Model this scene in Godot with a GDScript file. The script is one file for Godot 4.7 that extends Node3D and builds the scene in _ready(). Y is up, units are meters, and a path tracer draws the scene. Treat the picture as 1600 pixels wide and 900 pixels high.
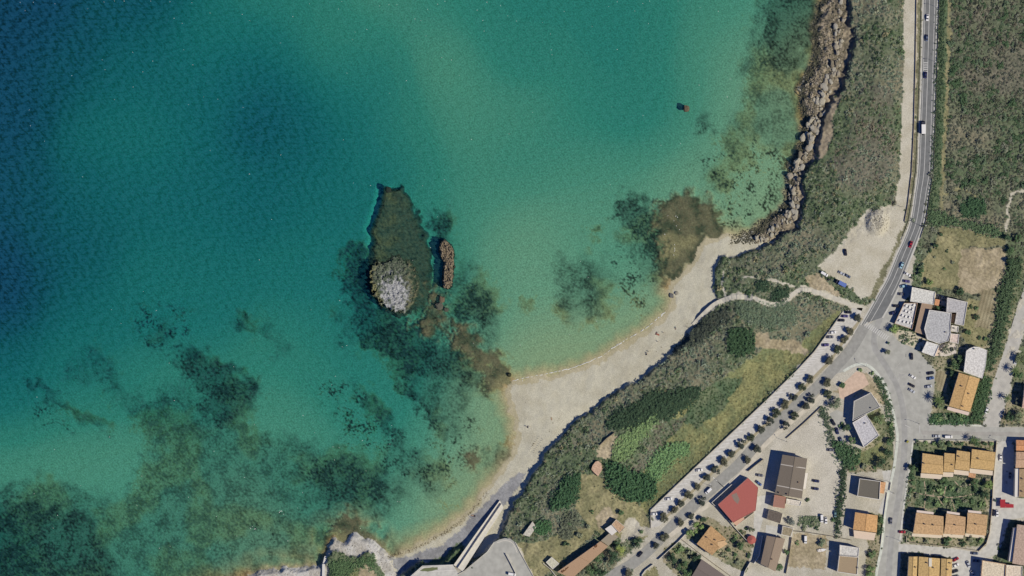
extends Node3D
# A coast seen straight down: sea with reefs, a sandy cove, scrub, an avenue of trees and the edge of a small town.
# Plan coordinates are given in units of 0.4 m, counted from the north-west corner of the site; pw() turns them into metres.

const U := 0.4                 # metres per plan unit
const EXPO := 1.1             # how bright a horizontal white surface gets under this sun and sky
const TOP := 9.0               # height of the town above the sea
const C := 1.6                 # grid step in plan units
const OX := -64.0
const OY := -64.0
const NX := 1081
const NY := 644
const HX := 541                # half-resolution grid for distances
const HY := 322

var rng := RandomNumberGenerator.new()
var mats := {}
var texs := {}
var names := {}
var hgt := PackedFloat32Array()
var cls := PackedByteArray()
var depth_small := PackedFloat32Array()
var n_big: PackedByteArray
var n_mid: PackedByteArray
var n_fine: PackedByteArray
var n_warp: PackedByteArray
var n_warp2: PackedByteArray

# ------------------------------------------------------------------ small helpers
func pw(x: float, y: float, h := 0.0) -> Vector3:
	return Vector3((x - 800.0) * U, h, (y - 450.0) * U)

func lin(r: float, g: float, b: float) -> Color:
	return Color(r / 255.0, g / 255.0, b / 255.0).srgb_to_linear()

func alb(r: float, g: float, b: float) -> Color:      # base colour (linear) of a surface that photographs as r g b in full sun
	var c := lin(r, g, b)
	return Color(minf(c.r / EXPO, 0.86), minf(c.g / EXPO, 0.86), minf(c.b / EXPO, 0.86))

func noise_tex(key: String, freq: float, lo: float, hi: float, octaves := 4) -> NoiseTexture2D:
	if not texs.has(key):
		var n := FastNoiseLite.new()
		n.seed = 11 + texs.size()
		n.frequency = freq
		n.fractal_octaves = octaves
		var t := NoiseTexture2D.new()
		t.width = 512
		t.height = 512
		t.seamless = true
		t.noise = n
		var g := Gradient.new()
		g.set_color(0, Color(lo, lo, lo))
		g.set_color(1, Color(hi, hi, hi))
		t.color_ramp = g
		texs[key] = t
	return texs[key]

func mat(r: float, g: float, b: float, rough := 0.9, grain := "", scale := 0.1, metal := 0.0) -> StandardMaterial3D:
	var key := "%d_%d_%d_%.2f_%s_%.3f_%.2f" % [r, g, b, rough, grain, scale, metal]
	if not mats.has(key):
		var m := StandardMaterial3D.new()
		m.albedo_color = alb(r, g, b).linear_to_srgb()
		m.roughness = rough
		m.metallic = metal
		m.metallic_specular = 0.3
		if grain != "":
			var c := alb(r, g, b)
			m.albedo_color = Color(minf(c.r * 1.28, 0.9), minf(c.g * 1.28, 0.9), minf(c.b * 1.28, 0.9)).linear_to_srgb()
			m.albedo_texture = {"grain": noise_tex("grain", 0.09, 0.8, 0.98), "blotch": noise_tex("blotch", 0.012, 0.84, 0.96, 6), "rough": noise_tex("rough", 0.12, 0.62, 1.0), "stain": noise_tex("stain", 0.022, 0.74, 1.0, 6)}[grain]
			m.uv1_triplanar = true
			m.uv1_world_triplanar = true
			m.uv1_scale = Vector3.ONE * scale
		mats[key] = m
	return mats[key]

func vmat(key: String, rough := 0.95, grain := "", scale := 0.05) -> StandardMaterial3D:   # takes its colour from the vertices or the copies
	if not mats.has(key):
		var m := StandardMaterial3D.new()
		m.vertex_color_use_as_albedo = true
		m.roughness = rough
		m.metallic_specular = 0.25
		if grain != "":
			m.albedo_color = Color(1.13, 1.13, 1.13)
			m.albedo_texture = noise_tex(grain, 0.11, {"ground_grain": 0.78, "bed_grain": 0.74, "rock_grain": 0.6}[grain], {"ground_grain": 1.0, "bed_grain": 1.06, "rock_grain": 1.1}[grain], 5)
			m.uv1_triplanar = true
			m.uv1_world_triplanar = true
			m.uv1_scale = Vector3.ONE * scale
		mats[key] = m
	return mats[key]

func numbered(called: String) -> String:
	var k: int = names.get(called, 0)
	names[called] = k + 1
	return called if k == 0 else "%s_%03d" % [called, k]

func tag(o: Node3D, label: String, category: String, group := "") -> Node3D:
	o.set_meta("label", label)
	if category != "":
		o.set_meta("category", category)
	if group != "":
		o.set_meta("group", group)
	return o

func thing(called: String, label: String, category: String, at: Vector3, turn := 0.0, group := "") -> Node3D:
	var o := Node3D.new()
	o.name = numbered(called)
	o.position = at
	o.rotation.y = turn
	tag(o, label, category, group)
	add_child(o)
	return o

func put(called: String, mesh: Mesh, m: Material, parent: Node3D = null) -> MeshInstance3D:
	var o := MeshInstance3D.new()
	o.mesh = mesh
	o.material_override = m
	if parent == null:
		o.name = numbered(called)
		add_child(o)
	else:
		var k := 0
		var base := called
		while parent.has_node(NodePath(called)):
			k += 1
			called = "%s_%03d" % [base, k]
		o.name = called
		parent.add_child(o, true)
	return o

func structure(called: String, mesh: Mesh, m: Material) -> MeshInstance3D:
	var o := put(called, mesh, m)
	o.set_meta("kind", "structure")
	return o

class MB:                       # collects faces and gives one mesh
	var v := PackedVector3Array()
	var n := PackedVector3Array()
	var c := PackedColorArray()
	func tri(a: Vector3, b: Vector3, d: Vector3) -> void:
		var k := (d - a).cross(b - a).normalized()
		v.append(a); v.append(b); v.append(d)
		n.append(k); n.append(k); n.append(k)
	func quad(a: Vector3, b: Vector3, d: Vector3, e: Vector3) -> void:
		tri(a, b, d)
		tri(a, d, e)
	func stri(a: Vector3, b: Vector3, d: Vector3, na: Vector3, nb: Vector3, nd: Vector3) -> void:
		v.append(a); v.append(b); v.append(d)
		n.append(na); n.append(nb); n.append(nd)
	func box(at: Vector3, s: Vector3, turn := 0.0, pitch := 0.0) -> void:
		var ba := Basis(Vector3.UP, turn) * Basis(Vector3.RIGHT, pitch)
		var p := []
		for i in 8:
			p.append(at + ba * (Vector3((i & 1) - 0.5, ((i >> 1) & 1) - 0.5, ((i >> 2) & 1) - 0.5) * s))
		quad(p[0], p[1], p[3], p[2]); quad(p[5], p[4], p[6], p[7])
		quad(p[4], p[0], p[2], p[6]); quad(p[1], p[5], p[7], p[3])
		quad(p[2], p[3], p[7], p[6]); quad(p[4], p[5], p[1], p[0])
	func prism(poly: PackedVector2Array, y0: float, y1: float, top := true) -> void:   # poly in x, z
		if Geometry2D.is_polygon_clockwise(poly):
			poly = poly.duplicate()
			poly.reverse()
		var k := poly.size()
		for i in k:
			var a := poly[i]
			var b := poly[(i + 1) % k]
			quad(Vector3(a.x, y0, a.y), Vector3(b.x, y0, b.y), Vector3(b.x, y1, b.y), Vector3(a.x, y1, a.y))
		if top:
			flat(poly, y1)
	func flat(poly: PackedVector2Array, y: float) -> void:
		var t := Geometry2D.triangulate_polygon(poly)
		for i in range(0, t.size(), 3):
			var a := poly[t[i]]
			var b := poly[t[i + 1]]
			var d := poly[t[i + 2]]
			if (b - a).cross(d - a) > 0:
				tri(Vector3(a.x, y, a.y), Vector3(b.x, y, b.y), Vector3(d.x, y, d.y))
			else:
				tri(Vector3(a.x, y, a.y), Vector3(d.x, y, d.y), Vector3(b.x, y, b.y))
	func tube(a: Vector3, b: Vector3, ra: float, rb: float, k := 6, cap := false) -> void:
		var d := (b - a).normalized()
		var s := d.cross(Vector3.RIGHT if absf(d.x) < 0.8 else Vector3.UP).normalized()
		var t := d.cross(s)
		for i in k:
			var e := TAU * i / k
			var f := TAU * (i + 1) / k
			var p := s * cos(e) + t * sin(e)
			var q := s * cos(f) + t * sin(f)
			stri(a + p * ra, a + q * ra, b + q * rb, p, q, q)
			stri(a + p * ra, b + q * rb, b + p * rb, p, q, p)
			if cap:
				tri(b, b + p * rb, b + q * rb)
				tri(a, a + q * ra, a + p * ra)
	func loft(rings: Array) -> void:     # rings of equal size, closed
		for i in rings.size() - 1:
			var a: Array = rings[i]
			var b: Array = rings[i + 1]
			for j in a.size():
				var j2 := (j + 1) % a.size()
				quad(a[j], a[j2], b[j2], b[j])
		for e in [0, rings.size() - 1]:
			var a: Array = rings[e]
			for j in range(1, a.size() - 1):
				if e == 0:
					tri(a[0], a[j + 1], a[j])
				else:
					tri(a[0], a[j], a[j + 1])
	func leaf(p: Vector3, nrm: Vector3, r: float, spin: float, shade: Vector3, col := Color(-1, 0, 0)) -> void:
		var s := nrm.cross(Vector3(0.31, 0.9, 0.2)).normalized()
		var t := nrm.cross(s)
		var a := (s * cos(spin) + t * sin(spin)) * r
		var b := (t * cos(spin) - s * sin(spin)) * r * 0.6
		stri(p - a, p + b, p + a, shade, shade, shade)
		stri(p - a, p + a, p - b, shade, shade, shade)
		if col.r >= 0:
			for i in 6:
				c.append(col)
	func done() -> ArrayMesh:
		var arr := []
		arr.resize(Mesh.ARRAY_MAX)
		arr[Mesh.ARRAY_VERTEX] = v
		arr[Mesh.ARRAY_NORMAL] = n
		if c.size() == v.size():
			arr[Mesh.ARRAY_COLOR] = c
		var m := ArrayMesh.new()
		if v.size():
			m.add_surface_from_arrays(Mesh.PRIMITIVE_TRIANGLES, arr)
		return m

func plan(a: Array) -> PackedVector2Array:           # flat list of plan coordinates
	var p := PackedVector2Array()
	for i in range(0, a.size(), 2):
		p.append(Vector2(a[i], a[i + 1]))
	return p

func metres(p: PackedVector2Array, from := Vector3.ZERO) -> PackedVector2Array:
	var o := PackedVector2Array()
	for q in p:
		o.append(Vector2((q.x - 800.0) * U - from.x, (q.y - 450.0) * U - from.z))
	return o

func smooth(p: PackedVector2Array, steps := 4, closed := true) -> PackedVector2Array:     # Catmull-Rom
	var o := PackedVector2Array()
	var k := p.size()
	for i in (k if closed else k - 1):
		var p0 := p[(i - 1 + k) % k] if closed or i > 0 else p[0]
		var p1 := p[i]
		var p2 := p[(i + 1) % k]
		var p3 := p[(i + 2) % k] if closed or i < k - 2 else p[k - 1]
		for s in steps:
			o.append(p1.cubic_interpolate(p2, p0, p3, float(s) / steps))
	if not closed:
		o.append(p[k - 1])
	return o

func ragged(p: PackedVector2Array, step: float, amount: float) -> PackedVector2Array:     # cuts the sides into pieces and unsettles them
	var o := PackedVector2Array()
	var k := p.size()
	for i in k:
		var a := p[i]
		var b := p[(i + 1) % k]
		var m := maxi(1, int(a.distance_to(b) / step))
		for j in m:
			o.append(a.lerp(b, float(j) / m) + Vector2(rng.randf_range(-amount, amount), rng.randf_range(-amount, amount)))
	return o

func strip(p: PackedVector2Array, w0: float, w1 := -1.0) -> PackedVector2Array:           # outline of a band along a line, widths in plan units
	if w1 < 0:
		w1 = w0
	var l := PackedVector2Array()
	var r := PackedVector2Array()
	for i in p.size():
		var d := (p[mini(i + 1, p.size() - 1)] - p[maxi(i - 1, 0)]).normalized()
		var nn := Vector2(-d.y, d.x) * lerpf(w0, w1, float(i) / (p.size() - 1)) * 0.5
		l.append(p[i] + nn)
		r.append(p[i] - nn)
	r.reverse()
	l.append_array(r)
	return l

func nimg(freq: float, seed_: int, oct := 4) -> PackedByteArray:
	var n := FastNoiseLite.new()
	n.seed = seed_
	n.frequency = freq
	n.fractal_octaves = oct
	return n.get_image(NX, NY).get_data()

func fill(buf: PackedByteArray, w: int, h: int, cell: float, poly: PackedVector2Array, value: int) -> void:
	var k := poly.size()
	var ymin := INF
	var ymax := -INF
	for q in poly:
		ymin = minf(ymin, q.y)
		ymax = maxf(ymax, q.y)
	for j in range(maxi(0, int((ymin - OY) / cell)), mini(h, int((ymax - OY) / cell) + 2)):
		var y := OY + j * cell
		var xs := []
		for i in k:
			var a := poly[i]
			var b := poly[(i + 1) % k]
			if (a.y <= y) != (b.y <= y):
				xs.append(a.x + (y - a.y) / (b.y - a.y) * (b.x - a.x))
		xs.sort()
		for s in range(0, xs.size() - 1, 2):
			var i0 := maxi(0, ceili((xs[s] - OX) / cell))
			var i1 := mini(w - 1, floori((xs[s + 1] - OX) / cell))
			for i in range(i0, i1 + 1):
				buf[j * w + i] = value

func distance_field(inside: PackedByteArray) -> PackedFloat32Array:      # signed distance in plan units on the half grid, + inside
	var cell := C * 2.0
	var o := PackedFloat32Array()
	o.resize(HX * HY)
	for side in 2:
		var d := PackedFloat32Array()
		d.resize(HX * HY)
		for i in HX * HY:
			d[i] = 0.0 if (inside[i] == 0) == (side == 0) else 1e6
		for j in HY:
			for i in HX:
				var k := j * HX + i
				var m := d[k]
				if m > 0.0:
					if i > 0: m = minf(m, d[k - 1] + 1.0)
					if j > 0:
						m = minf(m, d[k - HX] + 1.0)
						if i > 0: m = minf(m, d[k - HX - 1] + 1.414)
						if i < HX - 1: m = minf(m, d[k - HX + 1] + 1.414)
					d[k] = m
		for j in range(HY - 1, -1, -1):
			for i in range(HX - 1, -1, -1):
				var k := j * HX + i
				var m := d[k]
				if m > 0.0:
					if i < HX - 1: m = minf(m, d[k + 1] + 1.0)
					if j < HY - 1:
						m = minf(m, d[k + HX] + 1.0)
						if i > 0: m = minf(m, d[k + HX - 1] + 1.414)
						if i < HX - 1: m = minf(m, d[k + HX + 1] + 1.414)
					d[k] = m
		for i in HX * HY:
			if side == 0:
				o[i] += maxf(0.0, d[i] - 0.5) * cell
			else:
				o[i] -= maxf(0.0, d[i] - 0.5) * cell
	return o

func blurred(src: PackedByteArray, r: int) -> PackedFloat32Array:       # box blur of a 0/1 mask on the half grid, 0..1
	var o := PackedFloat32Array()
	o.resize(HX * HY)
	for j in HY:
		var run := 0.0
		for i in range(-r, HX):
			run += src[j * HX + mini(i + r, HX - 1)]
			if i - r - 1 >= 0:
				run -= src[j * HX + clampi(i - r - 1, 0, HX - 1)]
			if i >= 0:
				o[j * HX + i] = run / (2.0 * r + 1.0)
	var q := PackedFloat32Array()
	q.resize(HX * HY)
	for i in HX:
		var run := 0.0
		for j in range(-r, HY):
			run += o[mini(j + r, HY - 1) * HX + i]
			if j - r - 1 >= 0:
				run -= o[clampi(j - r - 1, 0, HY - 1) * HX + i]
			if j >= 0:
				q[j * HX + i] = clampf(run / (2.0 * r + 1.0), 0.0, 1.0)
	return q

func half(f: PackedFloat32Array, x: float, y: float) -> float:           # bilinear look-up in half-grid cells
	x = clampf(x, 0.0, HX - 1.001)
	y = clampf(y, 0.0, HY - 1.001)
	var i := int(x)
	var j := int(y)
	var k := j * HX + i
	var fx := x - i
	return lerpf(lerpf(f[k], f[k + 1], fx), lerpf(f[k + HX], f[k + HX + 1], fx), y - j)

func ground(x: float, y: float) -> float:                                 # height of the ground at a plan point
	var gx := clampf((x - OX) / C, 0.0, NX - 1.001)
	var gy := clampf((y - OY) / C, 0.0, NY - 1.001)
	var i := int(gx)
	var j := int(gy)
	var k := j * NX + i
	var fx := gx - i
	return lerpf(lerpf(hgt[k], hgt[k + 1], fx), lerpf(hgt[k + NX], hgt[k + NX + 1], fx), gy - j)

func kind_at(x: float, y: float) -> int:
	return cls[clampi(int((y - OY) / C + 0.5), 0, NY - 1) * NX + clampi(int((x - OX) / C + 0.5), 0, NX - 1)]

func masks(list: Array) -> PackedByteArray:
	var b := PackedByteArray()
	b.resize(HX * HY)
	for a in list:
		fill(b, HX, HY, C * 2.0, a, 1)
	return b

func pal(table: Array, d: float) -> Color:                                # colour by depth, linear
	var i := 0
	while i < table.size() - 2 and table[i + 1][0] < d:
		i += 1
	var a: Array = table[i]
	var b: Array = table[i + 1]
	var t := clampf((d - a[0]) / (b[0] - a[0]), 0.0, 1.0)
	return lin(a[1], a[2], a[3]).lerp(lin(b[1], b[2], b[3]), t)

func _ready() -> void:
	rng.seed = 4
	var cam := Camera3D.new()
	cam.name = "camera"
	cam.position = Vector3(0, TOP + 2500.0, 0)
	cam.rotation_degrees = Vector3(-90, 0, 0)
	cam.fov = rad_to_deg(2.0 * atan(180.0 / 2500.0))
	cam.near = 50.0
	cam.far = 9000.0
	add_child(cam)
	var env := Environment.new()
	env.background_mode = Environment.BG_SKY
	var sky := Sky.new()
	var sm := ProceduralSkyMaterial.new()
	sm.sky_top_color = Color(0.22, 0.38, 0.72)
	sm.sky_horizon_color = Color(0.55, 0.66, 0.82)
	sm.sky_curve = 0.18
	sm.ground_bottom_color = Color(0.2, 0.25, 0.25)
	sm.ground_horizon_color = Color(0.5, 0.58, 0.66)
	sm.sun_angle_max = 4.0
	sky.sky_material = sm
	env.sky = sky
	env.background_energy_multiplier = 0.55
	env.tonemap_mode = Environment.TONE_MAPPER_LINEAR
	env.tonemap_exposure = 1.1
	env.sdfgi_enabled = true
	env.ssao_enabled = true
	env.ssil_enabled = true
	var we := WorldEnvironment.new()
	we.name = "environment"
	we.environment = env
	add_child(we)
	var sun := DirectionalLight3D.new()
	sun.name = "sun"
	sun.light_energy = 1.5
	sun.light_color = Color(1.0, 0.965, 0.9)
	sun.light_angular_distance = 0.5
	sun.shadow_enabled = true
	sun.look_at_from_position(Vector3.ZERO, Vector3(-0.93, -1.02, -0.37))
	add_child(sun)
	land_cover()
	shape_land()
	ground_and_sea()
	streets()
	town()
	rocks()
	foam()
	heath()
	thickets()
	greenery()
	traffic()
	small_things()

# ------------------------------------------------------------------ the lie of the land
const COAST := [1292, -70, 1286, -10, 1282, 0, 1276, 25, 1270, 45, 1276, 70, 1272, 95, 1258, 118, 1251, 135, 1254, 175, 1254, 220, 1243, 240, 1236, 252, 1231, 280, 1229, 312, 1212, 330, 1196, 344, 1180, 358, 1165, 364, 1145, 366, 1127, 367, 1105, 375, 1090, 387, 1083, 402, 1078, 416, 1068, 426, 1049, 440, 1045, 458, 1052, 470, 1040, 490, 1020, 508, 996, 524, 968, 540, 944, 557, 912, 571, 880, 581, 840, 589, 800, 597, 792, 604, 791, 620, 796, 642, 805, 665, 806, 685, 798, 710, 777, 740, 752, 772, 730, 801, 699, 825, 655, 850, 620, 867, 606, 868, 598, 858, 588, 848, 576, 844, 566, 840, 556, 832, 549, 833, 543, 842, 532, 846, 519, 842, 513, 850, 510, 860, 505, 872, 500, 884, 480, 886, 452, 888, 420, 892, 395, 899, 380, 970, 1670, 970, 1670, -70]
const BLUFF := [1331, -70, 1329, 0, 1328, 30, 1334, 57, 1336, 66, 1333, 84, 1327, 98, 1324, 115, 1319, 134, 1303, 152, 1291, 168, 1286, 186, 1283, 208, 1279, 232, 1275, 246, 1265, 256, 1256, 275, 1256, 297, 1258, 307, 1255, 323, 1251, 345, 1250, 355, 1236, 357, 1224, 364, 1208, 381, 1192, 384, 1174, 390, 1157, 396, 1145, 402, 1126, 403, 1118, 420, 1118, 440, 1119, 470, 1103, 490, 1088, 510, 1076, 528, 1058, 541, 1046, 557, 1033, 569, 1003, 592, 962, 613, 928, 638, 911, 652, 894, 664, 872, 689, 857, 703, 848, 724, 830, 746, 816, 772, 799, 792, 792, 812, 780, 838, 764, 858, 748, 870, 728, 878, 716, 872, 727, 853, 697, 870, 678, 882, 655, 879, 642, 885, 624, 902, 618, 970, 1670, 970, 1670, -70]
const CAPE := [511, 872, 520, 862, 533, 865, 545, 872, 560, 871, 575, 863, 583, 868, 590, 880, 600, 900, 603, 970, 508, 970]
const WALL_LINE := [1017, 825, 1017, 797, 1050, 765, 1110, 708, 1160, 661, 1198, 625, 1244, 580, 1272, 550, 1296, 517, 1317, 487]
const DEPTHS := [0, 0, 17, 60, 60, 15, 0, 150, 15, 0, 300, 14, 0, 450, 16, 0, 560, 10, 0, 620, 7, 0, 700, 3.6, 0, 760, 3, 100, 100, 11, 200, 0, 12, 200, 100, 9, 150, 200, 8, 200, 200, 7, 100, 300, 10, 100, 400, 11, 100, 500, 8, 100, 580, 6, 100, 640, 4.5, 100, 710, 2.8, 200, 300, 8.5, 300, 50, 7, 300, 150, 8.5, 300, 300, 8.5, 200, 450, 7, 300, 400, 7.5, 200, 600, 5, 200, 700, 3, 300, 480, 6, 300, 620, 4, 300, 760, 3, 410, 190, 12, 400, 0, 5, 480, 60, 4.5, 400, 100, 9, 400, 300, 9, 480, 200, 8.5, 500, 300, 7.5, 460, 420, 6.5, 450, 540, 4.5, 450, 620, 3.5, 450, 700, 3, 560, 100, 4.6, 560, 150, 6.4, 600, 250, 6.5, 640, 200, 4, 700, 100, 2.9, 720, 200, 3.1, 700, 300, 4, 600, 0, 3.5, 700, 0, 4, 800, 0, 5, 800, 80, 4.5, 800, 180, 3.3, 800, 250, 3.8, 760, 330, 2.8, 830, 380, 2.1, 820, 440, 2.1, 900, 200, 4, 900, 280, 3.3, 900, 330, 2.6, 900, 380, 2.5, 1000, 60, 5, 1000, 150, 5, 1000, 200, 4.5, 980, 270, 2.8, 1060, 120, 4, 1060, 200, 3.6, 1060, 270, 1.8, 1100, 100, 2.5, 1100, 0, 4, 1160, 0, 3, 1150, 50, 2.6, 1140, 160, 2.1, 1120, 230, 2, 1110, 330, 2, 1180, 280, 1.7, 1200, 340, 1.1, 950, 350, 2.6, 960, 420, 3, 940, 460, 2.5, 860, 470, 2.1, 820, 520, 1.4, 850, 560, 0.9, 900, 540, 1.1, 960, 510, 1, 1000, 490, 0.9, 780, 480, 2.5, 720, 470, 3.2, 560, 600, 5, 620, 640, 5, 540, 680, 3.6, 640, 700, 3.2, 700, 680, 2.6, 740, 640, 1.8, 770, 650, 1.1, 760, 700, 1, 720, 760, 1.1, 690, 800, 1.2, 640, 820, 2, 590, 800, 3, 540, 760, 3.5, 480, 780, 3.5, 400, 820, 2.5, 300, 860, 3, 200, 850, 3, 100, 850, 3.6, 30, 850, 3.8, 440, 870, 1.5, 520, 470, 6, 520, 540, 5, 640, 400, 5, 660, 540, 4, 1230, 100, 1.2, 1200, 200, 1.6, -64, 60, 18, -64, 450, 17, -64, 850, 7]
const BRIGHT := [[0, 164, 157, 122], [0.5, 143, 149, 112], [1, 122, 146, 111], [2, 92, 139, 112], [3, 66, 128, 107], [4, 45, 117, 102], [6, 28, 103, 98], [8, 21, 94, 95], [11, 18, 80, 91], [15, 18, 68, 90], [20, 17, 56, 84]]
const DARK := [[0, 54, 54, 40], [1, 40, 52, 40], [2, 30, 49, 42], [3, 21, 45, 44], [5, 13, 41, 46], [8, 12, 46, 59], [12, 13, 50, 76], [20, 13, 50, 82]]

const ROADS := [[1443, -70, 1466, -70, 1466, 0, 1460, 200, 1452, 300, 1444, 350, 1426, 400, 1426, 450, 1412, 473, 1397, 506, 1403, 533, 1432, 546, 1462, 580, 1455, 640, 1451, 664, 1680, 668, 1680, 692, 1426, 690, 1411, 795, 1403, 970, 1362, 970, 1382, 800, 1396, 730, 1399, 668, 1382, 607, 1355, 574, 1320, 580, 1298, 600, 1284, 618, 1240, 656, 1196, 694, 1140, 756, 1030, 850, 968, 910, 930, 950, 900, 950, 960, 885, 1014, 835, 1017, 797, 1050, 765, 1110, 708, 1160, 661, 1198, 625, 1244, 580, 1272, 550, 1296, 517, 1317, 487, 1352, 482, 1370, 460, 1400, 393, 1422, 345, 1434, 265, 1440, 135],
	[1630, 390, 1612, 422, 1585, 495, 1563, 565, 1545, 620, 1536, 668, 1560, 668, 1579, 604, 1592, 543, 1650, 400],
	[1556, 689, 1584, 690, 1584, 776, 1680, 782, 1680, 812, 1576, 812, 1558, 866, 1530, 905, 1530, 970, 1486, 970, 1487, 872, 1432, 864, 1403, 862, 1403, 848, 1490, 856, 1540, 852, 1552, 735],
	[772, 847, 788, 841, 806, 847, 836, 905, 836, 970, 620, 970, 640, 903, 660, 885, 708, 883, 725, 893, 761, 863]]

# what covers the ground: 0 sea bed, then
enum {SEA, SAND, PEBBLE, ROCK, WHITEROCK, SCRUB, BROWN, YELLOW, GREEN, DIRT, TRACK, LOT, TILLED, GARDEN, TOWN, DRY, VERGE, WETSAND}
const COVER := {            # two tones each, as seen in sun
	SAND: [184, 181, 161, 175, 171, 150],
	PEBBLE: [148, 149, 148, 128, 129, 129],
	ROCK: [150, 139, 118, 106, 100, 86],
	WHITEROCK: [186, 185, 178, 164, 161, 151],
	SCRUB: [98, 106, 84, 122, 122, 102],
	BROWN: [101, 102, 87, 114, 111, 96],
	YELLOW: [133, 133, 92, 110, 118, 84],
	GREEN: [84, 102, 76, 102, 112, 86],
	DIRT: [166, 155, 130, 146, 136, 110],
	TRACK: [186, 182, 165, 174, 169, 150],
	LOT: [186, 182, 168, 176, 172, 158],
	TILLED: [146, 139, 113, 126, 118, 94],
	GARDEN: [112, 115, 90, 152, 145, 120],
	TOWN: [180, 176, 162, 165, 161, 145],
	DRY: [144, 139, 105, 120, 119, 88],
	VERGE: [130, 128, 102, 112, 112, 88],
	WETSAND: [172, 165, 138, 164, 157, 128]}

func land_cover() -> void:
	var b := cls
	var f := func(kind: int, a: Array) -> void: fill(cls, NX, NY, C, plan(a), kind)
	b.resize(NX * NY)
	cls = b
	fill(cls, NX, NY, C, smooth(plan(COAST), 3), SAND)
	f.call(ROCK, [1294, -70, 1270, 45, 1258, 118, 1240, 240, 1226, 312, 1180, 352, 1165, 366, 1200, 378, 1240, 370, 1345, 60, 1345, -70])
	f.call(PEBBLE, [612, 874, 640, 872, 690, 852, 728, 818, 768, 776, 796, 750, 812, 738, 824, 740, 800, 775, 790, 790, 750, 822, 728, 850, 697, 868, 650, 890, 620, 900])
	f.call(WHITEROCK, [505, 838, 560, 826, 585, 838, 607, 860, 618, 900, 618, 970, 490, 970, 380, 970, 395, 890, 440, 884, 498, 880])
	f.call(SAND, [1180, 362, 1127, 364, 1100, 378, 1078, 412, 1046, 440, 1046, 462, 1060, 474, 1078, 474, 1100, 440, 1116, 405, 1160, 385])
	fill(cls, NX, NY, C, plan(BLUFF), SCRUB)
	fill(cls, NX, NY, C, plan(CAPE), GREEN)
	f.call(YELLOW, [540, 905, 555, 888, 575, 882, 586, 900, 586, 970, 535, 970])
	f.call(DIRT, [561, 900, 562, 884, 572, 880, 582, 886, 588, 905, 590, 970, 560, 970])
	# the heath behind the northern cliff
	f.call(BROWN, [1350, 130, 1395, 140, 1400, 240, 1380, 290, 1340, 300, 1310, 280, 1300, 240, 1330, 190])
	f.call(ROCK, [1284, 178, 1306, 150, 1316, 138, 1312, 160, 1302, 180, 1300, 215, 1292, 238, 1276, 250, 1281, 215])
	f.call(TRACK, [1414, -70, 1412, 0, 1412, 100, 1408, 200, 1404, 280, 1398, 320, 1356, 326, 1340, 346, 1318, 372, 1302, 396, 1280, 414, 1286, 426, 1316, 441, 1332, 456, 1346, 466, 1360, 462, 1372, 430, 1392, 398, 1408, 366, 1415, 335, 1424, 280, 1428, 200, 1432, 100, 1433, -70])
	f.call(BROWN, [1382, 312, 1388, 302, 1398, 300, 1400, 316, 1392, 322])
	f.call(VERGE, [1434, -70, 1433, 60, 1430, 160, 1425, 270, 1414, 345, 1440, 345, 1444, 160, 1445, -70])
	f.call(VERGE, [1410, 350, 1424, 345, 1404, 392, 1370, 458, 1352, 472, 1362, 458, 1372, 430, 1392, 398])
	f.call(DIRT, [1258, 432, 1276, 424, 1300, 446, 1316, 462, 1290, 462, 1264, 450])
	# east of the road
	f.call(SCRUB, [1466, -70, 1670, -70, 1670, 420, 1440, 420, 1456, 300])
	f.call(BROWN, [1488, 20, 1600, 0, 1670, 60, 1670, 180, 1560, 170, 1530, 210, 1495, 170])
	f.call(GREEN, [1466, -70, 1482, -70, 1478, 120, 1472, 250, 1466, 330, 1448, 330, 1458, 270, 1462, 130])
	fill(cls, NX, NY, C, strip(plan([1487, -70, 1484, 0, 1481, 100, 1477, 200, 1473, 270, 1471, 328]), 5.5), DRY)
	fill(cls, NX, NY, C, strip(smooth(plan([1572, 362, 1576, 320, 1582, 304, 1596, 298, 1670, 300]), 4, false), 4.0), TRACK)
	fill(cls, NX, NY, C, strip(smooth(plan([1474, 304, 1490, 300, 1502, 294, 1514, 300, 1526, 306]), 4, false), 2.6), DRY)
	f.call(DRY, [1468, 352, 1500, 356, 1540, 366, 1572, 376, 1570, 384, 1500, 388, 1498, 455, 1440, 446, 1440, 410, 1462, 380])
	f.call(DIRT, [1500, 389, 1570, 388, 1573, 420, 1571, 445, 1540, 455, 1520, 464, 1497, 450])
	f.call(TILLED, [1536, 450, 1560, 456, 1556, 500, 1548, 515, 1522, 510, 1530, 470])
	f.call(DRY, [1510, 470, 1530, 470, 1522, 510, 1548, 515, 1540, 550, 1512, 540, 1500, 520])
	f.call(GARDEN, [1574, 440, 1592, 420, 1600, 380, 1600, 440, 1572, 560, 1552, 600, 1536, 660, 1452, 662, 1458, 560, 1500, 540, 1550, 540])
	# meadow below the promenade
	f.call(YELLOW, [1018, 800, 1050, 764, 1110, 706, 1160, 659, 1244, 578, 1268, 552, 1238, 542, 1195, 545, 1172, 562, 1130, 592, 1095, 612, 1062, 640, 1022, 690, 1002, 750, 1000, 806])
	f.call(GREEN, [1095, 612, 1130, 592, 1160, 590, 1130, 640, 1090, 670, 1062, 660])
	f.call(BROWN, [1028, 662, 1075, 648, 1064, 668, 1040, 690, 1020, 720, 1000, 738, 984, 734, 1008, 720, 1014, 690])
	f.call(DIRT, [1180, 522, 1196, 516, 1200, 530, 1240, 530, 1266, 548, 1258, 554, 1225, 546, 1180, 544])
	f.call(DRY, [905, 740, 935, 742, 970, 760, 1005, 795, 1018, 825, 1012, 842, 960, 842, 930, 830, 900, 800])
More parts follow.
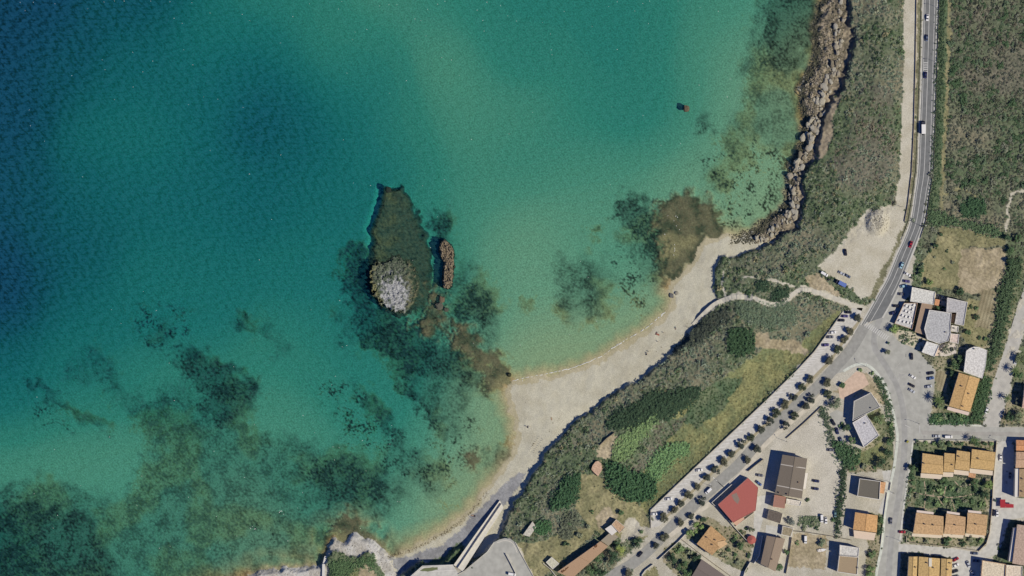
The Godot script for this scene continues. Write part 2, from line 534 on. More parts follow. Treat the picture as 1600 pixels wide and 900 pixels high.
	f.call(DRY, [800, 850, 850, 845, 890, 826, 930, 825, 950, 815, 900, 860, 850, 900, 850, 970, 832, 970, 815, 870])
	f.call(DIRT, [930, 808, 948, 790, 966, 806, 936, 828])
	f.call(DIRT, [938, 694, 960, 676, 978, 690, 950, 716, 934, 714])
	f.call(TOWN, [978, 812, 990, 808, 1004, 822, 1016, 826, 1018, 834, 1000, 838, 985, 842, 966, 850, 972, 836])
	fill(cls, NX, NY, C, strip(smooth(plan([1240, 448, 1215, 440, 1200, 436]), 4, false), 5.0), TRACK)
	fill(cls, NX, NY, C, strip(plan([1131, 425, 1131, 450, 1134, 462]), 3.0), TRACK)
	f.call(YELLOW, [1296, 520, 1268, 552, 1252, 540, 1275, 510, 1310, 485, 1318, 486])
	fill(cls, NX, NY, C, strip(smooth(plan([1352, 484, 1340, 480, 1290, 461, 1270, 455, 1256, 452.5, 1245, 455, 1235, 463, 1224, 472, 1207, 476, 1195, 473, 1182, 468, 1165, 464, 1150, 463.5, 1135, 467, 1118, 475, 1106, 485, 1095, 496]), 4, false), 10.0), TRACK)
	fill(cls, NX, NY, C, strip(smooth(plan([1200, 438, 1190, 442, 1182, 436, 1170, 432, 1160, 434]), 4, false), 3.0), TRACK)
	# town ground
	f.call(TOWN, [1017, 824, 1030, 832, 1290, 600, 1336, 560, 1400, 590, 1420, 700, 1400, 970, 960, 970])
	f.call(LOT, [1232, 684, 1282, 642, 1299, 680, 1302, 700, 1312, 722, 1320, 736, 1318, 752, 1311, 792, 1304, 806, 1268, 808, 1262, 790, 1262, 716, 1222, 708, 1196, 700])
	f.call(DIRT, [1240, 832, 1292, 838, 1290, 890, 1230, 885])
	f.call(GARDEN, [1040, 856, 1062, 845, 1095, 872, 1085, 905, 1060, 905, 1036, 875])
	f.call(GARDEN, [1070, 838, 1100, 806, 1160, 830, 1178, 850, 1165, 895, 1120, 872])
	f.call(GARDEN, [1320, 706, 1348, 700, 1374, 680, 1396, 680, 1396, 735, 1325, 738])
	f.call(YELLOW, [1340, 710, 1378, 690, 1380, 712, 1362, 728, 1330, 728])
	f.call(GARDEN, [1352, 648, 1374, 636, 1396, 680, 1374, 680])
	f.call(DIRT, [1300, 612, 1330, 596, 1344, 580, 1356, 584, 1374, 600, 1384, 630, 1376, 632, 1358, 612, 1332, 624, 1318, 618])
	f.call(GARDEN, [1426, 742, 1550, 748, 1546, 800, 1420, 796])
	f.call(GREEN, [1432, 752, 1540, 752, 1538, 796, 1428, 792])
	f.call(GARDEN, [1432, 687, 1556, 689, 1554, 706, 1440, 708])
	f.call(GARDEN, [1420, 836, 1540, 840, 1538, 860, 1416, 848])
	f.call(GARDEN, [1582, 600, 1670, 610, 1670, 664, 1562, 664])
	f.call(GARDEN, [1594, 540, 1670, 540, 1670, 600, 1584, 596])
	f.call(TILLED, [1462, 580, 1480, 580, 1478, 612, 1462, 612])
	f.call(DRY, [1000, 905, 1008, 895, 1024, 882, 1030, 900, 1026, 970, 996, 970])
	f.call(GARDEN, [1356, 800, 1380, 806, 1372, 905, 1352, 905])
	for e in ROADS:
		f.call(TOWN, e)
	f.call(GREEN, [650, 888, 690, 868, 722, 848, 724, 858, 706, 880, 652, 884])

func shape_land() -> void:
	n_big = nimg(0.012, 5, 4)
	n_mid = nimg(0.05, 6, 4)
	n_fine = nimg(0.28, 7, 3)
	n_warp = nimg(0.06, 8, 4)
	n_warp2 = nimg(0.06, 9, 4)
	var coast := distance_field(masks([smooth(plan(COAST), 3)]))
	var bluff := distance_field(masks([plan(BLUFF)]))
	var cape := distance_field(masks([plan(CAPE)]))
	var flatland := blurred(masks([plan([1409, -70, 1400, 330, 1280, 412, 1290, 430, 1345, 470, 1318, 484, 1296, 517, 1272, 550, 1244, 580, 1160, 661, 1050, 765, 1017, 797, 1010, 850, 940, 905, 940, 970, 1670, 970, 1670, 640, 1560, 545, 1580, 460, 1500, 395, 1450, 380, 1470, 300, 1488, -70]), plan([772, 847, 788, 841, 806, 847, 814, 863, 838, 905, 838, 970, 640, 970, 650, 888, 708, 884, 725, 893, 761, 863])]), 2)
	var meadow := blurred(masks([plan([1012, 826, 1012, 800, 1048, 764, 1108, 706, 1158, 659, 1196, 623, 1242, 578, 1270, 548, 1294, 515, 1310, 490, 1250, 500, 1180, 560, 1050, 650, 990, 740, 990, 820])]), 3)
	var north := blurred(masks([plan([1200, -70, 1200, 300, 1160, 366, 1200, 384, 1400, 300, 1400, -70])]), 4)
	var low := blurred(masks([plan([1070, 370, 1185, 372, 1215, 420, 1180, 480, 1125, 500, 1085, 530, 1060, 520])]), 3)
	var capezone := blurred(masks([plan([495, 825, 600, 825, 620, 900, 620, 970, 370, 970, 400, 875, 495, 880])]), 2)
	depth_small.resize(HX * HY)
	var coarse := PackedFloat32Array()
	for j in 42:
		for i in 70:
			var x := OX + i * 25.6
			var y := OY + j * 25.6
			var s := 0.0
			var t := 0.0
			for k in range(0, DEPTHS.size(), 3):
				var dx: float = DEPTHS[k] - x
				var dy: float = DEPTHS[k + 1] - y
				var wgt := exp(-(dx * dx + dy * dy) / 4200.0) + 1e-5 / (1.0 + (dx * dx + dy * dy) / 5000.0)
				s += wgt * DEPTHS[k + 2]
				t += wgt
			coarse.append(s / t)
	for j in HY:
		for i in HX:
			var x := i / 8.0
			var y := j / 8.0
			var a := int(x)
			var b := int(y)
			var k := b * 70 + a
			depth_small[j * HX + i] = lerpf(lerpf(coarse[k], coarse[k + 1], x - a), lerpf(coarse[k + 70], coarse[k + 71], x - a), y - b)
	hgt.resize(NX * NY)
	for j in NY:
		for i in NX:
			var k := j * NX + i
			var wx := (n_warp[k] - 128) / 128.0
			var wy := (n_warp2[k] - 128) / 128.0
			var fine := (n_fine[k] - 128) / 128.0
			var x := i * 0.5 + wx * 1.6
			var y := j * 0.5 + wy * 1.6
			var sd := half(coast, x, y)
			var nz := half(north, i * 0.5, j * 0.5)
			var cz := half(capezone, i * 0.5, j * 0.5)
			var h := 0.0
			if sd < 0.0:
				var rocky := maxf(nz, cz)
				var dd := half(depth_small, i * 0.5, j * 0.5)
				h = -minf(dd, -sd * lerpf(0.055, 0.16, rocky) + 0.02)
			else:
				var m := sd * U
				h = minf(2.4, m * 0.10)
				if nz > 0.01:
					h = lerpf(h, minf(2.6, m * 0.4) + absf(wy) * 2.2 * minf(1.0, m * 0.2) + fine * 0.4, nz)
				if cz > 0.01:
					h = lerpf(h, minf(2.6, m * 1.1) + fine * 0.25, cz)
				var sp := half(bluff, x, y)
				if sp > -3.0:
					var up := lerpf(5.6, 6.6, nz) + clampf(sp * U * 0.17, 0.0, 3.4)
					var lo := half(low, i * 0.5, j * 0.5)
					if lo > 0.01:
						up = lerpf(up, 3.9 + clampf(sp * U * 0.22, 0.0, 5.1), lo)
					h = lerpf(h, up, smoothstep(-2.0, 3.5, sp))
				var sc := half(cape, x, y)
				if sc > -3.0:
					h = lerpf(h, 4.3 + minf(1.0, sc * 0.03), smoothstep(-1.5, 2.0, sc))
				var fl := half(flatland, i * 0.5, j * 0.5)
				if sp > 0.0 or sc > 0.0:
					h += (fine * 0.28 + wx * 0.5) * (1.0 - fl)
				h -= 1.5 * half(meadow, i * 0.5, j * 0.5) * (1.0 - fl * 0.5)
				h = lerpf(h, TOP, smoothstep(0.25, 0.75, fl))
				var px := OX + i * C - 1370.0
				var py := OY + j * C - 347.0
				var r := sqrt(px * px / 1.0 + py * py / 1.5)
				if r < 21.0:
					h += 2.6 * (1.0 - smoothstep(9.0, 21.0, r)) + fine * 0.35 * (1.0 - r / 21.0)
			hgt[k] = h
	# the cover gets uneven borders
	var old := cls.duplicate()
	for j in NY:
		for i in NX:
			var k := j * NX + i
			var a := clampi(i + int((n_warp[k] - 128) * 0.028 + (n_fine[k] - 128) * 0.014), 0, NX - 1)
			var b := clampi(j + int((n_warp2[k] - 128) * 0.028), 0, NY - 1)
			cls[k] = old[b * NX + a]

# ------------------------------------------------------------------ ground, sea bed and water
# weed and rock on the sea bed: [how, outline]; 0 solid weed, 1 broken weed, 2 scattered tufts, 3 brown reef just under the surface
const BED := [
	[1, [1188, -70, 1190, 20, 1172, 50, 1180, 80, 1166, 110, 1168, 150, 1180, 200, 1200, 230, 1244, 238, 1258, 210, 1256, 130, 1276, 80, 1282, 0, 1294, -70]],
	[1, [1215, 5, 1240, 0, 1268, 12, 1262, 60, 1250, 90, 1235, 120, 1200, 110, 1215, 70, 1205, 30]],
	[1, [1160, 100, 1180, 20, 1200, -70, 1290, -70, 1280, 20, 1272, 90, 1252, 130, 1252, 215, 1215, 225, 1180, 200, 1165, 160]],
	[1, [1165, 90, 1200, 60, 1260, 100, 1252, 200, 1200, 190, 1170, 150]],
	[1, [1192, 120, 1240, 130, 1246, 190, 1215, 195, 1190, 170]],
	[0, [600, 505, 640, 515, 700, 560, 690, 600, 640, 585, 590, 555, 560, 520, 575, 500]],
	[0, [545, 400, 580, 400, 584, 470, 610, 492, 640, 510, 610, 545, 570, 530, 545, 490]],
	[1, [660, 380, 690, 452, 700, 500, 660, 520, 640, 490]],
	[1, [290, 640, 380, 650, 420, 720, 470, 780, 440, 860, 300, 880, 190, 870, 200, 760, 240, 700]],
	[0, [330, 600, 400, 600, 380, 650, 345, 670, 300, 640]],
	[0, [480, 730, 540, 725, 560, 780, 520, 800, 480, 780]],
	[1, [1150, 165, 1175, 180, 1185, 215, 1170, 250, 1140, 265, 1130, 240, 1132, 200, 1142, 180]],
	[0, [1092, 175, 1108, 182, 1110, 205, 1098, 212, 1088, 195]],
	[2, [1085, 250, 1120, 225, 1200, 215, 1240, 245, 1228, 320, 1190, 350, 1140, 360, 1112, 310, 1105, 275]],
	[1, [1098, 255, 1125, 250, 1140, 275, 1130, 300, 1105, 290]],
	[3, [1030, 318, 1050, 306, 1085, 298, 1106, 308, 1118, 328, 1136, 352, 1130, 364, 1102, 378, 1084, 400, 1068, 424, 1050, 438, 1042, 448, 1030, 420, 1040, 390, 1030, 360, 1022, 340]],
	[0, [955, 322, 975, 305, 990, 298, 1010, 305, 1020, 320, 1032, 345, 1045, 380, 1040, 410, 1046, 440, 1040, 455, 1025, 430, 1008, 404, 995, 375, 972, 345, 958, 335]],
	[1, [975, 340, 1020, 370, 1030, 440, 1040, 460, 1005, 435, 985, 400, 972, 370]],
	[2, [960, 380, 990, 400, 1035, 445, 1040, 480, 1010, 490, 985, 470, 960, 430]],
	[0, [915, 415, 930, 412, 940, 430, 938, 445, 925, 458, 905, 455, 890, 448, 885, 438, 905, 432]],
	[0, [868, 470, 895, 466, 930, 464, 943, 478, 930, 484, 900, 482, 880, 486, 868, 480]],
	[1, [865, 405, 950, 400, 955, 500, 900, 500, 868, 490, 870, 440]],
	[0, [922, 352, 932, 350, 936, 360, 926, 372, 920, 362]],
	[0, [820, 470, 828, 468, 832, 478, 824, 484, 818, 478]],
	# the shoal that joins the island to the beach point
	[4, [603, 288, 611, 294, 622, 292, 632, 304, 642, 322, 652, 345, 660, 368, 668, 388, 672, 412, 668, 440, 660, 470, 646, 482, 628, 492, 600, 480, 584, 460, 577, 435, 577, 415, 584, 395, 580, 380, 580, 362, 588, 338, 597, 316, 599, 300]],
	[1, [640, 470, 700, 455, 740, 470, 770, 500, 776, 545, 796, 585, 780, 610, 740, 600, 690, 560, 650, 530]],
	[3, [700, 500, 720, 500, 735, 525, 745, 550, 725, 560, 706, 540]],
	[3, [672, 440, 686, 452, 690, 470, 678, 488, 664, 480, 664, 455]],
	# round the island
	[0, [578, 395, 560, 380, 535, 385, 530, 420, 535, 450, 545, 480, 552, 520, 575, 548, 610, 560, 650, 580, 690, 590, 730, 580, 700, 545, 660, 520, 640, 500, 610, 490, 585, 470]],
	[0, [668, 330, 690, 326, 706, 340, 710, 370, 702, 382, 684, 374, 670, 360]],
	[1, [640, 480, 690, 450, 720, 400, 745, 420, 775, 455, 782, 505, 776, 545, 796, 580, 792, 600, 770, 612, 740, 620, 720, 650, 740, 690, 690, 670, 650, 620, 600, 570, 620, 520]],
	[0, [712, 455, 745, 440, 772, 462, 778, 500, 765, 512, 730, 500, 705, 490]],
	[0, [640, 520, 690, 530, 735, 560, 745, 600, 700, 600, 660, 575, 625, 560]],
	[0, [600, 570, 640, 590, 680, 640, 705, 680, 690, 690, 660, 650, 625, 605]],
	[3, [640, 495, 668, 488, 688, 494, 694, 512, 672, 522, 654, 524]],
	[3, [728, 545, 762, 545, 782, 562, 794, 582, 792, 592, 768, 578, 742, 570]],
	[3, [765, 575, 790, 570, 796, 586, 782, 606, 765, 612, 752, 600]],
	[1, [522, 475, 535, 475, 548, 520, 550, 550, 536, 545, 526, 520]],
	[0, [530, 490, 538, 500, 546, 530, 542, 548, 532, 530]],
	# the south-western beds
	[0, [360, 490, 372, 488, 392, 502, 396, 514, 378, 512, 362, 500]],
	[1, [398, 498, 416, 502, 430, 520, 448, 545, 450, 560, 436, 558, 420, 535, 402, 518]],
	[0, [270, 548, 290, 540, 306, 546, 330, 562, 352, 570, 384, 586, 404, 590, 406, 615, 395, 632, 376, 650, 355, 680, 340, 668, 320, 640, 290, 600, 270, 575]],
	[1, [200, 640, 240, 610, 280, 600, 330, 650, 360, 690, 420, 680, 470, 690, 500, 700, 560, 705, 600, 730, 640, 770, 600, 820, 560, 830, 530, 800, 520, 850, 505, 880, 440, 885, 400, 890, 380, 970, -70, 970, -70, 755, 0, 760, 60, 745, 130, 765, 180, 785, 215, 750, 230, 700]],
	[1, [-70, 757, 10, 757, 60, 748, 110, 756, 160, 775, 200, 800, 205, 850, 190, 900, 180, 970, -70, 970]],
	[1, [-70, 800, 60, 790, 160, 820, 200, 860, 190, 970, -70, 970]],
	[0, [-70, 785, 40, 778, 120, 795, 165, 840, 160, 970, -70, 970]],
	[0, [1200, -70, 1288, -70, 1272, 40, 1250, 112, 1215, 122, 1186, 80, 1196, 20]],
	[0, [70, 852, 110, 838, 150, 850, 180, 880, 190, 970, -70, 970, -70, 860, 20, 850]],
	[0, [470, 730, 500, 715, 560, 720, 600, 745, 630, 765, 590, 790, 520, 790, 480, 770]],
	[1, [270, 770, 330, 760, 400, 770, 440, 800, 470, 850, 430, 880, 330, 880, 260, 840]],
	[2, [200, 480, 240, 480, 290, 490, 320, 455, 300, 500, 260, 560, 225, 540]],
	[1, [228, 520, 250, 495, 262, 500, 256, 540, 236, 548]],
	[1, [120, 545, 150, 540, 180, 590, 215, 640, 190, 640, 160, 600]],
	[0, [25, 590, 45, 588, 80, 618, 120, 645, 160, 660, 178, 668, 160, 672, 110, 652, 65, 622, 38, 608]],
	[1, [95, 575, 130, 565, 140, 595, 110, 600]],
	[2, [50, 620, 110, 660, 110, 680, 40, 650]],
	[0, [550, 600, 562, 606, 600, 650, 625, 680, 640, 720, 628, 722, 600, 680, 565, 632]],
	[1, [590, 700, 640, 690, 690, 720, 700, 770, 660, 780, 620, 740]],
	[2, [480, 590, 560, 600, 640, 680, 700, 700, 720, 640, 760, 640, 700, 790, 560, 720]],
	[3, [730, 702, 748, 702, 752, 722, 742, 742, 732, 734]],
	[0, [796, 680, 799, 690, 794, 706, 784, 724, 772, 734, 768, 724, 778, 704, 790, 696]],
	[1, [750, 715, 770, 700, 780, 720, 760, 745]],
	[3, [530, 800, 540, 796, 552, 808, 570, 828, 600, 850, 610, 868, 580, 852, 556, 836, 540, 848, 518, 846, 524, 826, 528, 812]],
	[1, [590, 830, 640, 850, 680, 836, 700, 822, 660, 848, 620, 866, 605, 858]],
	[1, [395, 868, 470, 862, 500, 872, 500, 884, 440, 886, 395, 896]],
	[2, [380, 830, 410, 800, 445, 800, 440, 840, 410, 870, 380, 860]]]

func sea_alpha(d: float) -> float:
	return 0.62 * (1.0 - exp(-d / 2.5))

func ground_and_sea() -> void:
	var m := []
	for how in 5:
		var b := PackedByteArray()
		b.resize(HX * HY)
		for e in BED:
			if e[0] == how:
				fill(b, HX, HY, C * 2.0, plan(e[1]), 1)
		m.append(blurred(b, [2, 3, 3, 3, 1][how]))
	# per-vertex colours of the land and of the bed
	var tint := PackedColorArray()
	tint.resize(NX * NY)
	var tones := {}
	for k in COVER:
		var e: Array = COVER[k]
		tones[k] = [alb(e[0], e[1], e[2]), alb(e[3], e[4], e[5])]
	var step := []
	for q in 200:
		var d := q * 0.1
		var a := sea_alpha(d)
		var fl := 1.0 - exp(-d / 0.8)
		var dark := pal(DARK, d)
		var lit := pal(BRIGHT, d)
		var w := Color(minf(1, dark.r * fl / EXPO / maxf(a, 0.01)), minf(1, dark.g * fl / EXPO / maxf(a, 0.01)), minf(1, dark.b * fl / EXPO / maxf(a, 0.01)), a)
		var s := (1.0 - a) * (1.0 - a) * EXPO
		var bed := Color(clampf((lit.r - dark.r * fl) / s, 0.004, 0.85), clampf((lit.g - dark.g * fl) / s, 0.004, 0.85), clampf((lit.b - dark.b * fl) / s, 0.004, 0.85))
		step.append([w, bed])
	for j in NY:
		for i in NX:
			var k := j * NX + i
			var h := hgt[k]
			var nm := n_mid[k] / 255.0
			var nf := n_fine[k] / 255.0
			var nb := n_big[k] / 255.0
			if h < 0.0:
				var wx := i * 0.5 + (n_warp[k] - 128) * 0.044 + (n_fine[k] - 128) * 0.022
				var wy := j * 0.5 + (n_warp2[k] - 128) * 0.048
				var reef := half(m[3], wx, wy)
				var slab := half(m[4], i * 0.5 + (n_warp[k] - 128) * 0.02, j * 0.5 + (n_warp2[k] - 128) * 0.02)
				if slab > 0.02:
					h = lerpf(h, -0.5 - 0.5 * nb - 0.3 * nm, slab)
					hgt[k] = h
				if reef > 0.02:
					h = lerpf(h, maxf(h, -0.45 - 0.35 * nm), reef)
					hgt[k] = h
				var d := -h
				var mot := smoothstep(0.36, 0.62, nm * 0.32 + nf * 0.5 + nb * 0.18)
				var weed := half(m[0], wx, wy) * (0.62 + 0.42 * mot)
				var broken := half(m[1], wx, wy)
				if broken > 0.01:
					weed = maxf(weed, broken * (0.30 + 0.5 * smoothstep(0.34, 0.66, nm * 0.4 + nf * 0.5 + nb * 0.1)))
				var tuft := half(m[2], wx, wy)
				if tuft > 0.01:
					weed = maxf(weed, tuft * smoothstep(0.52, 0.66, nm * 0.45 + nf * 0.55))
				var bed: Color = step[mini(199, int(d * 10.0))][1]
				if slab > 0.01:
					weed = maxf(weed, minf(1.0, slab * 9.0) * 0.9)
				weed = clampf(weed, 0.0, 1.0)
				var s := 1.0 - 0.95 * pow(weed, 1.15)
				s *= 0.95 + 0.1 * nf
				var olive := weed * (1.0 - weed) * 4.0 * smoothstep(0.42, 0.66, nb)
				var col := Color(bed.r * s * (1.0 + 0.35 * olive) + 0.006 * weed + 0.006 * olive, bed.g * s + 0.008 * weed + 0.003 * olive, bed.b * s * (1.0 - 0.22 * olive) + 0.006 * weed)
				if slab > 0.02:
					var line := absf(fmod(i * 0.62 - j * 0.35 + nm * 9.0, 14.0) - 7.0) / 7.0
					var gr := alb(42, 72, 62).lerp(alb(74, 90, 64), smoothstep(0.45, 0.75, nm * 0.5 + nf * 0.25 + clampf((376.0 - i) * 0.006 + 0.42, 0.0, 0.5)))
					gr = gr.lerp(alb(28, 48, 44), (1.0 - smoothstep(0.0, 0.16, line)) * 0.7)
					col = col.lerp(gr * (0.45 + 0.95 * nf), slab)
				if reef > 0.02:
					var rk := alb(102, 102, 78).lerp(alb(56, 68, 52), smoothstep(0.35, 0.7, nm * 0.6 + nf * 0.4))
					rk = rk.lerp(alb(142, 138, 100), smoothstep(0.6, 0.8, nb) * 0.7)
					col = col.lerp(rk * (0.6 + 0.75 * nf), smoothstep(0.1, 0.75, reef + (nf - 0.5) * 0.5))
				tint[k] = col
			else:
				var c: int = cls[k]
				if c == SEA:
					c = SAND
				if c == SAND and h < 0.22 + 0.1 * nb:
					c = WETSAND
				var t: Array = tones.get(c, tones[SAND])
				var col: Color = t[0].lerp(t[1], smoothstep(0.3, 0.7, nm * 0.65 + nb * 0.35))
				if c == ROCK and h < 5.0:
					col = col.lerp(alb(78, 80, 64), 1.0 - smoothstep(1.0, 2.5, h))
				var rough := 0.5
				if c in [SAND, LOT, TRACK, TOWN, WETSAND]:
					rough = 0.12
				elif c in [WHITEROCK, TILLED, PEBBLE]:
					rough = 0.3
				if c == TILLED:
					nf = 0.5 + 0.5 * sin((i * 0.97 + j * 0.25) * 1.9)
				if c == SCRUB or c == GARDEN or c == BROWN:
					col = col.lerp(alb(84, 104, 74), smoothstep(0.5, 0.3, nb) * 0.45)
				if c == SCRUB or c == GARDEN:
					col = col.lerp(alb(124, 116, 96), smoothstep(0.58, 0.78, nb) * 0.45)
				tint[k] = col * (1.0 + rough * (nf - 0.5) * 1.6)
	var vn := func(k: int, i: int, j: int) -> Vector3:
		var l := hgt[k - 1] if i > 0 else hgt[k]
		var r := hgt[k + 1] if i < NX - 1 else hgt[k]
		var u := hgt[k - NX] if j > 0 else hgt[k]
		var d := hgt[k + NX] if j < NY - 1 else hgt[k]
		return Vector3((l - r) / (2.0 * C * U), 1.0, (u - d) / (2.0 * C * U)).normalized()
	for part in 2:
		var v := PackedVector3Array()
		var n := PackedVector3Array()
		var c := PackedColorArray()
		var ix := PackedInt32Array()
		var at := PackedInt32Array()
		at.resize(NX * NY)
		at.fill(-1)
		for j in NY - 1:
			for i in NX - 1:
				var k := j * NX + i
				var hi := maxf(maxf(hgt[k], hgt[k + 1]), maxf(hgt[k + NX], hgt[k + NX + 1]))
				if (hi > 0.0) != (part == 0):
					continue
				for q in [k, k + 1, k + NX, k + NX + 1]:
					if at[q] < 0:
						at[q] = v.size()
						var qi: int = q % NX
						var qj: int = q / NX
						v.append(pw(OX + qi * C, OY + qj * C, hgt[q]))
						n.append(vn.call(q, qi, qj))
						c.append(tint[q])
				ix.append_array([at[k], at[k + 1], at[k + NX + 1], at[k], at[k + NX + 1], at[k + NX]])
		# the same ground goes on to the horizon
		var rim := []
		for i in range(0, NX, 8): rim.append(Vector2i(i, 0))
		for j in range(4, NY, 8): rim.append(Vector2i(NX - 1, mini(j, NY - 1)))
		for i in range(NX - 1, -1, -8): rim.append(Vector2i(i, NY - 1))
		for j in range(NY - 5, 0, -8): rim.append(Vector2i(0, j))
		for q in rim.size():
			var a: Vector2i = rim[q]
			var b: Vector2i = rim[(q + 1) % rim.size()]
			var ka := a.y * NX + a.x
			var kb := b.y * NX + b.x
			if (maxf(hgt[ka], hgt[kb]) > 0.0) != (part == 0):
				continue
			for ring in 3:
				var f0: float = [1.0, 1.6, 4.0][ring]
				var f1: float = [1.6, 4.0, 16.0][ring]
				var s := v.size()
				for e in [[ka, a, f0], [kb, b, f0], [kb, b, f1], [ka, a, f1]]:
					var p := pw(OX + e[1].x * C, OY + e[1].y * C)
					v.append(Vector3(p.x * e[2], hgt[e[0]], p.z * e[2]))
					n.append(Vector3.UP)
					c.append(tint[e[0]])
				ix.append_array([s, s + 2, s + 1, s, s + 3, s + 2])
		var arr := []
		arr.resize(Mesh.ARRAY_MAX)
		arr[Mesh.ARRAY_VERTEX] = v
		arr[Mesh.ARRAY_NORMAL] = n
		arr[Mesh.ARRAY_COLOR] = c
		arr[Mesh.ARRAY_INDEX] = ix
		var me := ArrayMesh.new()
		me.add_surface_from_arrays(Mesh.PRIMITIVE_TRIANGLES, arr)
		var gm := vmat("ground_surface", 0.95, "ground_grain", 0.021) if part == 0 else vmat("bed_surface", 0.95, "bed_grain", 0.013)
		if part == 0:
			gm.heightmap_enabled = true
			gm.heightmap_texture = noise_tex("relief", 0.16, 0.0, 1.0, 4)
			gm.heightmap_scale = 12.0
		structure("ground" if part == 0 else "seabed", me, gm)
	# water surface, laid along the wind
	var turn := deg_to_rad(-24.0)
	var back := Basis(Vector3.UP, -turn)
	var v := PackedVector3Array()
	var n := PackedVector3Array()
	var c := PackedColorArray()
	var ix := PackedInt32Array()
	var at := {}
	var colour := func(k: int) -> Color:
		var d := -hgt[k]
		if d <= 0.0:
			return Color(0.3, 0.33, 0.25, 0.0)
		return step[mini(199, int(d * 10.0 + 0.5))][0]
	for j in range(0, NY - 2, 2):
		for i in range(0, NX - 2, 2):
			var k := j * NX + i
			if minf(minf(hgt[k], hgt[k + 2]), minf(hgt[k + 2 * NX], hgt[k + 2 * NX + 2])) >= 0.0:
				continue
			var f := []
			for q in [[i, j], [i + 2, j], [i + 2, j + 2], [i, j + 2]]:
				var kq: int = q[1] * NX + q[0]
				if not at.has(kq):
					at[kq] = v.size()
					v.append(back * pw(OX + q[0] * C, OY + q[1] * C, 0.0))
					n.append(Vector3.UP)
					c.append(colour.call(kq))
				f.append(at[kq])
			ix.append_array([f[0], f[1], f[2], f[0], f[2], f[3]])
	for e in [[[0, 0], [NX - 1, 0]], [[0, NY - 1], [0, 0]], [[NX - 1, NY - 1], [0, NY - 1]]]:
		for q in 60:
			var pts := []
			for t in 2:
				var s := (q + t) / 60.0
				pts.append(Vector2i(roundi(lerpf(e[0][0], e[1][0], s)), roundi(lerpf(e[0][1], e[1][1], s))))
			var ka: int = pts[0].y * NX + pts[0].x
			var kb: int = pts[1].y * NX + pts[1].x
			if minf(hgt[ka], hgt[kb]) >= 0.0:
				continue
			var s := v.size()
			for w in [[pts[0], 1.0], [pts[1], 1.0], [pts[1], 16.0], [pts[0], 16.0]]:
				v.append(back * (pw(OX + w[0].x * C, OY + w[0].y * C) * w[1]))
				n.append(Vector3.UP)
				c.append(colour.call(w[0].y * NX + w[0].x))
			ix.append_array([s, s + 2, s + 1, s, s + 3, s + 2])
	var arr := []
	arr.resize(Mesh.ARRAY_MAX)
	arr[Mesh.ARRAY_VERTEX] = v
	arr[Mesh.ARRAY_NORMAL] = n
	arr[Mesh.ARRAY_COLOR] = c
	arr[Mesh.ARRAY_INDEX] = ix
	var me := ArrayMesh.new()
	me.add_surface_from_arrays(Mesh.PRIMITIVE_TRIANGLES, arr)
	var wm := StandardMaterial3D.new()
	wm.vertex_color_use_as_albedo = true
	wm.transparency = BaseMaterial3D.TRANSPARENCY_ALPHA
	wm.roughness = 0.5
	wm.metallic_specular = 0.1
	var wn := FastNoiseLite.new()
	wn.seed = 77
	wn.frequency = 0.032
	wn.fractal_octaves = 3
	wn.fractal_gain = 0.4
	var wt := NoiseTexture2D.new()
	wt.width = 1024
	wt.height = 1024
	wt.seamless = true
	wt.noise = wn
	wt.as_normal_map = true
	wt.bump_strength = 17.0
	wm.normal_enabled = true
	wm.normal_texture = wt
	wm.normal_scale = 1.0
	wm.uv1_triplanar = true
	wm.uv1_scale = Vector3(1.0 / 260.0, 1.0 / 90.0, 1.0 / 90.0)
	var water := structure("sea_water", me, wm)
	water.rotation.y = turn

# ------------------------------------------------------------------ rocks
func blob(r: float, flat_: float, seed_: int, detail := 9) -> ArrayMesh:          # an angular boulder
	var nz := FastNoiseLite.new()
	nz.seed = seed_
	nz.frequency = 0.9
	var m := MB.new()
	var p := func(a: int, b: int) -> Vector3:
		var th := PI * a / (detail * 0.5 + 1)
		var ph := TAU * (b % detail) / detail
		var d := Vector3(sin(th) * cos(ph), cos(th), sin(th) * sin(ph))
		var k := 1.0 + 0.42 * nz.get_noise_3dv(d * 1.3) + 0.2 * nz.get_noise_3dv(d * 3.1)
		var e := maxf(maxf(absf(d.x), absf(d.y)), absf(d.z))
		var q := d * r * k * lerpf(1.0, 0.8 / e, 0.6)
		q.y = minf(q.y * flat_, r * flat_ * 0.72)
		return q
	var rows := int(detail * 0.5 + 1)
	for a in rows:
		for b in detail:
			m.quad(p.call(a, b), p.call(a, b + 1), p.call(a + 1, b + 1), p.call(a + 1, b))
	return m.done()

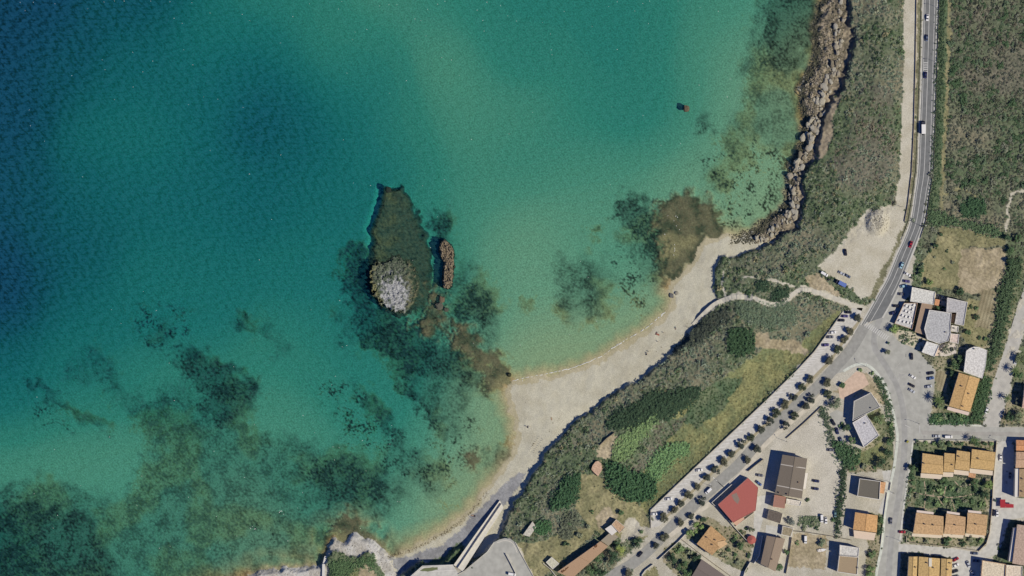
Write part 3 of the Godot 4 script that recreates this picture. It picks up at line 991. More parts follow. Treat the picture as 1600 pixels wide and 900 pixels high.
func island(called: String, label: String, outline: PackedVector2Array, height: Callable, colour: Callable, cell: float, wild := 2.6) -> void:
	# a rock standing in the sea: its upper side on a fine grid, inside an outline in plan units
	var lo := Vector2(INF, INF)
	var hi := -lo
	for q in outline:
		lo = lo.min(q)
		hi = hi.max(q)
	lo -= Vector2(8, 8)
	hi += Vector2(8, 8)
	var w := int((hi.x - lo.x) / cell) + 2
	var h := int((hi.y - lo.y) / cell) + 2
	var base := pw((lo.x + hi.x) / 2, (lo.y + hi.y) / 2, -3.0)
	var nz := FastNoiseLite.new()
	nz.seed = 31
	nz.frequency = 0.11
	nz.fractal_octaves = 4
	var pos := PackedVector3Array()
	var ok := PackedByteArray()
	var dist := PackedFloat32Array()
	for j in h:
		for i in w:
			var q := lo + Vector2(i, j) * cell
			var qq := q + Vector2(nz.get_noise_2d(q.x * 3, q.y * 3), nz.get_noise_2d(q.x * 3 + 99, q.y * 3)) * wild * 0.6 + Vector2(nz.get_noise_2d(q.x, q.y + 55), nz.get_noise_2d(q.x + 99, q.y)) * wild
			var d := 1e9
			for s in outline.size():
				d = minf(d, Geometry2D.get_closest_point_to_segment(qq, outline[s], outline[(s + 1) % outline.size()]).distance_to(qq))
			if not Geometry2D.is_point_in_polygon(qq, outline):
				d = -d
			dist.append(d)
			ok.append(1 if d > -6.0 else 0)
			var y: float = height.call(q, d, nz)
			pos.append(pw(q.x, q.y, y) - base)
	var v := PackedVector3Array()
	var n := PackedVector3Array()
	var c := PackedColorArray()
	for j in h - 1:
		for i in w - 1:
			var k := j * w + i
			if ok[k] + ok[k + 1] + ok[k + w] + ok[k + w + 1] < 4:
				continue
			var t := [k, k + 1, k + w + 1, k, k + w + 1, k + w]
			for e in 2:
				var a := pos[t[e * 3]]
				var nn := (pos[t[e * 3 + 2]] - a).cross(pos[t[e * 3 + 1]] - a).normalized()
				for f in 3:
					var q: int = t[e * 3 + f]
					v.append(pos[q])
					n.append(nn)
					var p2 := lo + Vector2(q % w, q / w) * cell
					c.append(colour.call(p2, dist[q], pos[q].y - 3.0, nz))
	var arr := []
	arr.resize(Mesh.ARRAY_MAX)
	arr[Mesh.ARRAY_VERTEX] = v
	arr[Mesh.ARRAY_NORMAL] = n
	arr[Mesh.ARRAY_COLOR] = c
	var me := ArrayMesh.new()
	me.add_surface_from_arrays(Mesh.PRIMITIVE_TRIANGLES, arr)
	var o := put(called, me, vmat("rock_surface", 0.92, "rock_grain", 0.04))
	o.position = base
	tag(o, label, "rock")

func rocks() -> void:
	island("rock_island", "pale jagged rock crest standing out of the dark shoal, the largest rock in the bay", smooth(plan([586, 412, 592, 404, 600, 410, 610, 400, 622, 398, 630, 406, 640, 402, 648, 412, 654, 424, 660, 440, 656, 464, 646, 480, 630, 491, 612, 487, 596, 476, 584, 460, 578, 440, 578, 420]), 2),
		func(q: Vector2, d: float, nz: FastNoiseLite) -> float:
			var g := nz.get_noise_2d(q.x * 0.9, q.y * 0.9)
			var f := nz.get_noise_2d(q.x * 1.5, q.y * 1.5)
			var ledge := absf(nz.get_noise_2d(q.x * 0.8 + 40.0, q.y * 1.6))
			var across := clampf((q.x - 578.0) / 80.0, 0.0, 1.0)
			var north := smoothstep(386.0, 452.0, q.y + g * 16.0)
			var top := lerpf(4.6, 0.4, pow(across, 0.9)) * lerpf(0.22, 1.0, north) - 0.7 * smoothstep(0.6, 1.0, across)
			return lerpf(-2.5, top, smoothstep(-4.0, lerpf(2.5, 9.0, across), d)) + (g * 0.9 + f * 0.35 - ledge * 1.2) * smoothstep(0.0, 6.0, d) * lerpf(0.5, 1.0, north),
		func(q: Vector2, d: float, y: float, nz: FastNoiseLite) -> Color:
			var g := nz.get_noise_2d(q.x * 0.9, q.y * 0.9)
			var f := nz.get_noise_2d(q.x * 3.0, q.y * 3.0)
			var grey := alb(112, 118, 104).lerp(alb(66, 78, 62), smoothstep(-0.2, 0.2, f + g * 0.5))
			var white := alb(168, 170, 170).lerp(alb(118, 120, 120), smoothstep(-0.05, 0.3, f + 0.3 * g))
			var core := Vector2((q.x - 617.0) / 26.0, (q.y - 460.0) / 32.0).length() + g * 0.9 + f * 0.3
			var col := grey.lerp(white, 1.0 - smoothstep(0.5, 1.05, core))
			col = col.lerp(alb(130, 128, 88), (1.0 - smoothstep(2.0, 9.0, d)) * smoothstep(404.0, 430.0, q.y) * (1.0 - smoothstep(588.0, 606.0, q.x)) * 0.8)
			col = col.lerp(alb(112, 110, 84), smoothstep(630.0, 650.0, q.x + g * 12.0) * 0.75)
			col = col.lerp(alb(52, 70, 56), 1.0 - smoothstep(-0.4, 0.9, y + g))
			return col * (1.0 + f * 0.6), 1.0, 6.0)
	island("sea_rock", "long narrow brown rock standing in the water east of the pale jagged crest", smooth(plan([688, 376, 696, 374, 703, 380, 709, 390, 710, 410, 709, 432, 706, 448, 698, 453, 691, 448, 690, 430, 692, 412, 686, 398, 684, 386]), 2),
		func(q: Vector2, d: float, nz: FastNoiseLite) -> float:
			return lerpf(-14.0, 3.2 + nz.get_noise_2d(q.x, q.y) * 1.4, smoothstep(-4.0, 3.0, d)) + nz.get_noise_2d(q.x * 2.6, q.y * 2.6) * 1.3 * smoothstep(-1.0, 3.0, d),
		func(q: Vector2, _d: float, y: float, nz: FastNoiseLite) -> Color:
			var f := nz.get_noise_2d(q.x * 3.0, q.y * 3.0)
			return alb(138, 126, 106).lerp(alb(92, 84, 70), smoothstep(-0.2, 0.3, f)).lerp(alb(60, 66, 52), 1.0 - smoothstep(-0.6, 0.8, y)) * (1.0 + f * 0.4), 1.2)
	for e in [[1073, 169, 5.5, 1.4, "small dark brown rock alone in open water off the northern cliff", [104, 94, 76]], [686, 478, 7.0, 0.9, "low grey rock breaking the surface south of the long brown rock", [96, 96, 84]], [690, 468, 5.0, 1.0, "small rusty rock just south of the long brown rock", [112, 98, 80]],
			[697, 484, 4.0, 0.9, "flat dark rock beside the low grey rock in the shallows", [84, 86, 74]], [796, 586, 3.6, 1.6, "dark block at the eastern tip of the reef by the beach corner", [70, 72, 52]], [606, 296, 5.0, 0.8, "dark knob at the northern tip of the shoal that carries the pale crest", [44, 56, 48]],
			[1050, 462, 4.0, 1.0, "grey boulder at the waterline where the pale rock flat ends", [112, 112, 110]], [1058, 458, 3.4, 1.0, "pale boulder on the beach beside the grey waterline boulder", [150, 146, 132]]]:
		var o := put("boulder", blob(e[2] * U, e[3] * 0.7, 40 + int(e[0])), mat(e[5][0], e[5][1], e[5][2], 0.95, "rough", 0.4))
		o.position = pw(e[0], e[1], maxf(0.0, ground(e[0], e[1])) + 0.1)
		tag(o, e[4], "rock")
	# boulders on the shelf under the northern cliff
	var shapes := []
	for k in 6:
		shapes.append(blob(1.0, 0.8, 60 + k, 8 + k % 3))
	var tones := [mat(178, 172, 152, 0.95, "rough", 0.3), mat(162, 154, 136, 0.95, "rough", 0.3), mat(132, 124, 106, 0.95, "rough", 0.3), mat(168, 164, 150, 0.95, "rough", 0.3)]
	var edge := [1316, 0, 1312, 40, 1310, 62, 1314, 78, 1308, 100, 1300, 120, 1288, 138, 1278, 156, 1276, 176, 1270, 200, 1266, 220, 1262, 238, 1250, 254, 1244, 272, 1242, 292, 1240, 312, 1236, 334, 1222, 350, 1204, 366, 1186, 374]
	var line := smooth(plan(edge), 6, false)
	var bands := ["at the northern end of the cliff foot", "under the upper cliff", "along the middle of the cliff foot", "under the lower cliff", "where the cliff meets the beach"]
	for k in 240:
		var t := rng.randf()
		var q := line[int(t * (line.size() - 1))] + Vector2(rng.randfn(1.0, 5.0), rng.randf_range(-5, 5))
		var g := ground(q.x, q.y)
		if g < 0.1 or g > 4.6:
			continue
		var r := clampf(absf(rng.randfn(0.0, 0.8)) + 0.6, 0.6, 2.3)
		var o := put("boulder", shapes[k % 6], tones[rng.randi() % 4])
		o.position = Vector3((q.x - 800) * U, g + r * 0.25, (q.y - 450) * U)
		o.rotation.y = rng.randfn(0.0, 0.5)
		o.scale = Vector3(r * rng.randf_range(0.6, 1.0), r * rng.randf_range(0.8, 1.3), r * rng.randf_range(0.8, 1.5))
		var b := int(t * 4.999)
		tag(o, "angular tan boulder in the tumbled rocks " + bands[b], "rock", "tumbled boulders " + bands[b])
	# loose stones too small to count: shore rubble, the rubble heap, the pebble strip
	var list := []
	for k in 12000:
		var q: Vector2
		if k < 8200:
			q = line[rng.randi() % line.size()] + Vector2(rng.randf_range(-46, 8), rng.randf_range(-8, 8))
		elif k < 9000:
			q = Vector2(rng.randfn(1370, 9), rng.randfn(345, 10))
		elif k < 9500:
			q = Vector2(rng.randf_range(1050, 1120), rng.randf_range(385, 520))
		else:
			q = Vector2(rng.randf_range(395, 620), rng.randf_range(835, 900))
		var g := ground(q.x, q.y)
		var kd := kind_at(q.x, q.y)
		if g < -0.5 or (k < 8200 and g > 4.0) or (k >= 9000 and not kd in [WHITEROCK, ROCK, PEBBLE]) or (k >= 9000 and rng.randf() < 0.6):
			continue
		var r := rng.randf_range(0.18, 0.55) if k < 8200 else rng.randf_range(0.12, 0.35)
		var tone: Color = [alb(134, 124, 104), alb(96, 92, 76), alb(156, 148, 130), alb(74, 74, 60)][rng.randi() % 4] if k < 8200 else [alb(170, 166, 150), alb(120, 114, 98), alb(150, 146, 132)][rng.randi() % 3]
		if k < 8200 and g < 1.9:
			tone = tone.lerp(alb(70, 72, 58), 0.75)
		list.append([Transform3D(Basis(Vector3.UP, rng.randf() * TAU).scaled(Vector3(r, r * 0.8, r * rng.randf_range(0.7, 1.3))), pw(q.x, q.y, g)), tone])
	var wrack := []
	var tide := smooth(plan([606, 872, 640, 862, 676, 844, 704, 828, 730, 806, 760, 772]), 8, false)
	for k in 520:
		var q := tide[rng.randi() % tide.size()] + Vector2(rng.randfn(0, 1.6), rng.randfn(0, 1.6))
		if k > 340:
			q = Vector2(rng.randf_range(800, 1080), rng.randf_range(480, 700))
			if not kind_at(q.x, q.y) == SAND or rng.randf() < 0.5:
				continue
			if k > 400:
				q = smooth(plan([836, 700, 862, 676, 884, 654, 910, 640, 960, 604, 1000, 584, 1030, 560, 1060, 534, 1080, 505]), 6, false)[rng.randi() % 48] + Vector2(rng.randfn(-4, 2.5), rng.randfn(-4, 2.5))
		var r := rng.randf_range(0.12, 0.34)
		wrack.append([Transform3D(Basis(Vector3.UP, rng.randf() * TAU).scaled(Vector3(r, 0.1, r * rng.randf_range(0.5, 1.5))), pw(q.x, q.y, maxf(0.02, ground(q.x, q.y)) + 0.02)), alb(96, 88, 66)])
	scatter("seaweed_wrack", blob(1.0, 0.8, 77, 7), wrack, "dark dried seaweed and debris strewn along the beach", "rubble")
	scatter("shore_rubble", blob(1.0, 0.8, 71, 7), list, "loose stones and rubble lying on the rocky shore and the heap", "rubble")

func scatter(called: String, mesh: Mesh, list: Array, label: String, category: String) -> void:
	var mm := MultiMesh.new()
	mm.transform_format = MultiMesh.TRANSFORM_3D
	mm.use_colors = true
	mm.mesh = mesh
	mm.instance_count = list.size()
	for i in list.size():
		mm.set_instance_transform(i, list[i][0])
		mm.set_instance_color(i, list[i][1])
	var o := MultiMeshInstance3D.new()
	o.multimesh = mm
	o.material_override = vmat("leafy" if category != "rubble" else "stony", 0.95)
	o.name = numbered(called)
	o.set_meta("kind", "stuff")
	tag(o, label, category)
	add_child(o)

# ------------------------------------------------------------------ plants
func clump(r: float, h: float, count: int, leaf: float, seed_: int, col := Color(-1, 0, 0), spread := 0.5) -> MB:     # leaves in lumps through a dome
	var g := RandomNumberGenerator.new()
	g.seed = seed_
	var m := MB.new()
	var lumps := []
	for k in 9:
		var a := g.randf() * TAU
		var d := sqrt(g.randf()) * r * 0.72
		lumps.append([Vector3(cos(a) * d, h * g.randf_range(0.35, 0.8) * (1.0 - 0.35 * d / r), sin(a) * d), r * g.randf_range(0.28, 0.5)])
	for k in count:
		var l: Array = lumps[g.randi() % lumps.size()]
		var dir := Vector3(g.randfn(), g.randfn() + 0.35, g.randfn()).normalized()
		var p: Vector3 = l[0] + dir * l[1] * g.randf_range(0.55, 1.05) * Vector3(1, h / r * 0.8, 1)
		var nn := (dir + Vector3(g.randfn(), g.randfn() + 0.6, g.randfn()) * spread).normalized()
		var c := col
		if col.r >= 0:
			c = col * g.randf_range(0.7, 1.35)
		m.leaf(p, nn, leaf * g.randf_range(0.7, 1.3), g.randf() * TAU, (dir + Vector3.UP * 0.5).normalized(), c)
	return m

func leaf_mat(r: float, g: float, b: float) -> StandardMaterial3D:
	var key := "leaf_%d_%d_%d" % [r, g, b]
	if not mats.has(key):
		var m := StandardMaterial3D.new()
		m.vertex_color_use_as_albedo = true
		m.albedo_color = (alb(r, g, b) * 1.75).linear_to_srgb()
		m.roughness = 0.8
		m.metallic_specular = 0.25
		m.backlight_enabled = true
		m.backlight = Color(0.25, 0.3, 0.2)
		mats[key] = m
	return mats[key]

func heath() -> void:
	var bush := clump(1.0, 0.85, 44, 0.3, 3, Color(-1, 0, 0), 0.8).done()
	var west := []
	var east := []
	var tuft := []
	for k in 125000:
		var x := rng.randf_range(500, 1640)
		var y := rng.randf_range(-40, 940)
		var c := kind_at(x, y)
		if not c in [SCRUB, BROWN, GREEN, YELLOW, DRY, GARDEN, VERGE]:
			continue
		var g := ground(x, y)
		if g < 3.0:
			continue
		var gx := clampi(int((x - OX) / C), 0, NX - 1)
		var gy := clampi(int((y - OY) / C), 0, NY - 1)
		var nm := n_mid[gy * NX + gx] / 255.0
		var nb := n_big[gy * NX + gx] / 255.0
		var tone: Color
		var r := 0.0
		var pick := rng.randf()
		if c == SCRUB or c == BROWN:
			if rng.randf() > 0.35 + 0.8 * nm:
				continue
			r = rng.randf_range(0.35, 0.85) * (0.7 + 0.8 * nm)
			if rng.randf() < 0.04:
				r *= 1.9
			tone = alb(84, 102, 74) if pick < 0.45 else (alb(120, 130, 110) if pick < 0.72 else (alb(58, 74, 56) if pick < 0.9 else alb(130, 126, 98)))
			if c == BROWN and pick > 0.6:
				tone = alb(112, 108, 92)
			tone = tone.lerp(alb(120, 132, 118), smoothstep(0.5, 0.7, nb) * 0.5)
			if x > 1440:
				tone = tone.lerp(alb(92, 92, 82), 0.6)
			else:
				tone = tone * 1.14
		elif c == GREEN:
			r = rng.randf_range(0.3, 0.7)
			tone = alb(66, 90, 62) if pick < 0.6 else alb(96, 112, 80)
		elif c == GARDEN:
			if pick < 0.5:
				continue
			r = rng.randf_range(0.25, 0.7)
			tone = alb(72, 92, 60) if pick < 0.8 else alb(110, 116, 76)
		elif c == YELLOW:
			r = rng.randf_range(0.2, 0.45)
			tone = alb(134, 132, 90) if pick < 0.6 else alb(100, 112, 80)
		else:
			if pick < 0.75:
				continue
			r = rng.randf_range(0.2, 0.45)
			tone = alb(110, 112, 82)
		var e := [Transform3D(Basis(Vector3.UP, rng.randf() * TAU).scaled(Vector3(r, r * rng.randf_range(0.6, 1.1), r)), pw(x, y, g - 0.05)), tone * 1.25]
		if c in [YELLOW, DRY, VERGE, GARDEN]:
			tuft.append(e)
		elif x > 1440:
			east.append(e)
		else:
			west.append(e)
	var shrub := clump(1.0, 0.7, 120, 0.2, 9, Color(-1, 0, 0), 0.8).done()
	var big := []
	for k in 5200:
		var x := rng.randf_range(800, 1660) if k < 2600 else rng.randf_range(1440, 1660)
		var y := rng.randf_range(-40, 860) if k < 2600 else rng.randf_range(-40, 360)
		if not kind_at(x, y) in [SCRUB, BROWN]:
			continue
		var g := ground(x, y)
		if g < 5.2:
			continue
		var gx := clampi(int((x - OX) / C), 0, NX - 1)
		var gy := clampi(int((y - OY) / C), 0, NY - 1)
		if n_warp[gy * NX + gx] + n_big[gy * NX + gx] > 232 + rng.randf_range(-50, 50):
			continue
		var r := rng.randf_range(0.9, 1.7) if rng.randf() < 0.85 else rng.randf_range(1.7, 3.0)
		var tone := alb(66, 86, 62) if rng.randf() < 0.5 else (alb(84, 100, 78) if rng.randf() < 0.6 else alb(106, 110, 94))
		big.append([Transform3D(Basis(Vector3.UP, rng.randf() * TAU).scaled(Vector3(r, r * rng.randf_range(0.5, 0.8), r * rng.randf_range(0.7, 1.3))), pw(x, y, g - 0.1)), tone * 1.35])
	scatter("heath_bushes", shrub, big, "larger green bushes scattered through the scrub of the heath and the bluff", "scrub")
	scatter("coastal_scrub", bush, west, "grey green maquis scrub covering the bluff between beach and road", "scrub")
	scatter("roadside_scrub", bush, east, "dense mixed scrub on the heath east of the main road", "scrub")
	scatter("grass_tufts", bush, tuft, "tufts of long grass and weeds on the meadow and in the gardens", "grass")

func thicket(called: String, label: String, category: String, outline: Array, height: float, leaf: float, density: float, tone: Array, seed_: int, mixed := 0.35) -> void:
	# one mass of foliage over an outline in plan units, with lumps and hollows
	var g := RandomNumberGenerator.new()
	g.seed = seed_
	var p := smooth(plan(outline), 3)
	var lo := Vector2(INF, INF)
	var hi := -lo
	for q in p:
		lo = lo.min(q)
		hi = hi.max(q)
	var mid := (lo + hi) / 2
	var base := pw(mid.x, mid.y, ground(mid.x, mid.y))
	var nz := FastNoiseLite.new()
	nz.seed = seed_
	nz.frequency = 0.13
	var m := MB.new()
	var n := int((hi.x - lo.x) * (hi.y - lo.y) * density)
	for k in n:
		var q := Vector2(g.randf_range(lo.x, hi.x), g.randf_range(lo.y, hi.y))
		var w := q + Vector2(nz.get_noise_2d(q.x, q.y), nz.get_noise_2d(q.x + 70, q.y)) * 11.0 + Vector2(g.randfn(), g.randfn()) * 2.4
		if not Geometry2D.is_point_in_polygon(w, p):
			continue
		var d := 1e9
		for s in p.size():
			d = minf(d, Geometry2D.get_closest_point_to_segment(w, p[s], p[(s + 1) % p.size()]).distance_to(w))
		var lump := 0.62 + 0.55 * nz.get_noise_2d(q.x * 1.3, q.y * 1.3)
		var y := height * minf(1.0, 0.3 + d / 7.0) * lump * sqrt(g.randf_range(0.35, 1.0))
		var nn := Vector3(g.randfn(), 1.1 + absf(g.randfn()), g.randfn()).normalized()
		var c := Color(1, 1, 1) * (g.randf_range(0.65, 1.3) + mixed * nz.get_noise_2d(q.x * 2.0 + 500, q.y * 2.0))
		m.leaf(pw(q.x, q.y, ground(q.x, q.y) + y) - base, nn, leaf * g.randf_range(0.6, 1.3), g.randf() * TAU, nn, c)
	var o := put(called, m.done(), leaf_mat(tone[0], tone[1], tone[2]))
	o.position = base
	tag(o, label, category)

func thickets() -> void:
	thicket("bush", "big round dark green bush on the bluff below the bare rocky bank", "bush", [1138, 530, 1142, 516, 1156, 512, 1172, 516, 1180, 530, 1176, 548, 1160, 558, 1144, 552, 1136, 542], 3.2, 0.4, 3.2, [58, 80, 56], 1)
	thicket("thicket", "broad flat dark thicket in the hollow of the meadow", "bush", [950, 655, 965, 640, 1000, 628, 1015, 615, 1050, 612, 1085, 604, 1097, 610, 1085, 628, 1050, 650, 1020, 660, 985, 668, 960, 672, 945, 665], 2.0, 0.4, 3.0, [54, 72, 54], 2)
	thicket("thicket", "tall dark green grove on the meadow by the dirt clearing", "bush", [946, 728, 960, 722, 985, 738, 1008, 742, 1024, 752, 1026, 772, 1010, 784, 985, 782, 962, 770, 948, 752], 4.2, 0.45, 3.0, [60, 87, 60], 3)
	thicket("reed_bed", "bright green reeds in a band along the lower meadow", "reeds", [1008, 738, 1022, 712, 1040, 696, 1066, 690, 1078, 696, 1074, 710, 1052, 722, 1036, 742, 1020, 752], 2.4, 0.34, 3.2, [100, 129, 87], 4, 0.6)
	thicket("reed_bed", "yellow green reeds beside the broad dark thicket", "reeds", [962, 690, 985, 672, 1004, 655, 1024, 645, 1030, 656, 1012, 676, 992, 700, 972, 720, 956, 716], 2.2, 0.34, 2.6, [112, 134, 90], 5, 0.6)
	thicket("thicket", "elongated dark bush mass at the edge of the bluff above the pebbles", "bush", [860, 786, 872, 762, 890, 744, 906, 740, 906, 764, 896, 784, 876, 796, 862, 798], 3.0, 0.42, 3.0, [57, 83, 58], 6)
	thicket("bush", "rounded green bush next to the pale concrete slab", "bush", [834, 818, 846, 812, 858, 816, 862, 826, 854, 834, 842, 836, 834, 828], 2.4, 0.38, 3.4, [63, 92, 61], 7)
	thicket("bush", "dark flat bush enclosed by the bend of the footpath", "bush", [1206, 460, 1216, 448, 1230, 448, 1234, 456, 1224, 468, 1212, 472, 1200, 468], 1.8, 0.38, 3.4, [54, 73, 55], 8)
	thicket("bush", "dark flat bush on the slope west of the footpath bend", "bush", [1180, 446, 1192, 438, 1202, 442, 1200, 454, 1188, 456], 1.8, 0.38, 3.2, [54, 73, 55], 9)
	thicket("thicket", "long dark hedge bank along the east side of the main road", "hedge", [1470, -40, 1476, -40, 1473, 60, 1469, 140, 1465, 220, 1459, 290, 1453, 330, 1450, 330, 1456, 290, 1462, 200, 1466, 100, 1469, 20], 2.4, 0.4, 2.2, [59, 75, 56], 10)
	thicket("thicket", "green thicket between the scrub heath and the dry allotment", "bush", [1452, 330, 1470, 332, 1500, 345, 1530, 350, 1560, 358, 1570, 372, 1540, 366, 1500, 352, 1468, 350, 1450, 350], 2.4, 0.4, 3.0, [77, 96, 69], 11)
	thicket("thicket", "dark bush mass in the corner of the heath above the allotment", "bush", [1500, 322, 1516, 310, 1536, 312, 1540, 330, 1520, 340, 1504, 336], 2.4, 0.42, 3.0, [58, 82, 58], 12)
	thicket("hedge", "tall mixed hedge between the tilled garden and the side street", "hedge", [1562, 450, 1574, 420, 1590, 400, 1598, 412, 1586, 446, 1576, 490, 1566, 530, 1558, 555, 1546, 580, 1538, 575, 1548, 540, 1556, 500], 3.0, 0.42, 2.6, [67, 84, 61], 13)
	thicket("hedge", "broad green hedge between the tiled house and the side street", "hedge", [1534, 590, 1546, 588, 1550, 596, 1544, 620, 1536, 650, 1526, 662, 1516, 656, 1522, 630, 1528, 606], 2.6, 0.4, 3.0, [64, 85, 59], 14)
	thicket("hedge", "green hedge row along the front of the tiled house garden", "hedge", [1452, 662, 1454, 648, 1470, 646, 1490, 646, 1514, 648, 1516, 660, 1490, 664, 1468, 664], 1.9, 0.36, 3.2, [66, 91, 63], 15)
	thicket("hedge", "dense hedge following the curve of the street above the flat roofed villa", "hedge", [1366, 586, 1372, 590, 1382, 606, 1390, 634, 1396, 660, 1398, 684, 1392, 684, 1390, 660, 1384, 636, 1376, 610, 1366, 594], 1.8, 0.34, 3.2, [60, 80, 56], 16)
	thicket("hedge", "dark clipped hedge on the drive beside the gravel lot", "hedge", [1279, 640, 1285, 634, 1290, 640, 1296, 660, 1302, 682, 1304, 700, 1298, 696, 1292, 670, 1284, 652], 1.9, 0.34, 3.4, [69, 83, 66], 17)
	thicket("hedge", "tall dark hedge between the gravel lot and the grey roofed yard", "hedge", [1315, 734, 1322, 730, 1322, 750, 1318, 780, 1312, 810, 1310, 838, 1304, 838, 1306, 806, 1310, 780, 1314, 755], 3.6, 0.4, 3.4, [51, 67, 51], 18)
	thicket("thicket", "green bushes crowding the western corner of the villa garden", "bush", [1300, 690, 1312, 690, 1330, 702, 1344, 702, 1340, 722, 1328, 736, 1316, 724, 1306, 708], 3.2, 0.4, 3.0, [64, 87, 61], 19)
	thicket("thicket", "low ivy and weeds climbing the rocky cape below the ramp", "bush", [520, 878, 545, 876, 562, 875, 578, 870, 586, 885, 580, 890, 566, 884, 556, 890, 542, 900, 536, 940, 516, 940, 514, 890], 1.4, 0.34, 2.6, [75, 97, 66], 20)
	thicket("thicket", "bushes on the weedy plot behind the dark brown shed", "bush", [1246, 812, 1258, 806, 1276, 808, 1282, 816, 1270, 824, 1252, 822], 1.4, 0.34, 2.8, [86, 100, 75], 21)
	thicket("thicket", "grey green thicket in front of the ruined long house", "bush", [872, 828, 884, 806, 898, 800, 906, 812, 896, 830, 890, 842, 878, 842], 2.2, 0.38, 2.8, [88, 94, 78], 22)
	thicket("thicket", "scrub with reddish patches on the slope under the footpath", "bush", [1148, 476, 1180, 470, 1200, 478, 1230, 470, 1250, 490, 1230, 510, 1190, 512, 1160, 500], 1.1, 0.34, 1.8, [93, 108, 87], 23, 0.6)
	thicket("thicket", "dark shaded scrub hanging over the foot of the beach path", "bush", [1082, 518, 1100, 500, 1124, 484, 1142, 478, 1140, 496, 1120, 512, 1098, 530, 1072, 545, 1058, 556, 1050, 552, 1064, 536], 1.6, 0.36, 2.4, [65, 72, 63], 24)

func foam() -> void:
	# flecks of foam on the open water and thin streaks where swell breaks on the reef
	var b := MB.new()
	var fleck := func(q: Vector2, a: float, c: float, turn: float) -> void:
		var at := pw(q.x, q.y, 0.05)
		var pts := []
		for s in 6:
			var t := TAU * s / 6.0
			var p := Vector2(cos(t) * a, sin(t) * c).rotated(turn) * rng.randf_range(0.6, 1.2)
			pts.append(at + Vector3(p.x, 0, p.y))
		for s in range(1, 5):
			b.tri(pts[0], pts[s], pts[s + 1])
	for k in 170:
		var q := Vector2(rng.randf_range(0, 1150), 900.0 * pow(rng.randf(), 2.6))
		if k > 140:
			q = Vector2(rng.randf_range(0, 640), rng.randf_range(600, 880))
		if ground(q.x, q.y) < -0.6:
			fleck.call(q, rng.randf_range(0.14, 0.3), rng.randf_range(0.1, 0.2), rng.randf() * TAU)
	for e in [[1062, 344, 34, 18, 7], [1056, 392, 4, 12, 6], [395, 828, 12, 8, 4], [438, 800, 6, 4, 3], [820, 596, 30, 3, 4]]:
		for k in e[4]:
			var q := Vector2(e[0] + rng.randfn(0, e[2] * 0.4), e[1] + rng.randfn(0, e[3] * 0.4))
			if ground(q.x, q.y) < 0.0:
				fleck.call(q, rng.randf_range(0.3, 0.6), rng.randf_range(0.1, 0.2), rng.randf_range(0.6, 1.8))
	var line := smooth(plan([1040, 490, 1020, 508, 996, 524, 968, 540, 944, 557, 912, 571, 880, 581, 840, 589, 802, 597]), 10, false)
	for k in line.size():
		if rng.randf() < 0.75:
			var d := (line[mini(k + 1, line.size() - 1)] - line[maxi(k - 1, 0)]).angle()
			fleck.call(line[k] + Vector2(rng.randf_range(-2.2, -0.6), rng.randf_range(-2.2, -0.6)), rng.randf_range(0.7, 1.6), rng.randf_range(0.12, 0.3), d)
	var o := put("sea_foam", b.done(), mat(214, 216, 210, 0.8))
	o.set_meta("kind", "stuff")
	tag(o, "white flecks and thin lines of foam on the water", "foam")

# ------------------------------------------------------------------ roads, pavements, walls
func sheet(called: String, outline: PackedVector2Array, lift: float, m: Material, parent: Node3D = null, kerb := 0.0) -> MeshInstance3D:
	var b := MB.new()
	var p := metres(outline)
	if kerb > 0.0:
		b.prism(p, TOP - 0.05, TOP + lift)
	else:
		b.flat(p, TOP + lift)
	var o := put(called, b.done(), m, parent)
	if parent == null:
		o.set_meta("kind", "structure")
	return o

func draped(called: String, line: PackedVector2Array, width: float, lift: float, m: Material) -> void:
	var b := MB.new()
	var rows := []
	for i in line.size():
		var d := (line[mini(i + 1, line.size() - 1)] - line[maxi(i - 1, 0)]).normalized()
		var nn := Vector2(-d.y, d.x) * width * 0.5
		var hi := -INF
		for s in 5:
			var q := line[i] + nn * (s * 0.5 - 1.0)
			hi = maxf(hi, ground(q.x, q.y))
		rows.append([pw(line[i].x + nn.x, line[i].y + nn.y, hi + lift), pw(line[i].x - nn.x, line[i].y - nn.y, hi + lift)])
	for i in rows.size() - 1:
		var a: Array = rows[i]
		var c: Array = rows[i + 1]
		b.quad(a[0], a[1], c[1], c[0])
		for s in 2:
			b.quad(a[s], c[s], c[s] - Vector3(0, 0.9, 0), a[s] - Vector3(0, 0.9, 0))
	structure(called, b.done(), m)

func wall(called: String, label: String, category: String, pts: Array, low: float, high: float, thick: float, m: Material) -> void:
	# low and high above the town level, or above the ground where low is below -50
	var p := plan(pts)
	var base := pw(p[0].x, p[0].y, TOP)
	var b := MB.new()
	for i in p.size() - 1:
		var a := pw(p[i].x, p[i].y) - Vector3(base.x, 0, base.z)
		var c := pw(p[i + 1].x, p[i + 1].y) - Vector3(base.x, 0, base.z)
		var d := c - a
		var y0 := low
		var y1 := high
		if low < -50.0:
			var g := minf(ground(p[i].x, p[i].y), ground(p[i + 1].x, p[i + 1].y)) - TOP
			y0 = g - 0.4
			y1 = maxf(ground(p[i].x, p[i].y), ground(p[i + 1].x, p[i + 1].y)) - TOP + high
		b.box(Vector3((a.x + c.x) / 2, (y0 + y1) / 2 + i * 0.003, (a.z + c.z) / 2), Vector3(thick, y1 - y0, d.length() + thick * 0.9), atan2(d.x, d.z))
	var o := put(called, b.done(), m)
	o.position = base
	tag(o, label, category)

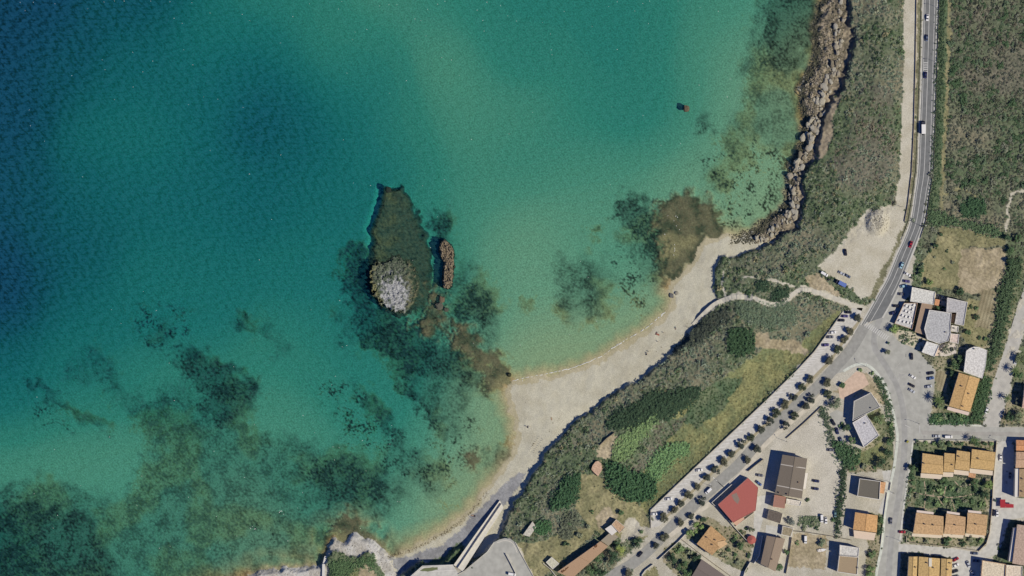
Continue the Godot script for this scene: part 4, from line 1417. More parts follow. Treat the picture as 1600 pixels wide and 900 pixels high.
func streets() -> void:
	var dark := mat(110, 112, 111, 0.92, "blotch", 0.04)
	var mid := mat(142, 142, 136, 0.92, "blotch", 0.05)
	var pale := mat(160, 160, 152, 0.92, "blotch", 0.03)
	var light := mat(180, 179, 171, 0.92, "blotch", 0.05)
	var paint := mat(206, 206, 200, 0.8, "rough", 0.3)
	var left := smooth(plan([1444, -70, 1443.5, 0, 1442, 60, 1440, 135, 1437.5, 200, 1435, 265, 1430.5, 300, 1423.5, 345, 1412, 377, 1403.5, 395, 1387, 435, 1372, 462, 1358, 487, 1346, 508]), 4, false)
	var right := smooth(plan([1464.5, -70, 1464, 0, 1462, 60, 1460, 135, 1458, 200, 1455.5, 265, 1450, 300, 1443, 345, 1434, 372, 1425, 395, 1409, 435, 1400, 455, 1390, 475, 1378, 496]), 4, false)
	var outline := left.duplicate()
	var rr := right.duplicate()
	rr.reverse()
	outline.append_array(rr)
	var road := sheet("main_road", outline, 0.05, dark)
	var shoulder := PackedVector2Array()
	for q in right: shoulder.append(q + Vector2(-1.2, 0.3))
	for k in range(right.size() - 1, -1, -1): shoulder.append(right[k] + Vector2(2.6, 0.6))
	sheet("road_shoulder", shoulder, 0.042, light)
	var rim := PackedVector2Array()
	for q in left: rim.append(q + Vector2(1.0, 0))
	for k in range(left.size() - 1, -1, -1): rim.append(left[k] + Vector2(-2.2, -0.4))
	sheet("road_shoulder", rim, 0.042, light)
	var centre := PackedVector2Array()
	var el := PackedVector2Array()
	var er := PackedVector2Array()
	for k in left.size():
		centre.append(left[k].lerp(right[k], 0.44))
		el.append(left[k].lerp(right[k], 0.1))
		er.append(left[k].lerp(right[k], 0.84))
	sheet("centre_line", strip(centre, 0.75), 0.054, paint, road)
	sheet("edge_line", strip(el, 0.7), 0.054, paint, road)
	sheet("edge_line", strip(er.slice(0, 46), 0.7), 0.054, paint, road)
	for k in 5:
		sheet("hatch_bar", plan([1442.6, 97.5 + k * 3.4, 1449.8, 97.5 + k * 3.4, 1449.8, 98.8 + k * 3.4, 1442.6, 98.8 + k * 3.4]), 0.058, paint, road)
	var avenue_line := smooth(plan([1352, 508, 1330, 545, 1302, 577, 1277, 605, 1244, 634, 1209, 664, 1155, 725, 1132, 746, 1084, 789, 1053, 820, 1012, 861, 982, 885, 950, 906, 900, 960]), 4, false)
	var avenue := sheet("avenue_road", strip(avenue_line, 17.0), 0.034, mid)
	var plaza := sheet("plaza_road", ragged(plan([1300, 586, 1312, 572, 1340, 528, 1352, 512, 1374, 494, 1394, 462, 1409, 436, 1418, 424, 1426, 450, 1412, 473, 1397, 508, 1394, 522, 1403, 533, 1432, 546, 1446, 562, 1461, 578, 1460, 600, 1455, 640, 1451, 664, 1428, 664, 1427, 690, 1424, 710, 1411, 795, 1404, 850, 1403, 970, 1362, 970, 1369, 892, 1376.5, 855, 1382, 800, 1388.5, 763, 1396, 730, 1401, 688, 1399, 668, 1391.5, 634, 1382.5, 607, 1370, 587.5, 1355, 574, 1338, 573, 1322, 580]), 12, 0.25), 0.026, pale)
	sheet("worn_lane", ragged(strip(smooth(plan([1396, 455, 1372, 505, 1366, 540, 1386, 575, 1404, 610, 1413, 660, 1412, 720, 1402, 790, 1392, 850, 1386, 960]), 5, false), 9.0), 8, 0.4), 0.030, mat(150, 150, 145, 0.92, "blotch", 0.03))
	sheet("cross_street", ragged(plan([1424, 664.5, 1451, 663, 1535, 667, 1680, 669, 1680, 692, 1560, 689, 1425, 687]), 14, 0.25), 0.022, pale)
	sheet("worn_lane", ragged(strip(plan([1440, 676, 1560, 678, 1680, 680]), 6.0), 8, 0.5), 0.038, mat(152, 150, 143, 0.92, "blotch", 0.03))
	sheet("side_street", ragged(plan([1630, 390, 1612, 422, 1600, 450, 1585, 495, 1570.7, 543, 1563, 565, 1552, 597, 1545, 620, 1537, 651, 1536, 667.5, 1560, 668, 1572, 631, 1579, 604, 1582, 573, 1592, 543, 1604, 505, 1650, 400]), 12, 0.3), 0.018, mat(171, 169, 160, 0.92, "blotch", 0.03))
	sheet("back_lane", ragged(plan([1557, 689, 1584, 690, 1584, 776, 1602, 780, 1680, 782, 1680, 812, 1600, 808, 1576, 812, 1568, 846, 1558, 866, 1534, 874, 1530, 905, 1530, 970, 1486, 970, 1487, 872, 1467, 868, 1432, 864, 1404, 862, 1404, 850, 1440, 852, 1490, 857, 1528, 863, 1541, 852, 1546, 830, 1549, 790, 1553, 735]), 12, 0.25), 0.014, light)
	# repairs, manholes and worn patches in the carriageways
	for k in 34:
		var e: Array = [[1420, 560, 30, 24], [1412, 620, 14, 40], [1405, 740, 8, 50], [1390, 850, 8, 40], [1500, 678, 60, 7], [1566, 590, 8, 40], [1566, 750, 6, 50], [1380, 530, 18, 14]][k % 8]
		var at := Vector2(e[0] + rng.randf_range(-1, 1) * e[2], e[1] + rng.randf_range(-1, 1) * e[3])
		var w := rng.randf_range(1.0, 3.2)
		var l := rng.randf_range(1.5, 6.0)
		var tone := rng.randf_range(132, 172)
		sheet("asphalt_patch", ragged(plan([at.x, at.y, at.x + w, at.y + 0.4, at.x + w - 0.2, at.y + l, at.x - 0.3, at.y + l - 0.3]), 2, 0.25), 0.042 + k * 0.0005, mat(tone, tone - 1, tone - 6, 0.92, "blotch", 0.05), plaza)
	# promenade with its parking bays
	var prom := plan(WALL_LINE + [1334, 481, 1348, 481, 1340, 512, 1326, 534, 1305, 557, 1283, 580, 1260, 604, 1224, 636, 1188, 668, 1139, 716, 1098, 755, 1064, 788, 1030, 822])
	var promenade := sheet("promenade_pavement", prom, 0.12, mat(182, 180, 172, 0.9, "blotch", 0.06), null, 0.12)
	var line := smooth(plan(WALL_LINE.slice(2)), 1, false)
	for k in 62:
		var s := k / 62.0 * (line.size() - 1)
		var a := line[int(s)].lerp(line[int(s) + 1], s - int(s))
		var from := a + Vector2(2.0, 1.2)
		sheet("bay_line", strip(PackedVector2Array([from, from + Vector2(12.5, -1.6)]), 0.75), 0.124, mat(206, 205, 199, 0.85), promenade)
	for k in 13:
		var a := Vector2(1353, 506.5).lerp(Vector2(1386, 528), k / 12.0)
		sheet("crossing_stripe", strip(PackedVector2Array([a + Vector2(-2.4, 3.4), a + Vector2(2.4, -3.4)]), 1.5), 0.062, paint, plaza)
	for k in 7:
		var a := Vector2(1118, 749.5).lerp(Vector2(1129.5, 760), k / 6.0)
		sheet("crossing_stripe", strip(PackedVector2Array([a + Vector2(-3.6, -3.4), a + Vector2(3.6, 3.4)]), 1.15), 0.062, mat(212, 212, 208, 0.8), avenue)
	for e in [[1402, 582, 1412, 584, 1410, 590], [1424, 636, 1429, 640, 1427, 648], [1412, 560, 1400, 575, 1398, 590]]:
		sheet("lane_mark", strip(plan(e), 0.6), 0.062, mat(190, 189, 180, 0.85, "rough", 0.3), plaza)
	for e in [[1437, 665, 1437, 676], [1414, 664, 1422, 668]]:
		sheet("stop_line", strip(plan(e), 0.9), 0.062, paint, plaza)
	sheet("promenade_walk", ragged(strip(smooth(plan([1046, 838, 1092, 800, 1130, 768, 1164, 734, 1200, 690, 1240, 656, 1284, 618, 1296, 600]), 3, false), 7), 9, 0.3), 0.10, mat(186, 180, 164, 0.9, "blotch", 0.05), null, 0.1)
	sheet("villa_court", plan([1310, 606, 1338, 580, 1350, 584, 1358, 600, 1340, 612, 1326, 626, 1312, 622]), 0.02, mat(190, 168, 148, 0.9, "blotch", 0.06))
	sheet("car_court", ragged(plan([1296, 646, 1308, 640, 1322, 646, 1322, 664, 1318, 690, 1312, 694, 1304, 664]), 8, 0.3), 0.02, pale)
	var loop_ := sheet("turning_loop", plan([772, 847.5, 780, 843, 788.5, 841, 797, 842, 805, 847, 813, 863, 836, 905, 836, 970, 700, 970, 716, 898, 725, 893.5, 761, 863]), 0.02, pale)
	sheet("lane_mark", strip(plan([793, 866, 800, 878]), 2.0), 0.024, mat(190, 189, 180, 0.85, "rough", 0.3), loop_)
	sheet("terrace_pavement", plan([640, 903, 660, 885.5, 708, 883, 716, 896, 700, 970, 620, 970]), 0.03, light)
	# pale pavements along the curving street, garden paths behind the terraces
	sheet("street_pavement", strip(smooth(plan([1318, 580, 1338, 569.5, 1356, 571, 1371, 584.5, 1384, 606, 1393, 634, 1400.5, 668, 1402, 688, 1397, 730, 1389.5, 763, 1383, 800, 1377.5, 855, 1370, 892, 1364, 940]), 5, false), 4.2), 0.13, mat(190, 194, 182, 0.9, "blotch", 0.06), null, 0.13)
	sheet("street_pavement", strip(plan([1451.5, 661, 1490, 662.8, 1536, 665.5]), 2.6), 0.13, mat(190, 192, 180, 0.9, "blotch", 0.06), null, 0.13)
	sheet("street_pavement", strip(plan([1426, 690, 1424, 712, 1411.5, 795, 1406, 846]), 3.0), 0.13, mat(186, 186, 176, 0.9, "blotch", 0.06), null, 0.13)
	sheet("tree_bed", ragged(strip(smooth(plan([1346, 497, 1330, 518, 1310, 545, 1296, 565, 1268, 594, 1228, 634, 1188, 671, 1145, 711, 1104, 747, 1064, 785, 1040, 809]), 3, false), 4.5), 9, 0.8), 0.135, mat(172, 164, 138, 0.95, "rough", 0.2))
	for e in [[1426, 769, 1450, 774, 1478, 777, 1500, 776, 1522, 772], [1444, 752, 1446, 770, 1444, 796], [1462, 757, 1458, 774], [1478, 760, 1474, 776], [1492, 752, 1500, 760, 1516, 757, 1528, 754], [1466, 777, 1474, 790], [1486, 778, 1492, 796]]:
		sheet("garden_path", ragged(strip(smooth(plan(e), 4, false), 1.7), 4, 0.3), 0.03, mat(176, 160, 138, 0.95, "rough", 0.2))
	for e in [[[1466, 539, 1484, 535, 1497, 538, 1494, 552, 1478, 557, 1462, 556], [192, 184, 172]], [[1396, 515, 1425, 518, 1446, 530, 1440, 549, 1425, 545, 1404, 532], [182, 174, 152]], [[1460, 457, 1478, 464, 1476, 486, 1456, 478], [180, 172, 152]]]:
		sheet("yard_paving", ragged(plan(e[0]), 8, 0.3), 0.012, mat(e[1][0], e[1][1], e[1][2], 0.92, "blotch", 0.08))
	sheet("lawn", ragged(plan([656, 892, 662, 887.5, 684, 886, 684, 890, 668, 893]), 4, 0.4), 0.045, mat(112, 120, 84, 0.95, "rough", 0.2))
	sheet("kerb_strip", strip(plan([674, 893, 690, 892, 712, 890.5]), 0.8), 0.12, mat(206, 204, 196, 0.85), null, 0.12)
	sheet("kerb_strip", strip(smooth(plan([776, 848, 789, 844.5, 801, 849, 808, 864]), 4, false), 0.9), 0.12, mat(198, 194, 182, 0.85), null, 0.12)
	for e in [[1378, 736, 1392, 734, 1387, 775, 1382, 805, 1372, 800, 1384, 768], [1197, 820, 1222, 824, 1220, 838, 1196, 834], [1180, 776, 1208, 772, 1196, 800, 1185, 835, 1176, 850]]:
		sheet("yard_paving", ragged(plan(e), 8, 0.3), 0.02, light)
	# footpath to the beach
	draped("footpath", smooth(plan([1352, 484, 1340, 480, 1290, 461, 1270, 455, 1256, 452.5, 1245, 455, 1235, 463, 1224, 472, 1207, 476, 1195, 473, 1182, 468, 1165, 464, 1150, 463.5, 1135, 467, 1118, 475, 1106, 485, 1095, 496, 1084, 508]), 8, false), 6.6, 0.12, mat(186, 182, 166, 0.92, "blotch", 0.06))
	# walls and rails
	var plaster := mat(200, 196, 184, 0.9, "grain", 0.2)
	var stone := mat(150, 140, 120, 0.95, "rough", 0.3)
	wall("retaining_wall", "long straight retaining wall between the meadow and the promenade parking", "wall", WALL_LINE, -2.4, 0.55, 0.4, mat(170, 164, 150, 0.9, "grain", 0.2))
	wall("roadside_wall", "low stone wall between the dirt track and the main road", "wall", [1432.5, -70, 1432, 0, 1430.5, 100, 1428, 200, 1424.5, 270, 1418.5, 320, 1413.5, 346], -0.2, 0.9, 0.35, mat(160, 148, 128, 0.95, "rough", 0.3))
	wall("guard_rail", "thin steel guard rail along the seaward edge of the main road", "rail", [1440.6, -70, 1440.2, 0, 1438.8, 60, 1436.8, 135, 1434.4, 200, 1431.8, 265, 1427, 300, 1420, 345, 1409, 375], 0.35, 0.72, 0.09, mat(150, 150, 150, 0.5))
	wall("guard_rail", "dark rail on the landward verge of the main road", "rail", [1468.0, -70, 1467.4, 0, 1465.4, 60, 1463.4, 135, 1461.4, 200, 1458.8, 265, 1453.4, 300, 1446.6, 345, 1438, 372], 0.1, 0.75, 0.12, mat(110, 106, 96, 0.7))
	wall("boundary_wall", "brown wall along the northern edge of the gravel lot by the avenue", "wall", [1282, 636.5, 1256, 661, 1229, 684.5], -0.2, 1.1, 0.3, stone)
	wall("boundary_wall", "short dark wall in front of the big brown roofed block", "wall", [1192.5, 717.5, 1180, 727, 1169, 736], -0.2, 2.0, 0.3, stone)
	wall("boundary_wall", "white wall shielding the red roofed hall from the avenue", "wall", [1143, 757, 1112, 785, 1117, 790], -0.2, 2.2, 0.3, plaster)
	wall("boundary_wall", "long wall running from the red roofed hall down to the round red pavilion", "wall", [1121, 793, 1148, 824, 1168, 846], -0.2, 1.8, 0.25, plaster)
	wall("boundary_wall", "thin wall below the pale corner of the red roofed hall", "wall", [1150, 822, 1178, 801], -0.2, 1.4, 0.2, plaster)
	wall("boundary_wall", "white garden wall beside the avenue at the southern tree rows", "wall", [1077, 828, 1060, 846, 1029, 874], -0.2, 1.7, 0.3, plaster)
	wall("boundary_wall", "short curved white wall at the last bend of the avenue", "wall", [1020, 882, 1008, 891, 1003, 898, 1004, 908], -0.2, 1.6, 0.3, plaster)
	wall("boundary_wall", "tall eastern garden wall of the tan terraced houses along the back lane", "wall", [1557, 688.5, 1555, 715, 1552, 745, 1549.5, 797, 1546, 832, 1541, 849, 1529, 861], -0.2, 1.6, 0.25, mat(182, 168, 144, 0.9, "grain", 0.2))
	wall("boundary_wall", "low front wall of the northern terraced houses on the cross street", "wall", [1434, 687.6, 1557, 688.5], -0.2, 1.0, 0.22, plaster)
	wall("boundary_wall", "low garden wall below the southern terraced houses", "wall", [1529, 861, 1490, 855, 1440, 850, 1416, 847, 1416, 838], -0.2, 1.2, 0.22, mat(186, 176, 156, 0.9, "grain", 0.2))
	wall("boundary_wall", "wall round the grey roofed yard above the orange house", "wall", [1331, 740, 1392, 753.5, 1390, 766], -0.2, 1.3, 0.22, plaster)
	wall("boundary_wall", "thin wall on the street side of the orange house", "wall", [1386, 770, 1381, 806, 1376, 850], -0.2, 1.0, 0.2, plaster)
	wall("boundary_wall", "wall between the two dry plots south of the gravel lot", "wall", [1222, 828, 1262, 832, 1300, 838, 1330, 844], -0.2, 1.2, 0.2, stone)
	wall("boundary_wall", "dark wall on the west side of the bare plot", "wall", [1237, 840, 1233, 870, 1228, 896], -0.2, 1.6, 0.25, stone)
	wall("boundary_wall", "bright white wall beside the long beige roofed house", "wall", [1191, 838, 1186, 868, 1178, 880], -0.2, 2.6, 0.3, mat(212, 210, 204, 0.8, "grain", 0.2))
	wall("boundary_wall", "white lane wall leaving the frame south of the beige roofed house", "wall", [1172, 878, 1164, 892, 1158, 912], -0.2, 2.2, 0.3, plaster)
	wall("boundary_wall", "wall beside the drive between the last two avenue gardens", "wall", [1064, 842, 1098, 868, 1150, 906], -0.2, 0.9, 0.2, stone)
	wall("parapet", "curved parapet on the eastern side of the turning loop", "wall", [805, 847, 813, 863, 836, 905], -0.2, 0.7, 0.25, plaster)
	wall("parapet", "parapet on the western side of the turning loop", "wall", [716, 897, 725, 892.5, 761, 862.5, 772, 847], -0.6, 0.6, 0.25, plaster)
	wall("parapet", "dividing wall in the middle of the turning loop", "wall", [790, 865, 798, 880, 806, 896], 0.0, 1.5, 0.22, plaster)
	wall("parapet", "white parapet of the paved terrace above the southern beach", "wall", [640, 902, 660, 884.5, 709, 882.5], -3.0, 0.7, 0.35, mat(205, 203, 194, 0.85, "grain", 0.2))
	wall("ruined_wall", "low ruined wall with a dirt clearing behind it on the bluff", "wall", [938, 695, 948, 685, 960, 676.5], -99.0, 1.5, 0.4, stone)
	wall("fence_wall", "white pier wall at the foot of the rocky cape", "wall", [504.5, 906, 505, 884, 508, 872], -99.0, 1.4, 1.6, mat(198, 197, 190, 0.85, "grain", 0.2))
	wall("boundary_wall", "white corner wall below the small pale cube", "wall", [849, 880, 860, 889, 870, 902], -99.0, 1.0, 0.3, plaster)
	wall("boundary_wall", "thin wall along the terrace side of the villa lawn", "wall", [1351, 651, 1359, 655, 1374, 681], -0.2, 1.0, 0.2, plaster)
	# the ramp that climbs from the beach to the terrace
	var base := pw(785, 785, 0.0)
	var ramp := thing("beach_ramp", "straight pale concrete ramp climbing from the pebble beach to the terrace", "ramp", base)
	var prof := func(t: float) -> float: return lerpf(1.7, 5.4, t) + (TOP + 0.05 - 5.4) * smoothstep(0.6, 1.0, t)
	var la := Vector2(781, 783)
	var lb := Vector2(709, 883)
	var ra := Vector2(787, 794)
	var rb := Vector2(723, 893)
	var deck := MB.new()
	var wl := MB.new()
	var wm := MB.new()
	for k in 24:
		var t0 := k / 24.0
		var t1 := (k + 1) / 24.0
		var q := []
		for t in [t0, t1]:
			for s in [0.0, 0.46, 1.0]:
				var e := la.lerp(lb, t).lerp(ra.lerp(rb, t), s)
				q.append(pw(e.x, e.y, prof.call(t)) - base)
		deck.quad(q[0], q[2], q[5], q[3])
		deck.quad(q[0], q[3], q[3] - Vector3(0, 8, 0), q[0] - Vector3(0, 8, 0))
		deck.quad(q[2], q[5], q[5] - Vector3(0, 8, 0), q[2] - Vector3(0, 8, 0))
		for e in [[wl, q[0], q[3], 1.0], [wm, q[1], q[4], 1.5]]:
			var dd: Vector3 = e[2] - e[1]
			var up := Vector3(0, e[3], 0)
			var side := Vector3(dd.z, 0, -dd.x).normalized() * 0.16
			var b: MB = e[0]
			b.quad(e[1] + up - side, e[2] + up - side, e[2] + up + side, e[1] + up + side)
			b.quad(e[1] - side, e[2] - side, e[2] + up - side, e[1] + up - side)
			b.quad(e[1] + side, e[2] + side, e[2] + up + side, e[1] + up + side)
	put("deck", deck.done(), mat(190, 187, 176, 0.9, "blotch", 0.06), ramp)
	put("parapet", wl.done(), plaster, ramp)
	put("parapet", wm.done(), plaster, ramp)

# ------------------------------------------------------------------ buildings
var win_mesh: Mesh
var pane_mesh: Mesh
var door_mesh: Mesh

func building(called: String, label: String, category: String, outline: Array, h: float, o := {}) -> Node3D:
	# o: roof "flat" or "gable"; ridge 0 or 1 (which pair of sides carries it); rise; roof colour; wall colour; chimneys as [u, v]
	var p := plan(outline)
	var mid := Vector2.ZERO
	for q in p:
		mid += q / p.size()
	var gy: float = o.get("level", TOP)
	var base := pw(mid.x, mid.y, gy)
	var t := thing(called, label, category, base, 0.0, "")
	var f := metres(p, base)
	if Geometry2D.is_polygon_clockwise(f):
		f.reverse()
		p.reverse()
	var wc: Array = o.get("wall", [206, 198, 182])
	var rc: Array = o.get("roof", [200, 198, 192])
	var wallm := mat(wc[0], wc[1], wc[2], 0.9, "grain", 0.15)
	var roofm := mat(rc[0], rc[1], rc[2], o.get("gloss", 0.88), o.get("grain", "stain"), o.get("grain_scale", 0.06))
	var down: float = o.get("down", 0.3)
	var wb := MB.new()
	if o.get("shape", "flat") == "gable" and f.size() == 4:
		var ax: int = o.get("ridge", 0)
		var rise: float = o.get("rise", 1.3)
		var a := f[ax]
		var b := f[(ax + 1) % 4]
		var c := f[(ax + 2) % 4]
		var d := f[(ax + 3) % 4]
		var m1 := (a + b) / 2.0           # ridge runs from the middle of a-b to the middle of c-d
		var m2 := (c + d) / 2.0
		var inset := func(q: Vector2) -> Vector2: return q * 0.955
		var ia: Vector2 = inset.call(a)
		var ib: Vector2 = inset.call(b)
		var ic: Vector2 = inset.call(c)
		var id: Vector2 = inset.call(d)
		wb.prism(PackedVector2Array([ia, ib, ic, id]), -down, h, false)
		var v3 := func(q: Vector2, y: float) -> Vector3: return Vector3(q.x, y, q.y)
		wb.tri(v3.call(ia, h), v3.call(ib, h), v3.call((ia + ib) / 2.0, h + rise - 0.06))
		wb.tri(v3.call(ic, h), v3.call(id, h), v3.call((ic + id) / 2.0, h + rise - 0.06))
		for e in [[a, m1, m2, d], [b, m1, m2, c]]:
			var s := MB.new()
			var up := Vector3(0, 0.16, 0)
			var q0: Vector3 = v3.call(e[0], h - 0.06)
			var q1: Vector3 = v3.call(e[1], h + rise)
			var q2: Vector3 = v3.call(e[2], h + rise)
			var q3: Vector3 = v3.call(e[3], h - 0.06)
			s.quad(q0 + up, q1 + up, q2 + up, q3 + up)
			s.quad(q0, q1, q2, q3)
			s.quad(q0, q0 + up, q3 + up, q3)
			s.quad(q0, q1, q1 + up, q0 + up)
			s.quad(q3, q2, q2 + up, q3 + up)
			put("roof_slope", s.done(), roofm, t)
		var rg := MB.new()
		var dd := m2 - m1
		rg.box(Vector3((m1.x + m2.x) / 2, h + rise + 0.17, (m1.y + m2.y) / 2), Vector3(0.34, 0.2, dd.length()), atan2(dd.x, dd.y))
		put("ridge_cap", rg.done(), mat(rc[0] * 0.93, rc[1] * 0.93, rc[2] * 0.92, 0.9, "rough", 0.4), t)
		for ch in o.get("chimneys", []):
			var q: Vector2 = a.lerp(b, ch[0]).lerp(d.lerp(c, ch[0]), ch[1])
			var cb := MB.new()
			var y := h + rise * (1.0 - absf(ch[0] - 0.5) * 2.0)
			cb.box(Vector3(q.x, y + 0.45, q.y), Vector3(0.6, 1.3, 0.6))
			var pot := put("chimney", cb.done(), mat(186, 150, 116, 0.9, "rough", 0.4), t)
			var cap := MB.new()
			cap.box(Vector3(q.x, y + 1.16, q.y), Vector3(0.78, 0.12, 0.78))
			put("chimney_cap", cap.done(), mat(120, 104, 90, 0.9), pot)
	else:
		wb.prism(f, -down, h - 0.25, false)
		var rb := MB.new()
		rb.prism(f, h - 0.24, h)
		put("roof", rb.done(), roofm, t)
		var pc: Array = o.get("parapet", [214, 211, 204])
		var ph: float = o.get("parapet_height", 0.5)
		if ph > 0.0:
			var pb := MB.new()
			for i in f.size():
				var a := f[i]
				var b := f[(i + 1) % f.size()]
				var dd := b - a
				var nn := Vector2(-dd.y, dd.x).normalized() * 0.12
				if Geometry2D.is_polygon_clockwise(f):
					nn = -nn
				pb.box(Vector3((a.x + b.x) / 2 + nn.x, h + ph / 2 + 0.002 * (i % 2), (a.y + b.y) / 2 + nn.y), Vector3(0.25, ph, dd.length() - 0.02), atan2(dd.x, dd.y))
			put("parapet", pb.done(), mat(pc[0], pc[1], pc[2], 0.85, "grain", 0.2), t)
		for ch in o.get("chimneys", []):
			var q := metres(PackedVector2Array([Vector2(ch[0], ch[1])]), base)[0]
			var cb := MB.new()
			cb.box(Vector3(q.x, h + 0.5, q.y), Vector3(0.9, 1.0, 0.7))
			put("roof_vent", cb.done(), mat(150, 148, 142, 0.8, "rough", 0.4), t)
	put("wall", wb.done(), wallm, t)
	if win_mesh == null:
		var bm := BoxMesh.new()
		bm.size = Vector3(1.2, 1.35, 0.1)
		win_mesh = bm
		var pm := BoxMesh.new()
		pm.size = Vector3(1.0, 1.15, 0.06)
		pane_mesh = pm
		var dm := BoxMesh.new()
		dm.size = Vector3(1.0, 2.1, 0.1)
		door_mesh = dm
	if o.get("windows", true) and h > 2.6:
		var longest := 0
		for i in f.size():
			if f[i].distance_to(f[(i + 1) % f.size()]) > f[longest].distance_to(f[(longest + 1) % f.size()]):
				longest = i
		for i in f.size():
			var a := f[i]
			var b := f[(i + 1) % f.size()]
			if o.get("shape", "flat") == "gable":
				a *= 0.955
				b *= 0.955
			var l := a.distance_to(b)
			var n := clampi(int(l / 4.0), 0, 3)
			var dir := (b - a) / l
			var out := Vector2(dir.y, -dir.x)
			for k in n:
				for s in (2 if h > 5.4 else 1):
					var q := a + dir * l * (k + 0.5) / n
					var w := put("window", win_mesh, mat(216, 214, 208, 0.6), t)
					w.position = Vector3(q.x + out.x * 0.02, 1.6 + s * 2.9, q.y + out.y * 0.02)
					w.rotation.y = atan2(out.x, out.y)
					var pn := put("pane", pane_mesh, mat(52, 60, 66, 0.15), w)
					pn.position = Vector3(0, 0, 0.04)
			if i == longest and n > 0:
				var q := a + dir * (l * (0.5 / n) + l / n * 0.5 if n > 1 else l * 0.85)
				var dr := put("door", door_mesh, mat(110, 84, 60, 0.7), t)
				dr.position = Vector3(q.x + out.x * 0.02, 1.05, q.y + out.y * 0.02)
				dr.rotation.y = atan2(out.x, out.y)
	return t

func extra(t: Node3D, called: String, outline: Array, y0: float, y1: float, c: Array, grain := "grain", sc := 0.15) -> void:      # a slab or block that belongs to a building
	var b := MB.new()
	b.prism(metres(plan(outline), t.position), y0, y1)
	put(called, b.done(), mat(c[0], c[1], c[2], 0.88, grain, sc), t)

